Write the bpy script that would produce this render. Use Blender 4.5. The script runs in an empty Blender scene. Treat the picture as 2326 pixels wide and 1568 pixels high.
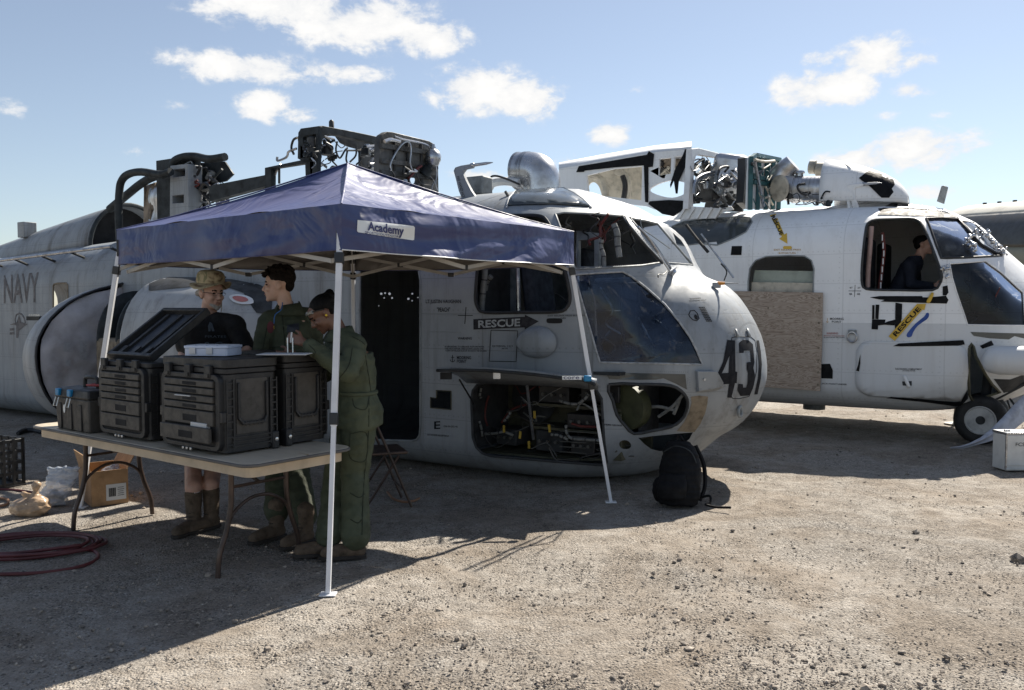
import bpy, bmesh, math, random
from mathutils import Vector, Matrix
from mathutils.bvhtree import BVHTree
from mathutils.geometry import tessellate_polygon

R = math.radians
V = Vector
random.seed(7)
scene = bpy.context.scene
col = scene.collection

# ------------------------------------------------------------------ camera
CAM_H, PITCH = 1.60, R(2.63)
F, CX, CY = 1938.0, 1162.5, 784.0          # photo measured on a 2325 x 1568 grid
CAM = V((0, 0, CAM_H))
cd = bpy.data.cameras.new('camera')
cam = bpy.data.objects.new('camera', cd)
col.objects.link(cam)
cd.sensor_width = 36.0
cd.lens = F / 2325.0 * 36.0
cd.clip_start = 0.05
cd.clip_end = 5000
cam.location = CAM
cam.rotation_euler = (R(90) - PITCH, 0, 0)
scene.camera = cam

# ------------------------------------------------------------------ world + sun
SUN_EL, SUN_AZ = R(46), R(55)              # azimuth counted from +X towards +Y
sun_dir = V((math.cos(SUN_EL) * math.cos(SUN_AZ), math.cos(SUN_EL) * math.sin(SUN_AZ), math.sin(SUN_EL)))
sd = bpy.data.lights.new('sun', 'SUN')
sun = bpy.data.objects.new('sun', sd)
col.objects.link(sun)
sd.energy = 5.0
sd.angle = R(0.53)
sd.color = (1.0, 0.93, 0.82)
sun.rotation_euler = sun_dir.to_track_quat('Z', 'Y').to_euler()
sun.location = (30, 40, 60)

scene.view_settings.view_transform = 'Standard'
scene.view_settings.look = 'None'
scene.view_settings.exposure = 0.95
scene.view_settings.gamma = 1.0
scene.view_settings.use_curve_mapping = False
scene.cycles.max_bounces = 6
scene.cycles.diffuse_bounces = 3
scene.cycles.glossy_bounces = 3
scene.cycles.transmission_bounces = 4
scene.cycles.transparent_max_bounces = 8
scene.cycles.use_denoising = True
scene.cycles.sample_clamp_indirect = 6.0
scene.cycles.caustics_reflective = False
scene.cycles.caustics_refractive = False


def ray(px, py):
    v = V(((px - CX) / F, 1.0, -(py - CY) / F))
    return Matrix.Rotation(-PITCH, 3, 'X') @ v


def at(px, py, Y):
    d = ray(px, py)
    return CAM + d * (Y / d.y)


def onground(px, py, z=0.0):
    d = ray(px, py)
    return CAM + d * ((z - CAM_H) / d.z)


w = bpy.data.worlds.new('World')
scene.world = w
w.use_nodes = True
nt = w.node_tree
w.cycles.sampling_method = 'MANUAL'
w.cycles.sample_map_resolution = 512
nt.nodes.clear()
N = nt.nodes.new
L = nt.links.new


def wm(op, a, b=None, c=None, clamp=False):
    n = N('ShaderNodeMath'); n.operation = op; n.use_clamp = clamp
    for i, x in enumerate((a, b, c)):
        if x is None: continue
        if isinstance(x, (int, float)): n.inputs[i].default_value = x
        else: L(x, n.inputs[i])
    return n.outputs[0]


out = N('ShaderNodeOutputWorld')
bg = N('ShaderNodeBackground')
sky = N('ShaderNodeTexSky')
sky.sky_type = 'NISHITA'
sky.sun_disc = False
sky.sun_elevation = SUN_EL
sky.sun_rotation = R(90) - SUN_AZ          # measured from +Y, clockwise
sky.altitude = 50
sky.air_density = 1.0
sky.dust_density = 0.25
sky.ozone_density = 2.6
SKY_K = 0.062
tc = N('ShaderNodeTexCoord')
sep = N('ShaderNodeSeparateXYZ'); L(tc.outputs['Generated'], sep.inputs[0])
azn = wm('ARCTAN2', sep.outputs[0], sep.outputs[1])        # 0 towards +Y, right positive
eln = wm('ARCSINE', sep.outputs[2])
# slow wobble so that cloud outlines are ragged
cmb = N('ShaderNodeCombineXYZ'); L(azn, cmb.inputs[0]); L(wm('MULTIPLY', eln, 1.5), cmb.inputs[1])


def wnoise(scale, detail, rough, dist=0.0):
    n = N('ShaderNodeTexNoise'); n.inputs['Scale'].default_value = scale
    n.inputs['Detail'].default_value = detail; n.inputs['Roughness'].default_value = rough
    n.inputs['Distortion'].default_value = dist
    L(cmb.outputs[0], n.inputs['Vector'])
    return n.outputs['Fac']


n1 = wnoise(19, 6, 0.62, 0.3)
n2 = wnoise(60, 4, 0.6)


ae = N('ShaderNodeCombineXYZ'); L(azn, ae.inputs[0]); L(eln, ae.inputs[1])


def cloud(px, py, rx, ry, gain=1.0):
    d = ray(px, py)
    a0, e0 = math.atan2(d.x, d.y), math.asin(d.normalized().z)
    n = N('ShaderNodeVectorMath'); n.operation = 'MULTIPLY_ADD'
    L(ae.outputs[0], n.inputs[0]); n.inputs[1].default_value = (F / rx, F / ry, 0); n.inputs[2].default_value = (-a0 * F / rx, -e0 * F / ry, math.sqrt(max(0, .2 - math.log(gain))))
    q = N('ShaderNodeVectorMath'); q.operation = 'DOT_PRODUCT'; L(n.outputs[0], q.inputs[0]); L(n.outputs[0], q.inputs[1])
    return q.outputs['Value']


CLOUDS = [(640, 15, 190, 50, 1.0), (820, 55, 190, 60, 1.05), (960, 85, 120, 42, 1.0), (520, 25, 120, 30, .7),
          (560, 155, 190, 34, .95), (760, 165, 130, 28, .8), (430, 160, 90, 18, .55),
          (1085, 205, 110, 58, 1.05), (1180, 225, 100, 50, 1.0), (1000, 220, 60, 30, .6),
          (600, 240, 62, 36, .95), (665, 262, 60, 22, .75), (395, 240, 42, 14, .5), (480, 265, 60, 20, .42),
          (30, 247, 46, 22, .6), (318, 345, 40, 16, .5),
          (1385, 307, 56, 28, .95), (1285, 368, 60, 20, .62), (1450, 205, 36, 16, .3), (1640, 203, 36, 16, .36),
          (1990, 130, 90, 40, 1.0), (2080, 140, 50, 26, .75), (1860, 138, 46, 20, .7),
          (1870, 205, 110, 46, 1.05), (1790, 228, 60, 22, .7), (1930, 185, 60, 34, .8),
          (2070, 205, 50, 20, .85), (2010, 265, 40, 14, .45), (2132, 262, 30, 14, .5),
          (2070, 340, 130, 44, 1.0), (1960, 362, 110, 26, .9), (2120, 352, 90, 28, .8),
          (2110, 437, 70, 18, .55), (1070, 402, 70, 28, .8), (1130, 410, 60, 20, .6), (700, 420, 70, 14, .3),
          (1485, 322, 26, 14, .25)]
acc = None
for c in CLOUDS:
    g = cloud(*c)
    acc = g if acc is None else wm('MINIMUM', acc, g)
acc = wm('POWER', 2.718, wm('SUBTRACT', .2, acc))
# the same kind of cumulus goes on over the rest of the sky, outside the picture
nb = wnoise(3.1, 3, 0.55)
away = wm('MAXIMUM', wm('MULTIPLY', wm('SUBTRACT', wm('ABSOLUTE', azn), 0.60, clamp=True), 5.0), wm('MULTIPLY', wm('SUBTRACT', eln, 0.37, clamp=True), 6.0))
bgc = wm('MULTIPLY', wm('MULTIPLY', wm('SUBTRACT', nb, 0.56, clamp=True), 7.0), wm('MINIMUM', away, 1.0))
bgc = wm('MULTIPLY', bgc, wm('GREATER_THAN', eln, 0.02))
acc = wm('MAXIMUM', acc, wm('MINIMUM', bgc, 0.8))
edge = wm('ADD', wm('MULTIPLY', wm('SUBTRACT', n1, 0.5), 1.9), wm('MULTIPLY', wm('SUBTRACT', n2, 0.5), 0.75))
dens = wm('ADD', acc, wm('MULTIPLY', edge, wm('MINIMUM', wm('MULTIPLY', acc, 2.6), 1.0)))
mr = N('ShaderNodeMapRange'); mr.interpolation_type = 'SMOOTHERSTEP'
mr.inputs[1].default_value = 0.22; mr.inputs[2].default_value = 0.86
L(dens, mr.inputs[0])
# thicker parts of a cloud are a little greyer underneath
ccol = N('ShaderNodeMixRGB')
ccol.inputs[1].default_value = (6.6, 6.8, 7.1, 1)
ccol.inputs[2].default_value = (9.0, 8.85, 8.6, 1)
L(wm('ADD', wm('MULTIPLY', dens, 0.65), wm('MULTIPLY', wm('SUBTRACT', n1, 0.5), 0.9), clamp=True), ccol.inputs[0])
hs = N('ShaderNodeHueSaturation'); hs.inputs['Saturation'].default_value = 0.74
L(sky.outputs[0], hs.inputs['Color'])
mx = N('ShaderNodeMixRGB'); L(mr.outputs[0], mx.inputs[0]); L(hs.outputs[0], mx.inputs[1]); L(ccol.outputs[0], mx.inputs[2])
L(mx.outputs[0], bg.inputs[0]); bg.inputs[1].default_value = SKY_K
L(bg.outputs[0], out.inputs[0])

# ------------------------------------------------------------------ helpers
WM = {}                                     # world matrix of every Empty


def tag(o, label=None, cat=None, group=None, kind=None):
    if label: o['label'] = label
    if cat: o['category'] = cat
    if group: o['group'] = group
    if kind: o['kind'] = kind
    return o


def empty(name, loc, rz=0.0, label=None, cat=None, group=None, scale=1.0):
    o = bpy.data.objects.new(name, None)
    o.location = loc
    o.rotation_euler = (0, 0, rz)
    o.scale = (scale, scale, scale)
    o.empty_display_size = 0.2
    col.objects.link(o)
    WM[o.name] = Matrix.Translation(V(loc)) @ Matrix.Rotation(rz, 4, 'Z') @ Matrix.Scale(scale, 4)
    return tag(o, label, cat, group)


def adopt(o, parent, local=False):
    """parent a mesh; world-space meshes keep their place"""
    o.parent = parent
    if not local and parent.name in WM:
        o.matrix_parent_inverse = WM[parent.name].inverted()
    return o


def finish(me, smooth=None):
    bm = bmesh.new(); bm.from_mesh(me)
    bmesh.ops.recalc_face_normals(bm, faces=bm.faces)
    if smooth is not None:
        for f in bm.faces: f.smooth = True
        lim = R(smooth)
        for e in bm.edges:
            if len(e.link_faces) == 2:
                e.smooth = e.calc_face_angle(0) < lim
    bm.to_mesh(me); bm.free()


class MB:
    def __init__(s):
        s.v = []; s.f = []

    def add(s, vs, fs, M=None):
        b = len(s.v)
        s.v += [tuple(M @ V(x)) if M is not None else tuple(x) for x in vs]
        s.f += [tuple(i + b for i in f) for f in fs]
        return s

    def box(s, c, d, M=None, taper=None):
        x, y, z = d[0] / 2, d[1] / 2, d[2] / 2
        t = taper or (1, 1)
        vs = [(-x, -y, -z), (x, -y, -z), (x, y, -z), (-x, y, -z),
              (-x * t[0], -y * t[1], z), (x * t[0], -y * t[1], z), (x * t[0], y * t[1], z), (-x * t[0], y * t[1], z)]
        vs = [(a + c[0], b + c[1], e + c[2]) for a, b, e in vs]
        return s.add(vs, [(0, 3, 2, 1), (4, 5, 6, 7), (0, 1, 5, 4), (1, 2, 6, 5), (2, 3, 7, 6), (3, 0, 4, 7)], M)

    def bar(s, a, b, wd, dp=None, up=(0, 0, 1), ext=0):
        a, b = V(a), V(b)
        dp = dp or wd
        d = (b - a).normalized()
        a = a - d * ext; b = b + d * ext
        u = V(up)
        if abs(d.dot(u)) > .98: u = V((0, 1, 0))
        p = d.cross(u).normalized(); q = p.cross(d)
        p *= wd / 2; q *= dp / 2
        vs = [a - p - q, a + p - q, a + p + q, a - p + q, b - p - q, b + p - q, b + p + q, b - p + q]
        return s.add(vs, [(0, 3, 2, 1), (4, 5, 6, 7), (0, 1, 5, 4), (1, 2, 6, 5), (2, 3, 7, 6), (3, 0, 4, 7)])

    def tube(s, pts, r, n=8, closed=False, caps=True):
        pts = [V(p) for p in pts]
        m = len(pts)
        rs = r if isinstance(r, (list, tuple)) else [r] * m
        tang = []
        for i in range(m):
            a = pts[(i - 1) % m] if (closed or i > 0) else pts[i]
            b = pts[(i + 1) % m] if (closed or i < m - 1) else pts[i]
            t = (b - a)
            tang.append(t.normalized() if t.length > 1e-9 else V((0, 0, 1)))
        u = V((0, 0, 1)) if abs(tang[0].z) < .9 else V((1, 0, 0))
        u = (u - tang[0] * u.dot(tang[0])).normalized()
        vs, fs = [], []
        for i in range(m):
            u = (u - tang[i] * u.dot(tang[i]))
            u = u.normalized() if u.length > 1e-6 else tang[i].orthogonal().normalized()
            w_ = tang[i].cross(u)
            for k in range(n):
                a = 2 * math.pi * k / n
                vs.append(pts[i] + (u * math.cos(a) + w_ * math.sin(a)) * rs[i])
        for i in range(m if closed else m - 1):
            j = (i + 1) % m
            for k in range(n):
                k2 = (k + 1) % n
                fs.append((i * n + k, i * n + k2, j * n + k2, j * n + k))
        if caps and not closed:
            fs.append(tuple(range(n))[::-1]); fs.append(tuple((m - 1) * n + k for k in range(n)))
        return s.add(vs, fs)

    def cyl(s, a, b, r, n=16, r2=None):
        return s.tube([a, b], [r, r if r2 is None else r2], n)

    def lathe(s, prof, M=None, n=24, a0=0, a1=2 * math.pi, cap=True):
        """prof = [(radius, height)...] about local Z"""
        full = abs(a1 - a0 - 2 * math.pi) < 1e-6
        m = n if full else n + 1
        vs = [(r * math.cos(a0 + (a1 - a0) * k / n), r * math.sin(a0 + (a1 - a0) * k / n), h) for r, h in prof for k in range(m)]
        fs = []
        for i in range(len(prof) - 1):
            for k in range(n):
                k2 = (k + 1) % m if full else k + 1
                fs.append((i * m + k, i * m + k2, (i + 1) * m + k2, (i + 1) * m + k))
        if cap and full:
            if prof[0][0] > 1e-6: fs.append(tuple(range(m))[::-1])
            if prof[-1][0] > 1e-6: fs.append(tuple((len(prof) - 1) * m + k for k in range(m)))
        return s.add(vs, fs, M)

    def prism(s, poly, vec, holes=()):
        """flat outline (3-D points) with optional holes, pushed along vec"""
        poly = [V(p) for p in poly]; holes = [[V(p) for p in h] for h in holes]
        vec = V(vec)
        loops = [poly] + holes
        pts = [p for l in loops for p in l]
        tris = tessellate_polygon(loops)
        n = len(pts)
        fs = [tuple(t) for t in tris] + [tuple(i + n for i in reversed(t)) for t in tris]
        b = 0
        for l in loops:
            k = len(l)
            for i in range(k):
                j = (i + 1) % k
                fs.append((b + i, b + j, b + j + n, b + i + n))
            b += k
        return s.add(pts + [p + vec for p in pts], fs)

    def grid(s, rows, closed_u=False):
        """rows of equally many points"""
        nu = len(rows[0])
        vs = [p for r_ in rows for p in r_]
        fs = []
        for i in range(len(rows) - 1):
            for k in range(nu if closed_u else nu - 1):
                k2 = (k + 1) % nu
                fs.append((i * nu + k, i * nu + k2, (i + 1) * nu + k2, (i + 1) * nu + k))
        return s.add(vs, fs)

    def build(s, name, mat, parent=None, local=False, smooth=40, bevel=0, seg=2, solid=0, sub=0):
        me = bpy.data.meshes.new(name)
        me.from_pydata([tuple(v) for v in s.v], [], s.f)
        me.validate()
        finish(me, smooth)
        o = bpy.data.objects.new(name, me)
        col.objects.link(o)
        if mat is not None:
            me.materials.append(M[mat] if isinstance(mat, str) else mat)
        if parent is not None: adopt(o, parent, local)
        if solid:
            m = o.modifiers.new('solid', 'SOLIDIFY'); m.thickness = solid; m.offset = 0
        if bevel:
            m = o.modifiers.new('bevel', 'BEVEL'); m.width = bevel; m.segments = seg; m.limit_method = 'ANGLE'; m.angle_limit = R(40)
            m.harden_normals = False
        if sub:
            m = o.modifiers.new('sub', 'SUBSURF'); m.levels = sub; m.render_levels = sub
        return o


def spline(pts, n=6, closed=False):
    """Catmull-Rom through points"""
    pts = [V(p) for p in pts]
    m = len(pts); o = []
    for i in range(m if closed else m - 1):
        p0 = pts[(i - 1) % m] if (closed or i > 0) else pts[0] * 2 - pts[1]
        p1 = pts[i]; p2 = pts[(i + 1) % m]
        p3 = pts[(i + 2) % m] if (closed or i + 2 < m) else pts[-1] * 2 - pts[-2]
        for k in range(n):
            t = k / n
            o.append(.5 * ((2 * p1) + (p2 - p0) * t + (2 * p0 - 5 * p1 + 4 * p2 - p3) * t * t + (3 * p1 - p0 - 3 * p2 + p3) * t ** 3))
    if not closed: o.append(pts[-1])
    return o


def rrect(w_, h_, r, n=4):
    o = []
    for cx, cy, a0 in ((w_ / 2 - r, h_ / 2 - r, 0), (-w_ / 2 + r, h_ / 2 - r, 90), (-w_ / 2 + r, -h_ / 2 + r, 180), (w_ / 2 - r, -h_ / 2 + r, 270)):
        for k in range(n + 1):
            a = R(a0 + 90 * k / n)
            o.append((cx + r * math.cos(a), cy + r * math.sin(a)))
    return o


# tracing sheets: (x0, y0, pixels per source pixel) -> the 2325 grid
KS = 2325.0 / 4096.0
SHEET = {1: (0, 450, 1.96), 2: (900, 450, 1.96), 3: (1700, 550, 1.96), 4: (2200, 500, 1.96), 5: (3096, 600, 1.96),
         6: (0, 1050, 1.96), 7: (700, 1000, 1.96), 8: (1400, 1000, 1.96), 9: (2200, 1000, 1.96), 10: (3096, 1100, 1.96),
         11: (0, 1650, 1.96), 12: (700, 1650, 1.96), 13: (1700, 1400, 1.96), 14: (2400, 1500, 1.96), 15: (3096, 1500, 1.96),
         21: (0, 900, 3.1367), 22: (1650, 1150, 3.1367), 23: (3200, 900, 3.1367), 24: (2900, 1300, 3.1367),
         25: (3496, 900, 3.1367), 26: (3496, 1350, 3.1367), 27: (3696, 750, 3.92), 0: (0, 0, KS)}


def T(k, pts):
    x0, y0, q = SHEET[k]
    if isinstance(pts[0], (int, float)):
        return ((x0 + pts[0] / q) * KS, (y0 + pts[1] / q) * KS)
    return [((x0 + a / q) * KS, (y0 + b / q) * KS) for a, b in pts]


def rounded(poly, n=3):
    """soften a traced outline"""
    return [(p.x, p.y) for p in spline([V((a, b, 0)) for a, b in poly], n, True)]


# ------------------------------------------------------------------ materials
M = {}


def nmat(name):
    m = bpy.data.materials.new(name); m.use_nodes = True
    nt_ = m.node_tree
    b = nt_.nodes['Principled BSDF']
    M[name] = m
    return m, nt_, b


def node(nt_, kind, **kw):
    n = nt_.nodes.new(kind)
    for k, v in kw.items():
        if k in n.inputs.keys(): n.inputs[k].default_value = v
        else: setattr(n, k, v)
    return n


def ramp(nt_, src, stops):
    r = nt_.nodes.new('ShaderNodeValToRGB')
    e = r.color_ramp.elements
    while len(e) < len(stops): e.new(0.5)
    for i, (p, c) in enumerate(stops):
        e[i].position = p
        e[i].color = (c[0], c[1], c[2], 1) if isinstance(c, (tuple, list)) else (c, c, c, 1)
    nt_.links.new(src, r.inputs[0])
    return r.outputs[0]


def plain(name, c, rough=.6, metal=0.0, var=.18, scale=6.0, bump=.0, bscale=60, spec=.5, c2=None, coord='Object', trans=0.0, coat=0, alpha=1.0, rvar=.12, sss=0):
    m, nt_, b = nmat(name)
    l = nt_.links.new
    t = node(nt_, 'ShaderNodeTexCoord')
    n = node(nt_, 'ShaderNodeTexNoise', Scale=scale, Detail=6.0, Roughness=.62)
    l(t.outputs[coord], n.inputs['Vector'])
    d = c2 or tuple(max(0, x * (1 - var * 1.6)) for x in c)
    h = tuple(min(1, x * (1 + var * .6)) for x in c)
    l(ramp(nt_, n.outputs['Fac'], [(.28, d), (.52, c), (.75, h)]), b.inputs['Base Color'])
    if rvar:
        l(ramp(nt_, n.outputs['Fac'], [(.3, min(1, rough + rvar)), (.7, max(.02, rough - rvar))]), b.inputs['Roughness'])
    else: b.inputs['Roughness'].default_value = rough
    b.inputs['Metallic'].default_value = metal
    b.inputs['Specular IOR Level'].default_value = spec
    b.inputs['Transmission Weight'].default_value = trans
    b.inputs['Coat Weight'].default_value = coat
    b.inputs['Alpha'].default_value = alpha
    if sss:
        b.inputs['Subsurface Weight'].default_value = sss
        b.inputs['Subsurface Radius'].default_value = (.012, .004, .002)
    if bump:
        n2_ = node(nt_, 'ShaderNodeTexNoise', Scale=bscale, Detail=5.0)
        l(t.outputs[coord], n2_.inputs['Vector'])
        bp = node(nt_, 'ShaderNodeBump', Strength=min(1, bump), Distance=.01)
        l(n2_.outputs['Fac'], bp.inputs['Height']); l(bp.outputs[0], b.inputs['Normal'])
    return m

# ------------------------------------------------------------------ ground
from mathutils import noise as mn


def make_ground():
    m, nt_, b = nmat('dirt')
    l = nt_.links.new
    t = node(nt_, 'ShaderNodeTexCoord')
    big = node(nt_, 'ShaderNodeTexNoise', Scale=.55, Detail=7.0, Roughness=.68, Distortion=.6)
    mid = node(nt_, 'ShaderNodeTexNoise', Scale=7.0, Detail=8.0, Roughness=.7)
    fin = node(nt_, 'ShaderNodeTexNoise', Scale=95.0, Detail=4.0, Roughness=.75)
    vor = node(nt_, 'ShaderNodeTexVoronoi', Scale=75.0, Randomness=1.0)
    vo2 = node(nt_, 'ShaderNodeTexVoronoi', Scale=26.0, Randomness=1.0)
    for n_ in (big, mid, fin, vor, vo2): l(t.outputs['Object'], n_.inputs['Vector'])
    dirt = ramp(nt_, mid.outputs['Fac'], [(.25, (.195, .168, .140)), (.5, (.365, .328, .284)), (.72, (.48, .443, .395))])
    grav = ramp(nt_, vor.outputs['Color'], [(.0, (.06, .059, .058)), (.45, (.22, .206, .187)), (.8, (.37, .345, .312)), (1.0, (.54, .51, .465))])
    mask = ramp(nt_, big.outputs['Fac'], [(.42, .10), (.66, .70)])
    mix = node(nt_, 'ShaderNodeMixRGB'); l(mask, mix.inputs[0]); l(dirt, mix.inputs[1]); l(grav, mix.inputs[2])
    spk = ramp(nt_, fin.outputs['Fac'], [(.32, .38), (.48, 1.0), (.75, 1.25)])
    mu = node(nt_, 'ShaderNodeMixRGB', blend_type='MULTIPLY'); mu.inputs[0].default_value = .55
    l(mix.outputs[0], mu.inputs[1]); l(spk, mu.inputs[2])
    # dark and pale chips of stone lying in the dirt
    vo3 = node(nt_, 'ShaderNodeTexVoronoi', Scale=58.0, Randomness=1.0); l(t.outputs['Object'], vo3.inputs['Vector'])
    prev = mu.outputs[0]
    cl_ = node(nt_, 'ShaderNodeTexNoise', Scale=2.3, Detail=5.0, Roughness=.65); l(t.outputs['Object'], cl_.inputs['Vector'])
    clus = ramp(nt_, cl_.outputs['Fac'], [(.36, .18), (.54, .95)])
    for vn, rad, lo, tone in ((vo2, .20, .34, (.075, .072, .07)), (vo3, .34, .42, (.09, .086, .082)), (vo3, .34, .20, (.50, .47, .43))):
        sc = node(nt_, 'ShaderNodeSeparateColor'); l(vn.outputs['Color'], sc.inputs[0])
        near_ = node(nt_, 'ShaderNodeMath', operation='LESS_THAN'); l(vn.outputs['Distance'], near_.inputs[0]); near_.inputs[1].default_value = rad
        pick = node(nt_, 'ShaderNodeMath', operation='LESS_THAN'); l(sc.outputs[0 if tone[0] < .3 else 1], pick.inputs[0]); pick.inputs[1].default_value = lo
        both_ = node(nt_, 'ShaderNodeMath', operation='MULTIPLY'); l(near_.outputs[0], both_.inputs[0]); l(pick.outputs[0], both_.inputs[1])
        bo2 = node(nt_, 'ShaderNodeMath', operation='MULTIPLY'); l(both_.outputs[0], bo2.inputs[0]); l(clus, bo2.inputs[1])
        mxp = node(nt_, 'ShaderNodeMixRGB'); l(bo2.outputs[0], mxp.inputs[0]); l(prev, mxp.inputs[1]); mxp.inputs[2].default_value = (*tone, 1)
        prev = mxp.outputs[0]
    br_ = node(nt_, 'ShaderNodeTexNoise', Scale=.9, Detail=6.0, Roughness=.7, Distortion=.9); l(t.outputs['Object'], br_.inputs['Vector'])
    damp = ramp(nt_, br_.outputs['Fac'], [(.40, (.78, .735, .69)), (.58, (1.0, 1.0, 1.0))])
    mud = node(nt_, 'ShaderNodeMixRGB', blend_type='MULTIPLY'); mud.inputs[0].default_value = 1.0
    l(prev, mud.inputs[1]); l(damp, mud.inputs[2]); prev = mud.outputs[0]
    l(prev, b.inputs['Base Color'])
    b.inputs['Roughness'].default_value = .95
    b.inputs['Specular IOR Level'].default_value = .15
    h1 = node(nt_, 'ShaderNodeMath', operation='MULTIPLY'); l(vor.outputs['Distance'], h1.inputs[0]); h1.inputs[1].default_value = -.8
    fin2 = node(nt_, 'ShaderNodeMath', operation='MULTIPLY'); l(fin.outputs['Fac'], fin2.inputs[0]); fin2.inputs[1].default_value = .45
    h1b = node(nt_, 'ShaderNodeMath', operation='MULTIPLY'); l(h1.outputs[0], h1b.inputs[0]); l(clus, h1b.inputs[1])
    h2 = node(nt_, 'ShaderNodeMath', operation='ADD'); l(h1b.outputs[0], h2.inputs[0]); l(fin2.outputs[0], h2.inputs[1])
    h3 = node(nt_, 'ShaderNodeMath', operation='MULTIPLY_ADD'); l(mid.outputs['Fac'], h3.inputs[0]); h3.inputs[1].default_value = 2.2; l(h2.outputs[0], h3.inputs[2])
    bp = node(nt_, 'ShaderNodeBump', Strength=.95, Distance=.018)
    l(h3.outputs[0], bp.inputs['Height']); l(bp.outputs[0], b.inputs['Normal'])

    def axis(lo, hi, step, far_lo, far_hi):
        a = []
        x = lo
        while x <= hi: a.append(x); x += step
        s = step; x = a[-1]
        while x < far_hi: s *= 1.28; x += s; a.append(x)
        s = step; x = a[0]; pre = []
        while x > far_lo: s *= 1.28; x -= s; pre.append(x)
        return pre[::-1] + a
    xs = axis(-6.5, 7.5, .065, -1800, 1800)
    ys = axis(2.6, 13.5, .065, -600, 2600)
    rows = []
    for y in ys:
        r_ = []
        for x in xs:
            near = 1.0 if (-8 < x < 10 and 1 < y < 18) else 0.0
            z = 0.0
            if near:
                z = .016 * mn.noise((x * 1.3, y * 1.3, 0)) + .012 * mn.noise((x * 5, y * 5, 3)) + .004 * mn.noise((x * 13, y * 13, 9)) - .006
            r_.append((x, y, z))
        rows.append(r_)
    g = MB().grid(rows).build('ground', 'dirt', smooth=80)
    tag(g, kind='structure')

    # loose stones, uncountable
    mstone, nts, bs = nmat('stone')
    ts = node(nts, 'ShaderNodeTexCoord'); ns = node(nts, 'ShaderNodeTexNoise', Scale=34.0, Detail=2.0)
    nts.links.new(ts.outputs['Object'], ns.inputs['Vector'])
    nts.links.new(ramp(nts, ns.outputs['Fac'], [(.3, (.085, .078, .072)), (.45, (.20, .172, .145)), (.58, (.33, .28, .23)), (.75, (.46, .42, .36))]), bs.inputs['Base Color'])
    bs.inputs['Roughness'].default_value = .9
    ico = bmesh.new(); bmesh.ops.create_icosphere(ico, subdivisions=1, radius=1.0)
    iv = [v.co.copy() for v in ico.verts]; jf = [tuple(v.index for v in f.verts) for f in ico.faces]; ico.free()
    ov = [V((1, 0, 0)), V((-1, 0, 0)), V((0, 1, 0)), V((0, -1, 0)), V((0, 0, 1)), V((0, 0, -.4))]
    of = [(0, 2, 4), (2, 1, 4), (1, 3, 4), (3, 0, 4), (2, 0, 5), (1, 2, 5), (3, 1, 5), (0, 3, 5)]
    rnd = random.Random(11)
    vs, fs = [], []
    for i in range(56000):
        # even in the picture, so the density falls off with distance
        py = 1568 - (rnd.random() ** 1.25) * 640
        p = onground(rnd.uniform(-120, 2450), py)
        clump = mn.noise((p.x * .7, p.y * .7, 5)) + .6 * mn.noise((p.x * 2.1, p.y * 2.1, 8))
        if rnd.random() > .5 + clump * .35: continue
        s_ = math.exp(rnd.gauss(-5.42, .42))
        if rnd.random() < .006: s_ *= rnd.uniform(1.8, 3.4)
        s_ = min(s_, .045)
        if p.y > 9: s_ *= 1.4
        big_ = s_ > .011
        A, Fc = (iv, jf) if big_ else (ov, of)
        rot = Matrix.Rotation(rnd.uniform(0, 6.28), 3, 'Z') @ Matrix.Rotation(rnd.uniform(-.5, .5), 3, 'X')
        sx, sy, sz = s_ * rnd.uniform(.7, 1.4), s_ * rnd.uniform(.7, 1.3), s_ * rnd.uniform(.45, .85)
        b0 = len(vs)
        for v in A:
            q = rot @ V((v.x * sx * rnd.uniform(.75, 1.2), v.y * sy * rnd.uniform(.75, 1.2), v.z * sz * rnd.uniform(.8, 1.2)))
            vs.append((p.x + q.x, p.y + q.y, sz * .35 + q.z - .004))
        fs += [tuple(k + b0 for k in f) for f in Fc]
    me = bpy.data.meshes.new('gravel'); me.from_pydata(vs, [], fs)
    o = bpy.data.objects.new('gravel', me); col.objects.link(o); me.materials.append(mstone)
    tag(o, 'loose grey and tan stones strewn over the dirt', 'gravel', kind='stuff')


make_ground()

# ------------------------------------------------------------------ helicopter shells
# x, half width, top, bottom, top radius (across, down), bottom radius (across, up), crown
NOSE = [(-.9, 1.35, 2.77, -0.100, .80, .64, .62, .36, .11),
        (-.45, 1.335, 2.735, -0.100, .82, .66, .62, .36, .11),
        (-.1, 1.275, 2.63, -0.097, .854, .707, .644, .397, .10),
        (.15, 1.20, 2.555, -0.088, .903, .765, .686, .458, .09),
        (.35, 1.145, 2.486, -0.073, .894, .785, .736, .532, .06),
        (.52, 1.065, 2.405, -0.046, .939, .837, .793, .593, .03),
        (.63, 1.01, 2.258, -0.008, .986, .861, .85, .647, .02),
        (.75, .995, 2.03, 0.048, .946, .848, .897, .687, 0),
        (.87, .985, 1.905, 0.123, .885, .827, .934, .726, 0),
        (.98, .932, 1.849, 0.227, .732, .794, .888, .741, 0),
        (1.08, .845, 1.786, .312, .62, .741, .831, .73, 0),
        (1.18, .757, 1.699, .374, .60, .663, .743, .681, 0),
        (1.28, .65, 1.577, .465, .60, .518, .609, .58, 0),
        (1.37, .498, 1.428, .575, .50, .37, .497, .45, 0),
        (1.44, .315, 1.252, .70, .33, .23, .36, .30, 0),
        (1.49, .15, 1.076, .81, .17, .112, .18, .15, 0),
        (1.51, .05, .94, .86, .045, .035, .045, .035, 0)]


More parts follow.
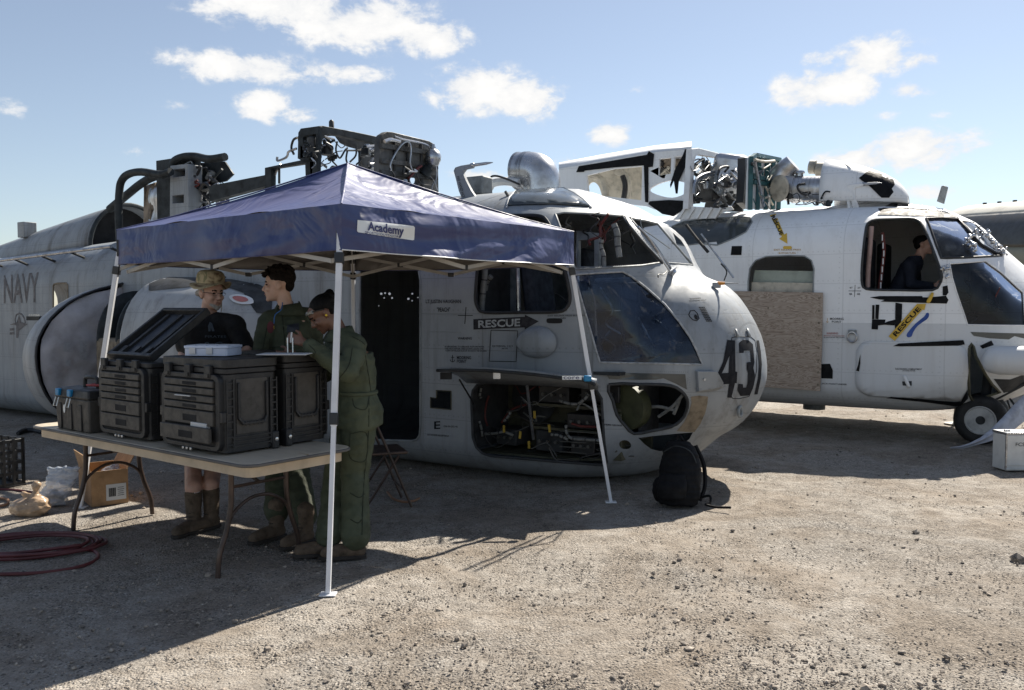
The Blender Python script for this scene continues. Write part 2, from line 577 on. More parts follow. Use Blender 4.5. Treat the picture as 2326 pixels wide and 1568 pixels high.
NOSE_FULL = [(-.9, 1.35, 2.77, .00, .80, .64, .62, .36, .11), (-.45, 1.35, 2.76, .00, .82, .66, .62, .36, .11),
             (-.1, 1.34, 2.71, .00, .86, .70, .64, .40, .10), (.15, 1.31, 2.65, .01, .90, .76, .68, .46, .09),
             (.35, 1.27, 2.57, .03, .92, .82, .74, .54, .06), (.52, 1.21, 2.49, .055, .92, .86, .80, .60, .03),
             (.63, 1.16, 2.39, .075, .92, .86, .84, .64, .02), (.75, 1.10, 2.24, .10, .90, .84, .88, .68, .0),
             (.87, 1.03, 2.09, .14, .90, .82, .92, .72, .0), (.98, .95, 1.96, .19, .88, .80, .90, .74, .0),
             (1.08, .87, 1.84, .25, .84, .76, .84, .76, .0), (1.18, .77, 1.70, .32, .75, .68, .75, .68, .0),
             (1.28, .65, 1.53, .41, .64, .55, .64, .55, .0), (1.37, .51, 1.36, .51, .50, .42, .50, .42, .0),
             (1.44, .36, 1.20, .62, .35, .28, .35, .28, .0), (1.49, .20, 1.06, .74, .19, .15, .19, .15, .0),
             (1.51, .05, .94, .86, .045, .035, .045, .035, .0)]


def section(x, wd, zt, zb, rtx, rtz, rbx, rbz, crown, inset=0.0):
    wd -= inset; zt -= inset; zb += inset
    wd = max(wd, .01)
    if zt - zb < .02: zt = zb = (zt + zb) / 2; zt += .01; zb -= .01
    rtx = min(rtx, wd * .98); rbx = min(rbx, wd * .98)
    h = zt - zb
    if rtz + rbz > h * .98:
        k = h * .98 / (rtz + rbz); rtz *= k; rbz *= k
    half = []
    for i in range(4): half.append((-(wd - rbx) * i / 4, zb))
    for i in range(11):
        a = R(90 * i / 10)
        half.append((-(wd - rbx) - rbx * math.sin(a), zb + rbz - rbz * math.cos(a)))
    z0, z1 = zb + rbz, zt - rtz
    for i in range(1, 10): half.append((-wd, z0 + (z1 - z0) * i / 10))
    for i in range(11):
        a = R(90 * i / 10)
        half.append((-(wd - rtx) - rtx * math.cos(a), zt - rtz + rtz * math.sin(a)))
    for i in range(1, 5): half.append((-(wd - rtx) * (1 - i / 4), zt + crown * i / 4))
    full = half + [(-y, z) for y, z in half[-2:0:-1]]
    return [V((x, y, z)) for y, z in full]


def nose_rows(xback, droop=0.0, table=None):
    rows = [list(r_) for r_ in (table or NOSE)]
    dense = []
    for i in range(len(rows) - 1):
        n = 2
        for k in range(n):
            t = k / n
            p0 = rows[max(i - 1, 0)]; p1 = rows[i]; p2 = rows[i + 1]; p3 = rows[min(i + 2, len(rows) - 1)]
            dense.append([.5 * ((2 * b) + (c - a) * t + (2 * a - 5 * b + 4 * c - d) * t * t + (3 * b - a - 3 * c + d) * t ** 3) for a, b, c, d in zip(p0, p1, p2, p3)])
    dense.append(rows[-1])
    back = []
    x = xback
    while x < -1.2:
        r0 = [x] + rows[0][1:]
        if x < -2.6: r0[2] += (x + 2.6) * droop
        back.append(r0); x += .8
    for r_ in dense:
        if r_[0] > .63: r_[0] = .63 + (r_[0] - .63) * 1.06
    return back + dense


class Heli:
    def __init__(s, name, loc, rz, xback, label, cat, zs=1.0, droop=0.0, table=None, scale=1.0):
        s.root = empty(name, loc, rz, label, cat, scale=scale)
        s.W = WM[s.root.name]
        s.Wi = s.W.inverted()
        rows = nose_rows(xback, droop, table)
        Z = Matrix.Diagonal((1, 1, zs, 1))
        s.outer = [[s.W @ (Z @ p) for p in section(*r_)] for r_ in rows]
        s.inner = [[s.W @ (Z @ p) for p in section(*r_, inset=.035)] for r_ in rows[:-3]]
        nu = len(s.outer[0])
        b = MB(); b.grid(s.outer, True)
        vs = [V(v) for v in b.v]
        s.bvh = BVHTree.FromPolygons(vs, b.f)
        b.f.append(tuple(len(b.v) - nu + k for k in range(nu)))
        n_out = len(b.v)
        inn = MB(); inn.grid(s.inner, True)
        inn.f.append(tuple(len(inn.v) - nu + k for k in range(nu)))
        b.add(inn.v, [tuple(reversed(f)) for f in inn.f])
        for k in range(nu):                                   # close the rear edge
            k2 = (k + 1) % nu
            b.f.append((k, k + n_out, k2 + n_out, k2))
        s.shell = b
        s.cut = MB()
        s.mirror = Matrix.Scale(-1, 4, V((0, 1, 0)))

    def hit(s, px, py, tries=14):
        d = ray(px, py).normalized()
        p, n, i, dist = s.bvh.ray_cast(CAM, d)
        if p is not None and n.dot(d) > 0: n = -n
        return p, n, dist

    def near(s, px, py):
        """like hit, but slides towards the middle of the shell when the sight line just misses"""
        for k in range(60):
            r_ = s.hit(px - k * 2.0, py - k * 0.6)
            if r_[0] is not None: return r_
        return r_

    def cutter(s, poly, near=.25, far=.3, both=False):
        ds = []
        for a, b in poly:
            p, n, dist = s.hit(a, b); ds.append(dist)
        ok = [d for d in ds if d is not None]
        avg = sum(ok) / len(ok)
        ds = [d if d is not None else avg for d in ds]
        rs = [ray(a, b).normalized() for a, b in poly]
        A = [CAM + r_ * (d - near) for r_, d in zip(rs, ds)]
        B = [CAM + r_ * (d + far) for r_, d in zip(rs, ds)]
        tris = tessellate_polygon([[V((a, b, 0)) for a, b in poly]])
        n = len(poly)
        fs = [tuple(t) for t in tris] + [tuple(i + n for i in reversed(t)) for t in tris]
        fs += [(i, (i + 1) % n, (i + 1) % n + n, i + n) for i in range(n)]
        s.cut.add(A + B, fs)
        if both:
            mm = s.W @ s.mirror @ s.Wi
            s.cut.add([mm @ V(p) for p in A + B], [tuple(reversed(f)) for f in fs])

    def make_skin(s, mat):
        sk = s.shell.build('fuselage_skin', mat, s.root, smooth=32)
        ct = s.cut.build('cutter', None, None, smooth=None)
        md = sk.modifiers.new('b', 'BOOLEAN'); md.operation = 'DIFFERENCE'; md.object = ct; md.solver = 'EXACT'
        md.use_self = True
        dg = bpy.context.evaluated_depsgraph_get()
        me = bpy.data.meshes.new_from_object(sk.evaluated_get(dg))
        sk.modifiers.clear(); old = sk.data; sk.data = me
        bpy.data.objects.remove(ct)
        bm = bmesh.new(); bm.from_mesh(me)
        bmesh.ops.remove_doubles(bm, verts=bm.verts, dist=1e-5)
        for f in bm.faces: f.smooth = True
        for e in bm.edges:
            e.smooth = not (len(e.link_faces) == 2 and e.calc_face_angle(0) > R(32))
        bm.to_mesh(me); bm.free()
        me.materials.clear(); me.materials.append(M[mat])
        s.skin = sk
        return sk

    def drape(s, verts2, faces, name, mat, off=.004, parent=None, thick=0.0, smooth=60):
        """lay a flat drawing on the shell"""
        vs = []; keep = []
        for a, b in verts2:
            p, n, d = s.hit(a, b)
            if p is None:
                keep.append(False); vs.append(V((0, 0, 0)))
            else:
                keep.append(True); vs.append(p + n * off)
        fs = [f for f in faces if all(keep[i] for i in f)]
        me_ = MB(); me_.add(vs, fs)
        o = me_.build(name, mat, parent or s.root, smooth=smooth)
        bm = bmesh.new(); bm.from_mesh(o.data)
        bmesh.ops.delete(bm, geom=[v for v in bm.verts if not v.link_faces], context='VERTS')
        bm.to_mesh(o.data); bm.free()
        if thick:
            md = o.modifiers.new('solid', 'SOLIDIFY'); md.thickness = thick; md.offset = 0
        return o

    def patch(s, poly, name, mat, off=.004, step=14, parent=None, thick=0.0, holes=()):
        v2, f2 = fill2(poly, step, holes)
        return s.drape(v2, f2, name, mat, off, parent, thick)

    def text(s, txt, quad, name, mat, off=.0045, parent=None, bold=0.012, step=16):
        v2, f2 = text2(txt, quad, step, bold)
        return s.drape(v2, f2, name, mat, off, parent)

    def line(s, pts, r, name, mat, off=0.0, parent=None, n=6, step=None):
        q = []
        for i in range(len(pts) - 1):
            (x0, y0), (x1, y1) = pts[i], pts[i + 1]
            k = max(1, int(math.hypot(x1 - x0, y1 - y0) / (step or 10)))
            q += [(x0 + (x1 - x0) * j / k, y0 + (y1 - y0) * j / k) for j in range(k)]
        q.append(pts[-1])
        P = []
        for a, b in q:
            p, nn, d = s.hit(a, b)
            if p is not None: P.append(p + nn * off)
        return MB().tube(P, r, n).build(name, mat, parent or s.root)


def fill2(poly, step=14, holes=()):
    """fill a 2-D outline and refine it so that it can bend"""
    loops = [[V((a, b, 0)) for a, b in poly]] + [[V((a, b, 0)) for a, b in h] for h in holes]
    pts = [p for l_ in loops for p in l_]
    bm = bmesh.new()
    vv = [bm.verts.new(p) for p in pts]
    for t in tessellate_polygon(loops):
        try: bm.faces.new([vv[i] for i in t])
        except ValueError: pass
    return refine2(bm, step)


def refine2(bm, step):
    for _ in range(6):
        long_ = [e for e in bm.edges if e.calc_length() > step]
        if not long_ or len(bm.faces) > 6000: break
        bmesh.ops.subdivide_edges(bm, edges=long_, cuts=1)
        bmesh.ops.triangulate(bm, faces=[f for f in bm.faces if len(f.verts) > 3])
    bm.verts.index_update()
    v2 = [(v.co.x, v.co.y) for v in bm.verts]
    f2 = [tuple(v.index for v in f.verts) for f in bm.faces]
    bm.free()
    return v2, f2


def text_mesh(txt, res=2, spacing=1.0, bold=0.0):
    cu = bpy.data.curves.new('t', 'FONT'); cu.body = txt; cu.resolution_u = res; cu.space_character = spacing
    cu.align_x = 'LEFT'; cu.offset = bold
    o = bpy.data.objects.new('t', cu); col.objects.link(o)
    dg = bpy.context.evaluated_depsgraph_get()
    me = bpy.data.meshes.new_from_object(o.evaluated_get(dg))
    bpy.data.objects.remove(o); bpy.data.curves.remove(cu)
    bm = bmesh.new(); bm.from_mesh(me); bpy.data.meshes.remove(me)
    bmesh.ops.triangulate(bm, faces=bm.faces)
    xs = [v.co.x for v in bm.verts]; ys = [v.co.y for v in bm.verts]
    x0, x1, y0, y1 = min(xs), max(xs), min(ys), max(ys)
    for v in bm.verts: v.co = V(((v.co.x - x0) / (x1 - x0), (v.co.y - y0) / (y1 - y0), 0))
    return bm


def text2(txt, quad, step, bold=0.0):
    """quad = lower left, lower right, upper right, upper left on the photo grid"""
    bm = text_mesh(txt, bold=bold)
    a, b, c, d = [V((x, y, 0)) for x, y in quad]
    for v in bm.verts:
        u, t = v.co.x, v.co.y
        v.co = (a * (1 - u) + b * u) * (1 - t) + (d * (1 - u) + c * u) * t
    return refine2(bm, step)


def paint(name, c, c2, rough=.42, grime=(.10, .095, .085), root=None, line=.35, linew=.012, streak=.5, dark=.55, band=0.0, split=None):
    """weathered aircraft paint with panel seams, in the machine's own axes"""
    m, nt_, b = nmat(name)
    l = nt_.links.new
    t = node(nt_, 'ShaderNodeTexCoord'); t.object = root
    P = t.outputs['Object']
    big = node(nt_, 'ShaderNodeTexNoise', Scale=1.6, Detail=7.0, Roughness=.65); l(P, big.inputs['Vector'])
    mp = node(nt_, 'ShaderNodeMapping'); mp.inputs['Scale'].default_value = (7.0, 7.0, .55); l(P, mp.inputs['Vector'])
    st = node(nt_, 'ShaderNodeTexNoise', Scale=1.0, Detail=7.0, Roughness=.7); l(mp.outputs[0], st.inputs['Vector'])
    base = ramp(nt_, big.outputs['Fac'], [(.25, c2), (.6, c), (.8, tuple(min(1, x * 1.06) for x in c))])
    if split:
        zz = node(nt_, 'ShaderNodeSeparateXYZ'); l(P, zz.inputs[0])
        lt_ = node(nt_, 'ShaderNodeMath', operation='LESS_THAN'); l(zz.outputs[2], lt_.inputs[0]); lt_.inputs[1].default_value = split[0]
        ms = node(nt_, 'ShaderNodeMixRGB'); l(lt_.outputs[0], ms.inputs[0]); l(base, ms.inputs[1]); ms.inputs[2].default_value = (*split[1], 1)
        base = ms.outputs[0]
    gmask = ramp(nt_, st.outputs['Fac'], [(.50, 0.0), (.80, streak)])
    mix = node(nt_, 'ShaderNodeMixRGB'); l(gmask, mix.inputs[0]); l(base, mix.inputs[1]); mix.inputs[2].default_value = (*grime, 1)
    sp = node(nt_, 'ShaderNodeSeparateXYZ'); l(P, sp.inputs[0])

    def mth(op, a, b_=None):
        n = node(nt_, 'ShaderNodeMath', operation=op)
        for i, x in enumerate((a, b_)):
            if x is None: continue
            if isinstance(x, (int, float)): n.inputs[i].default_value = x
            else: l(x, n.inputs[i])
        return n.outputs[0]

    def seams(ch, period, width, off=0.0):
        f = mth('FRACT', mth('ADD', mth('DIVIDE', sp.outputs[ch], period), 100.0 + off))
        return mth('LESS_THAN', mth('ABSOLUTE', mth('SUBTRACT', f, .5)), width / period / 2)
    s1 = mth('MAXIMUM', seams(0, line * 3.1, linew, .2), seams(2, line, linew * .7, .15))
    # rivets: dots along the seams
    r1 = mth('MULTIPLY', seams(2, line, .016, .05), seams(0, .06, .016))
    r2 = mth('MULTIPLY', seams(0, line * 3.1, .016, .24), seams(2, .06, .016))
    rv = mth('MAXIMUM', r1, r2)
    sm = mth('MAXIMUM', mth('MULTIPLY', s1, dark * .55), mth('MULTIPLY', rv, dark * .45))
    if band:
        fb_ = mth('ABSOLUTE', mth('SUBTRACT', mth('FRACT', mth('ADD', mth('DIVIDE', sp.outputs[0], line * 3.1), 100.2)), .5))
        pb = ramp(nt_, fb_, [(.0, 1.0), (.07, .25), (.16, 0.0)])
        bm_ = mth('MULTIPLY', mth('MULTIPLY', pb, ramp(nt_, st.outputs['Fac'], [(.35, .1), (.7, 1.0)])), band)
        mixb = node(nt_, 'ShaderNodeMixRGB'); l(bm_, mixb.inputs[0]); l(mix.outputs[0], mixb.inputs[1]); mixb.inputs[2].default_value = (.11, .105, .10, 1)
        mix = mixb
    mx2 = node(nt_, 'ShaderNodeMixRGB'); l(sm, mx2.inputs[0]); l(mix.outputs[0], mx2.inputs[1]); mx2.inputs[2].default_value = (*[x * .3 for x in c], 1)
    l(mx2.outputs[0], b.inputs['Base Color'])
    l(ramp(nt_, st.outputs['Fac'], [(.3, rough), (.8, min(1, rough + .3))]), b.inputs['Roughness'])
    hb = node(nt_, 'ShaderNodeTexNoise', Scale=4.5, Detail=2.0); l(P, hb.inputs['Vector'])
    hh = mth('SUBTRACT', mth('MULTIPLY', hb.outputs['Fac'], .5), mth('MULTIPLY', mth('MAXIMUM', s1, rv), .06))
    bp = node(nt_, 'ShaderNodeBump', Strength=.35, Distance=.03); l(hh, bp.inputs['Height']); l(bp.outputs[0], b.inputs['Normal'])
    return m


def glass(name, tint=(.75, .85, .9), amt=.72, rough=.03, ior=1.5, dust_sheen_c=(.35, .38, .42)):
    """thin pane: mostly see-through, mirror-like at glancing angles, filmed with dust and painted reflection"""
    m, nt_, b = nmat(name)
    l = nt_.links.new
    nt_.nodes.remove(b)
    o = nt_.nodes['Material Output']
    tr = node(nt_, 'ShaderNodeBsdfTransparent'); tr.inputs[0].default_value = (*tint, 1)
    gl = node(nt_, 'ShaderNodeBsdfGlossy'); gl.inputs['Roughness'].default_value = rough; gl.inputs[0].default_value = (.85, .9, 1, 1)
    df = node(nt_, 'ShaderNodeBsdfDiffuse'); df.inputs[0].default_value = (*dust_sheen_c, 1)
    fr = node(nt_, 'ShaderNodeFresnel', IOR=ior)
    t = node(nt_, 'ShaderNodeTexCoord'); n = node(nt_, 'ShaderNodeTexNoise', Scale=5.0, Detail=6.0); l(t.outputs['Object'], n.inputs['Vector'])
    dust_sheen = ramp(nt_, n.outputs['Fac'], [(.35, .02), (.75, 1 - amt)])  # film mask: real dust, and on some panes a painted reflection
    m1 = node(nt_, 'ShaderNodeMixShader'); l(fr.outputs[0], m1.inputs[0]); l(tr.outputs[0], m1.inputs[1]); l(gl.outputs[0], m1.inputs[2])
    m2 = node(nt_, 'ShaderNodeMixShader'); l(dust_sheen, m2.inputs[0]); l(m1.outputs[0], m2.inputs[1]); l(df.outputs[0], m2.inputs[2])
    l(m2.outputs[0], o.inputs['Surface'])
    return m


def _plane(s, px, py, axis, val):
    """where the sight line meets the machine's own plane  x|y|z = val"""
    a = s.Wi @ CAM
    d = s.Wi.to_3x3() @ ray(px, py)
    k = (val - a[axis]) / d[axis]
    return s.W @ (a + d * k)


Heli.on = lambda s, px, py, axis, val: _plane(s, px, py, 'xyz'.index(axis), val)
Heli.ons = lambda s, pts, axis, val: [_plane(s, a, b, 'xyz'.index(axis), val) for a, b in pts]
Heli.L = lambda s, x, y, z: s.W @ V((x, y, z))
Heli.dir = lambda s, x, y, z: s.W.to_3x3() @ V((x, y, z))


def plate(s, poly, axis, val, thick, name, mat, parent=None, holes=(), bevel=.004, smooth=40):
    vec = [0, 0, 0]; vec['xyz'.index(axis)] = thick
    m = MB().prism(s.ons(poly, axis, val), s.dir(*vec), [s.ons(h, axis, val) for h in holes])
    return m.build(name, mat, parent or s.root, bevel=bevel, seg=1, smooth=smooth)


Heli.plate = plate


def pipe(s, pts, axis, val, r, name, mat, parent=None, n=7, k=4, jit=0.0, rnd=random):
    P = [s.on(a, b, axis, val + (rnd.uniform(-jit, jit) if jit else 0)) for a, b in pts]
    return MB().tube(spline(P, k) if len(P) > 2 else P, r, n).build(name, mat, parent or s.root)


Heli.pipe = pipe


def farhole(s, px, py, r, yv=1.35):
    c = s.on(px, py, 'y', yv)
    d = (c - CAM).normalized()
    u = d.cross(V((0, 0, 1))).normalized(); v = u.cross(d)
    A = [c - d * .35 + (u * math.cos(a) + v * math.sin(a)) * r for a in [i * math.pi / 4 for i in range(8)]]
    s.cut.prism(A, d * .8)


Heli.farhole = farhole


def chain(s, pts, axis, val, size):
    pass


def textplane(s, txt, quad, axis, val, name, mat, parent=None, off=0.0):
    v2, f2 = text2(txt, quad, 400)
    return MB().add(s.ons(v2, axis, val), f2).build(name, mat, parent or s.root)


Heli.textplane = textplane


def barrel(s, a, b, prof, name, mat, axis='y', val=0.0, n=28, parent=None):
    """turned part whose axis runs from a to b (photo points on the given plane); prof = [(radius, 0..1)]"""
    A, B = s.on(*a, axis, val), s.on(*b, axis, val)
    d = B - A
    M_ = Matrix.Translation(A) @ d.to_track_quat('Z', 'Y').to_matrix().to_4x4()
    return MB().lathe([(r_, t_ * d.length) for r_, t_ in prof], M_, n).build(name, mat, parent or s.root)


Heli.barrel = barrel


class Swap:
    """drape onto another surface than the fuselage"""
    def __init__(s, X, mb): s.X = X; s.b = BVHTree.FromPolygons([V(v) for v in mb.v], mb.f)
    def __enter__(s): s.old = s.X.bvh; s.X.bvh = s.b
    def __exit__(s, *a): s.X.bvh = s.old

# ------------------------------------------------------------------ grey helicopter
G = Heli('grey_helicopter', (1.0227, 8.397, 0.096), R(-33), -13.0,
         'stripped grey navy helicopter numbered 431 lying on its belly behind the canopy', 'helicopter', droop=.042, scale=.94)
paint('grey_paint', (.275, .30, .325), (.205, .225, .25), root=G.root, streak=.7, band=.55)
plain('dark_void', (.012, .012, .013), .9, var=.3)
plain('black_rubber', (.016, .016, .018), .6, var=.3)
plain('stencil_grey', (.035, .035, .04), .8, var=.35, scale=30, spec=.15)
plain('stencil_light', (.36, .38, .40), .7, var=.3, scale=30)
plain('frame_dark', (.022, .028, .032), .6, var=.4, scale=9, spec=.3)
plain('bare_metal', (.42, .43, .45), .32, metal=.9, var=.35, scale=8, bump=.15, bscale=25)
plain('primer', (.075, .072, .045), .7, var=.4, scale=10)
plain('white_sleeve', (.17, .175, .17), .6, var=.3, scale=20)
plain('wire_black', (.02, .02, .022), .45)
plain('wire_red', (.11, .02, .018), .6)
plain('tag_yellow', (.40, .27, .03), .6)
plain('scuffed_tan', (.20, .165, .12), .6, var=.4, scale=14)
plain('cabin_dark', (.035, .038, .042), .8, var=.4)
plain('panel_grey', (.22, .24, .25), .6, var=.35)
glass('cockpit_glass', (.30, .38, .50), .45, dust_sheen_c=(.06, .095, .17))  # bluish film colour paints in the blue reflection on this pane

WIN_SIDE = rounded(T(3, [(395, 1230), (412, 1330), (475, 1375), (760, 1374), (1040, 1370), (1110, 1338), (1138, 1270), (1120, 1140), (1060, 900), (1000, 745), (950, 648), (890, 615), (760, 612), (620, 618), (520, 650), (470, 740), (420, 960)]))
WIN_QUARTER = T(4, [(42, 700), (110, 688), (330, 698), (575, 716), (640, 810), (760, 960), (868, 1082), (720, 1105), (470, 1120), (200, 1135), (150, 1000), (90, 830)])
WIN_FRONT = T(4, [(628, 732), (740, 752), (842, 776), (930, 880), (1020, 985), (1118, 1100), (1020, 1092), (925, 1085), (830, 975), (720, 840)])
DOOR = T(8, [(78, 140), (300, 112), (440, 108), (500, 118), (538, 160), (552, 240), (552, 800), (552, 1400), (545, 1455), (525, 1488), (485, 1500), (300, 1494), (78, 1486), (78, 800)])
BAY = T(13, [(362, 400), (375, 320), (410, 275), (470, 258), (800, 272), (1270, 288), (1345, 318), (1385, 385), (1395, 560), (1405, 720), (1425, 880), (1395, 906), (1100, 884), (800, 858), (520, 835), (450, 812), (402, 765), (375, 690)])
CHIN = rounded(T(9, [(460, 1058), (700, 1056), (890, 1058), (990, 1080), (1060, 1140), (1080, 1200), (1066, 1275), (1025, 1340), (950, 1388), (800, 1420), (660, 1442), (590, 1380), (525, 1295), (492, 1180)]), 2)
PANE = T(9, [(190, 195), (380, 182), (570, 172), (640, 210), (760, 305), (900, 430), (1010, 560), (1100, 690), (1150, 790), (1195, 900), (900, 893), (600, 888), (392, 882), (365, 800), (335, 690), (280, 500), (230, 330)])
STRIP = T(9, [(440, 962), (700, 968), (1060, 975), (1072, 1096), (985, 1050), (890, 1008), (830, 1018), (640, 1020), (462, 1014)])
GEARWELL = T(14, [(300, 495), (450, 478), (600, 462), (728, 452), (700, 505), (640, 550), (560, 585), (470, 600), (400, 582), (350, 545)])
PORT = T(13, [(90, 320), (205, 325), (206, 470), (44, 455), (44, 375), (91, 380)])
REARWIN = T(21, [(668, 770), (680, 745), (720, 735), (835, 732), (852, 755), (855, 900), (850, 1010), (720, 1060), (668, 1060)])
ROUND = rounded(T(14, [(150, 540), (170, 518), (210, 515), (240, 540), (240, 570), (210, 583), (165, 575)]), 2)

G.cutter(WIN_SIDE)
G.cutter(WIN_QUARTER, both=True)
G.cutter(WIN_FRONT, both=True)
G.cutter(DOOR)
G.cutter(BAY)
G.cutter(CHIN)
G.cutter(PANE)
G.cutter(GEARWELL)
G.cutter(PORT)
G.cutter(REARWIN)
G.cutter(ROUND)
for hx, hy, hr in ((245, 345, .03), (275, 340, .022), (310, 345, .032), (330, 378, .022), (268, 378, .018), (226, 440, .012), (458, 385, .028), (488, 345, .022), (487, 400, .016), (533, 375, .014)):
    G.farhole(*T(8, (hx, hy)), hr * .55)
G.make_skin('grey_paint')
G.patch(PANE, 'lower_window_pane', 'cockpit_glass', off=-.012, step=22)


# ---- cockpit and bays (machine's own axes)
gr = G.root
MB().box((-.35, 0, .985), (1.9, 2.3, .03)).build('cockpit_floor', 'cabin_dark', gr, True)
b = MB().prism([V((-1.05, -1.28, 1.0)), V((-1.05, 1.28, 1.0)), V((-1.05, 1.28, 2.05)), V((-1.05, .9, 2.55)), V((-1.05, -.9, 2.55)), V((-1.05, -1.28, 2.05))], (-.03, 0, 0),
               [[V((-1.05, -.3, 1.02)), V((-1.05, -.3, 2.3)), V((-1.05, .3, 2.3)), V((-1.05, .3, 1.02))]])
bh = b.build('cockpit_bulkhead', 'panel_grey', gr, True)
MB().box((-1.0, -.78, 1.75), (.06, .5, .9)).build('breaker_panel', 'cabin_dark', bh, True, bevel=.01)
plain('seat_cloth', (.02, .026, .038), .8, var=.4, scale=12, bump=.3)


def seat(yc):
    st = MB().box((-.32, yc, 1.36), (.46, .46, .12)).box((-.32, yc, 1.17), (.3, .34, .28)).build('pilot_seat', 'seat_cloth', gr, True, bevel=.03)
    MB().box((-.58, yc, 1.82), (.14, .46, .86), Matrix.Translation((-.58, yc, 1.8)) @ Matrix.Rotation(R(-8), 4, 'Y') @ Matrix.Translation((.58, -yc, -1.8))).build('seat_back', 'seat_cloth', st, True, bevel=.05)
    MB().tube([(-.62, yc - .27, 1.0), (-.66, yc - .27, 2.25)], .022).tube([(-.62, yc + .27, 1.0), (-.66, yc + .27, 2.25)], .022).build('seat_rail', 'bare_metal', st, True)


seat(-.62); seat(.62)
ip = MB().box((.5, 0, 1.52), (.2, 1.5, .6)).build('instrument_panel', 'cabin_dark', gr, True, bevel=.03)
MB().add([(.18, -.85, 1.86), (.18, .85, 1.86), (.66, .58, 1.88), (.66, -.58, 1.88), (.18, -.85, 1.82), (.18, .85, 1.82), (.66, .58, 1.8), (.66, -.58, 1.8)],
         [(0, 3, 2, 1), (4, 5, 6, 7), (0, 1, 5, 4), (1, 2, 6, 5), (2, 3, 7, 6), (3, 0, 4, 7)]).build('glare_shield', 'panel_grey', gr, True, bevel=.015)
for k in range(5):
    MB().lathe([(.045, 0), (.05, .012), (.038, .016), (0, .016)], Matrix.Translation((.395, -.62 + .3 * k, 1.6)) @ Matrix.Rotation(R(-90), 4, 'Y'), 14).build('gauge', 'bare_metal', ip, True)
MB().box((.1, 0, 1.3), (.8, .34, .5)).build('centre_console', 'cabin_dark', gr, True, bevel=.02)
for yc in (-.62, .62):
    MB().tube(spline([(.1, yc, 1.0), (.12, yc, 1.3), (.06, yc, 1.55), (.02, yc + .04, 1.62)], 5), .018).build('control_stick', 'wire_black', gr, True)
    MB().tube([(.45 + .0, yc + .13 * math.cos(a), 1.28 + .13 * math.sin(a)) for a in [i * math.pi / 10 for i in range(20)]], .014, 6, True).bar((.45, yc - .13, 1.28), (.45, yc + .13, 1.28), .012).bar((.45, yc, 1.15), (.45, yc, 1.41), .012).build('rudder_ring', 'bare_metal', gr, True)
rnd = random.Random(3)
# looms behind the glass
for k in range(16):
    x0 = rnd.uniform(-.1, .75); y0 = rnd.uniform(-.95, -.2); z0 = rnd.uniform(1.05, 1.5)
    P = [(x0, y0, z0)]
    for j in range(4): P.append((P[-1][0] + rnd.uniform(-.22, .16), P[-1][1] + rnd.uniform(-.12, .16), max(1.03, P[-1][2] + rnd.uniform(-.16, .2))))
    MB().tube(spline(P, 4), rnd.choice((.005, .008, .012)), 6).build('cable', rnd.choice(('white_sleeve', 'wire_black', 'bare_metal', 'bare_metal', 'white_sleeve')), gr, True)
for k in range(18):
    x0 = rnd.uniform(-.9, .45); y0 = rnd.uniform(-1.0, .3)
    P = [(x0, y0, 2.5 - .1 * abs(x0))]
    for j in range(4): P.append((P[-1][0] + rnd.uniform(-.14, .14), P[-1][1] + rnd.uniform(-.1, .1), P[-1][2] - rnd.uniform(.02, .12)))
    MB().tube(spline(P, 4), rnd.choice((.005, .008, .014)), 6).build('overhead_cable', rnd.choice(('wire_black', 'panel_grey', 'white_sleeve', 'wire_black', 'wire_red')), gr, True)


def sleeve(pts, axis, val, r, name='wire_loom'):
    P = spline([G.on(a, b, axis, val) for a, b in pts], 6)
    o = MB().tube(P, r, 10).build(name, 'white_sleeve', gr)
    for i in range(3, len(P) - 1, 5):
        MB().tube([P[i] - (P[i + 1] - P[i]).normalized() * .006, P[i] + (P[i + 1] - P[i]).normalized() * .006], r * 1.06, 10).build('cable_tie', 'wire_black', o)


sleeve(T(3, [(470, 960), (468, 1080), (455, 1200), (440, 1380)]), 'y', -1.16, .03)
sleeve(T(3, [(520, 1090), (485, 1130), (470, 1200)]), 'y', -1.1, .026)
sleeve(T(4, [(500, 780), (525, 850), (530, 940), (545, 1040)]), 'y', -.85, .028)
sleeve(T(4, [(405, 900), (400, 960), (420, 1020), (425, 1120)]), 'y', -.95, .018)
G.plate(T(4, [(205, 830), (385, 850), (385, 1130), (205, 1130)]), 'y', -.55, .05, 'door_post', 'panel_grey', holes=[T(4, [(225, 905), (345, 905), (345, 1110), (225, 1110)])])
# dark tinted skylight, door seal and window seals
plain('smoked_dome', (.05, .058, .06), .18, var=.5, scale=5, c2=(.03, .04, .045), spec=.7)
G.patch(T(3, [(650, 540), (668, 490), (712, 430), (772, 395), (860, 388), (985, 392), (1080, 412), (1160, 450), (1230, 500), (1285, 548), (1130, 538), (1000, 530), (830, 534)]), 'skylight', 'smoked_dome', off=.012, step=18, thick=.012)
G.line(T(3, [(640, 560), (660, 480), (712, 425), (772, 390), (880, 380), (1000, 385), (1090, 405), (1170, 445), (1240, 495), (1300, 555)]), .011, 'skylight_trim', 'stencil_light', off=.006)


def ringline(poly, r, name, mat, off=0.0, parent=None):
    return G.line(list(poly) + [poly[0]], r, name, mat, off, parent, 6)


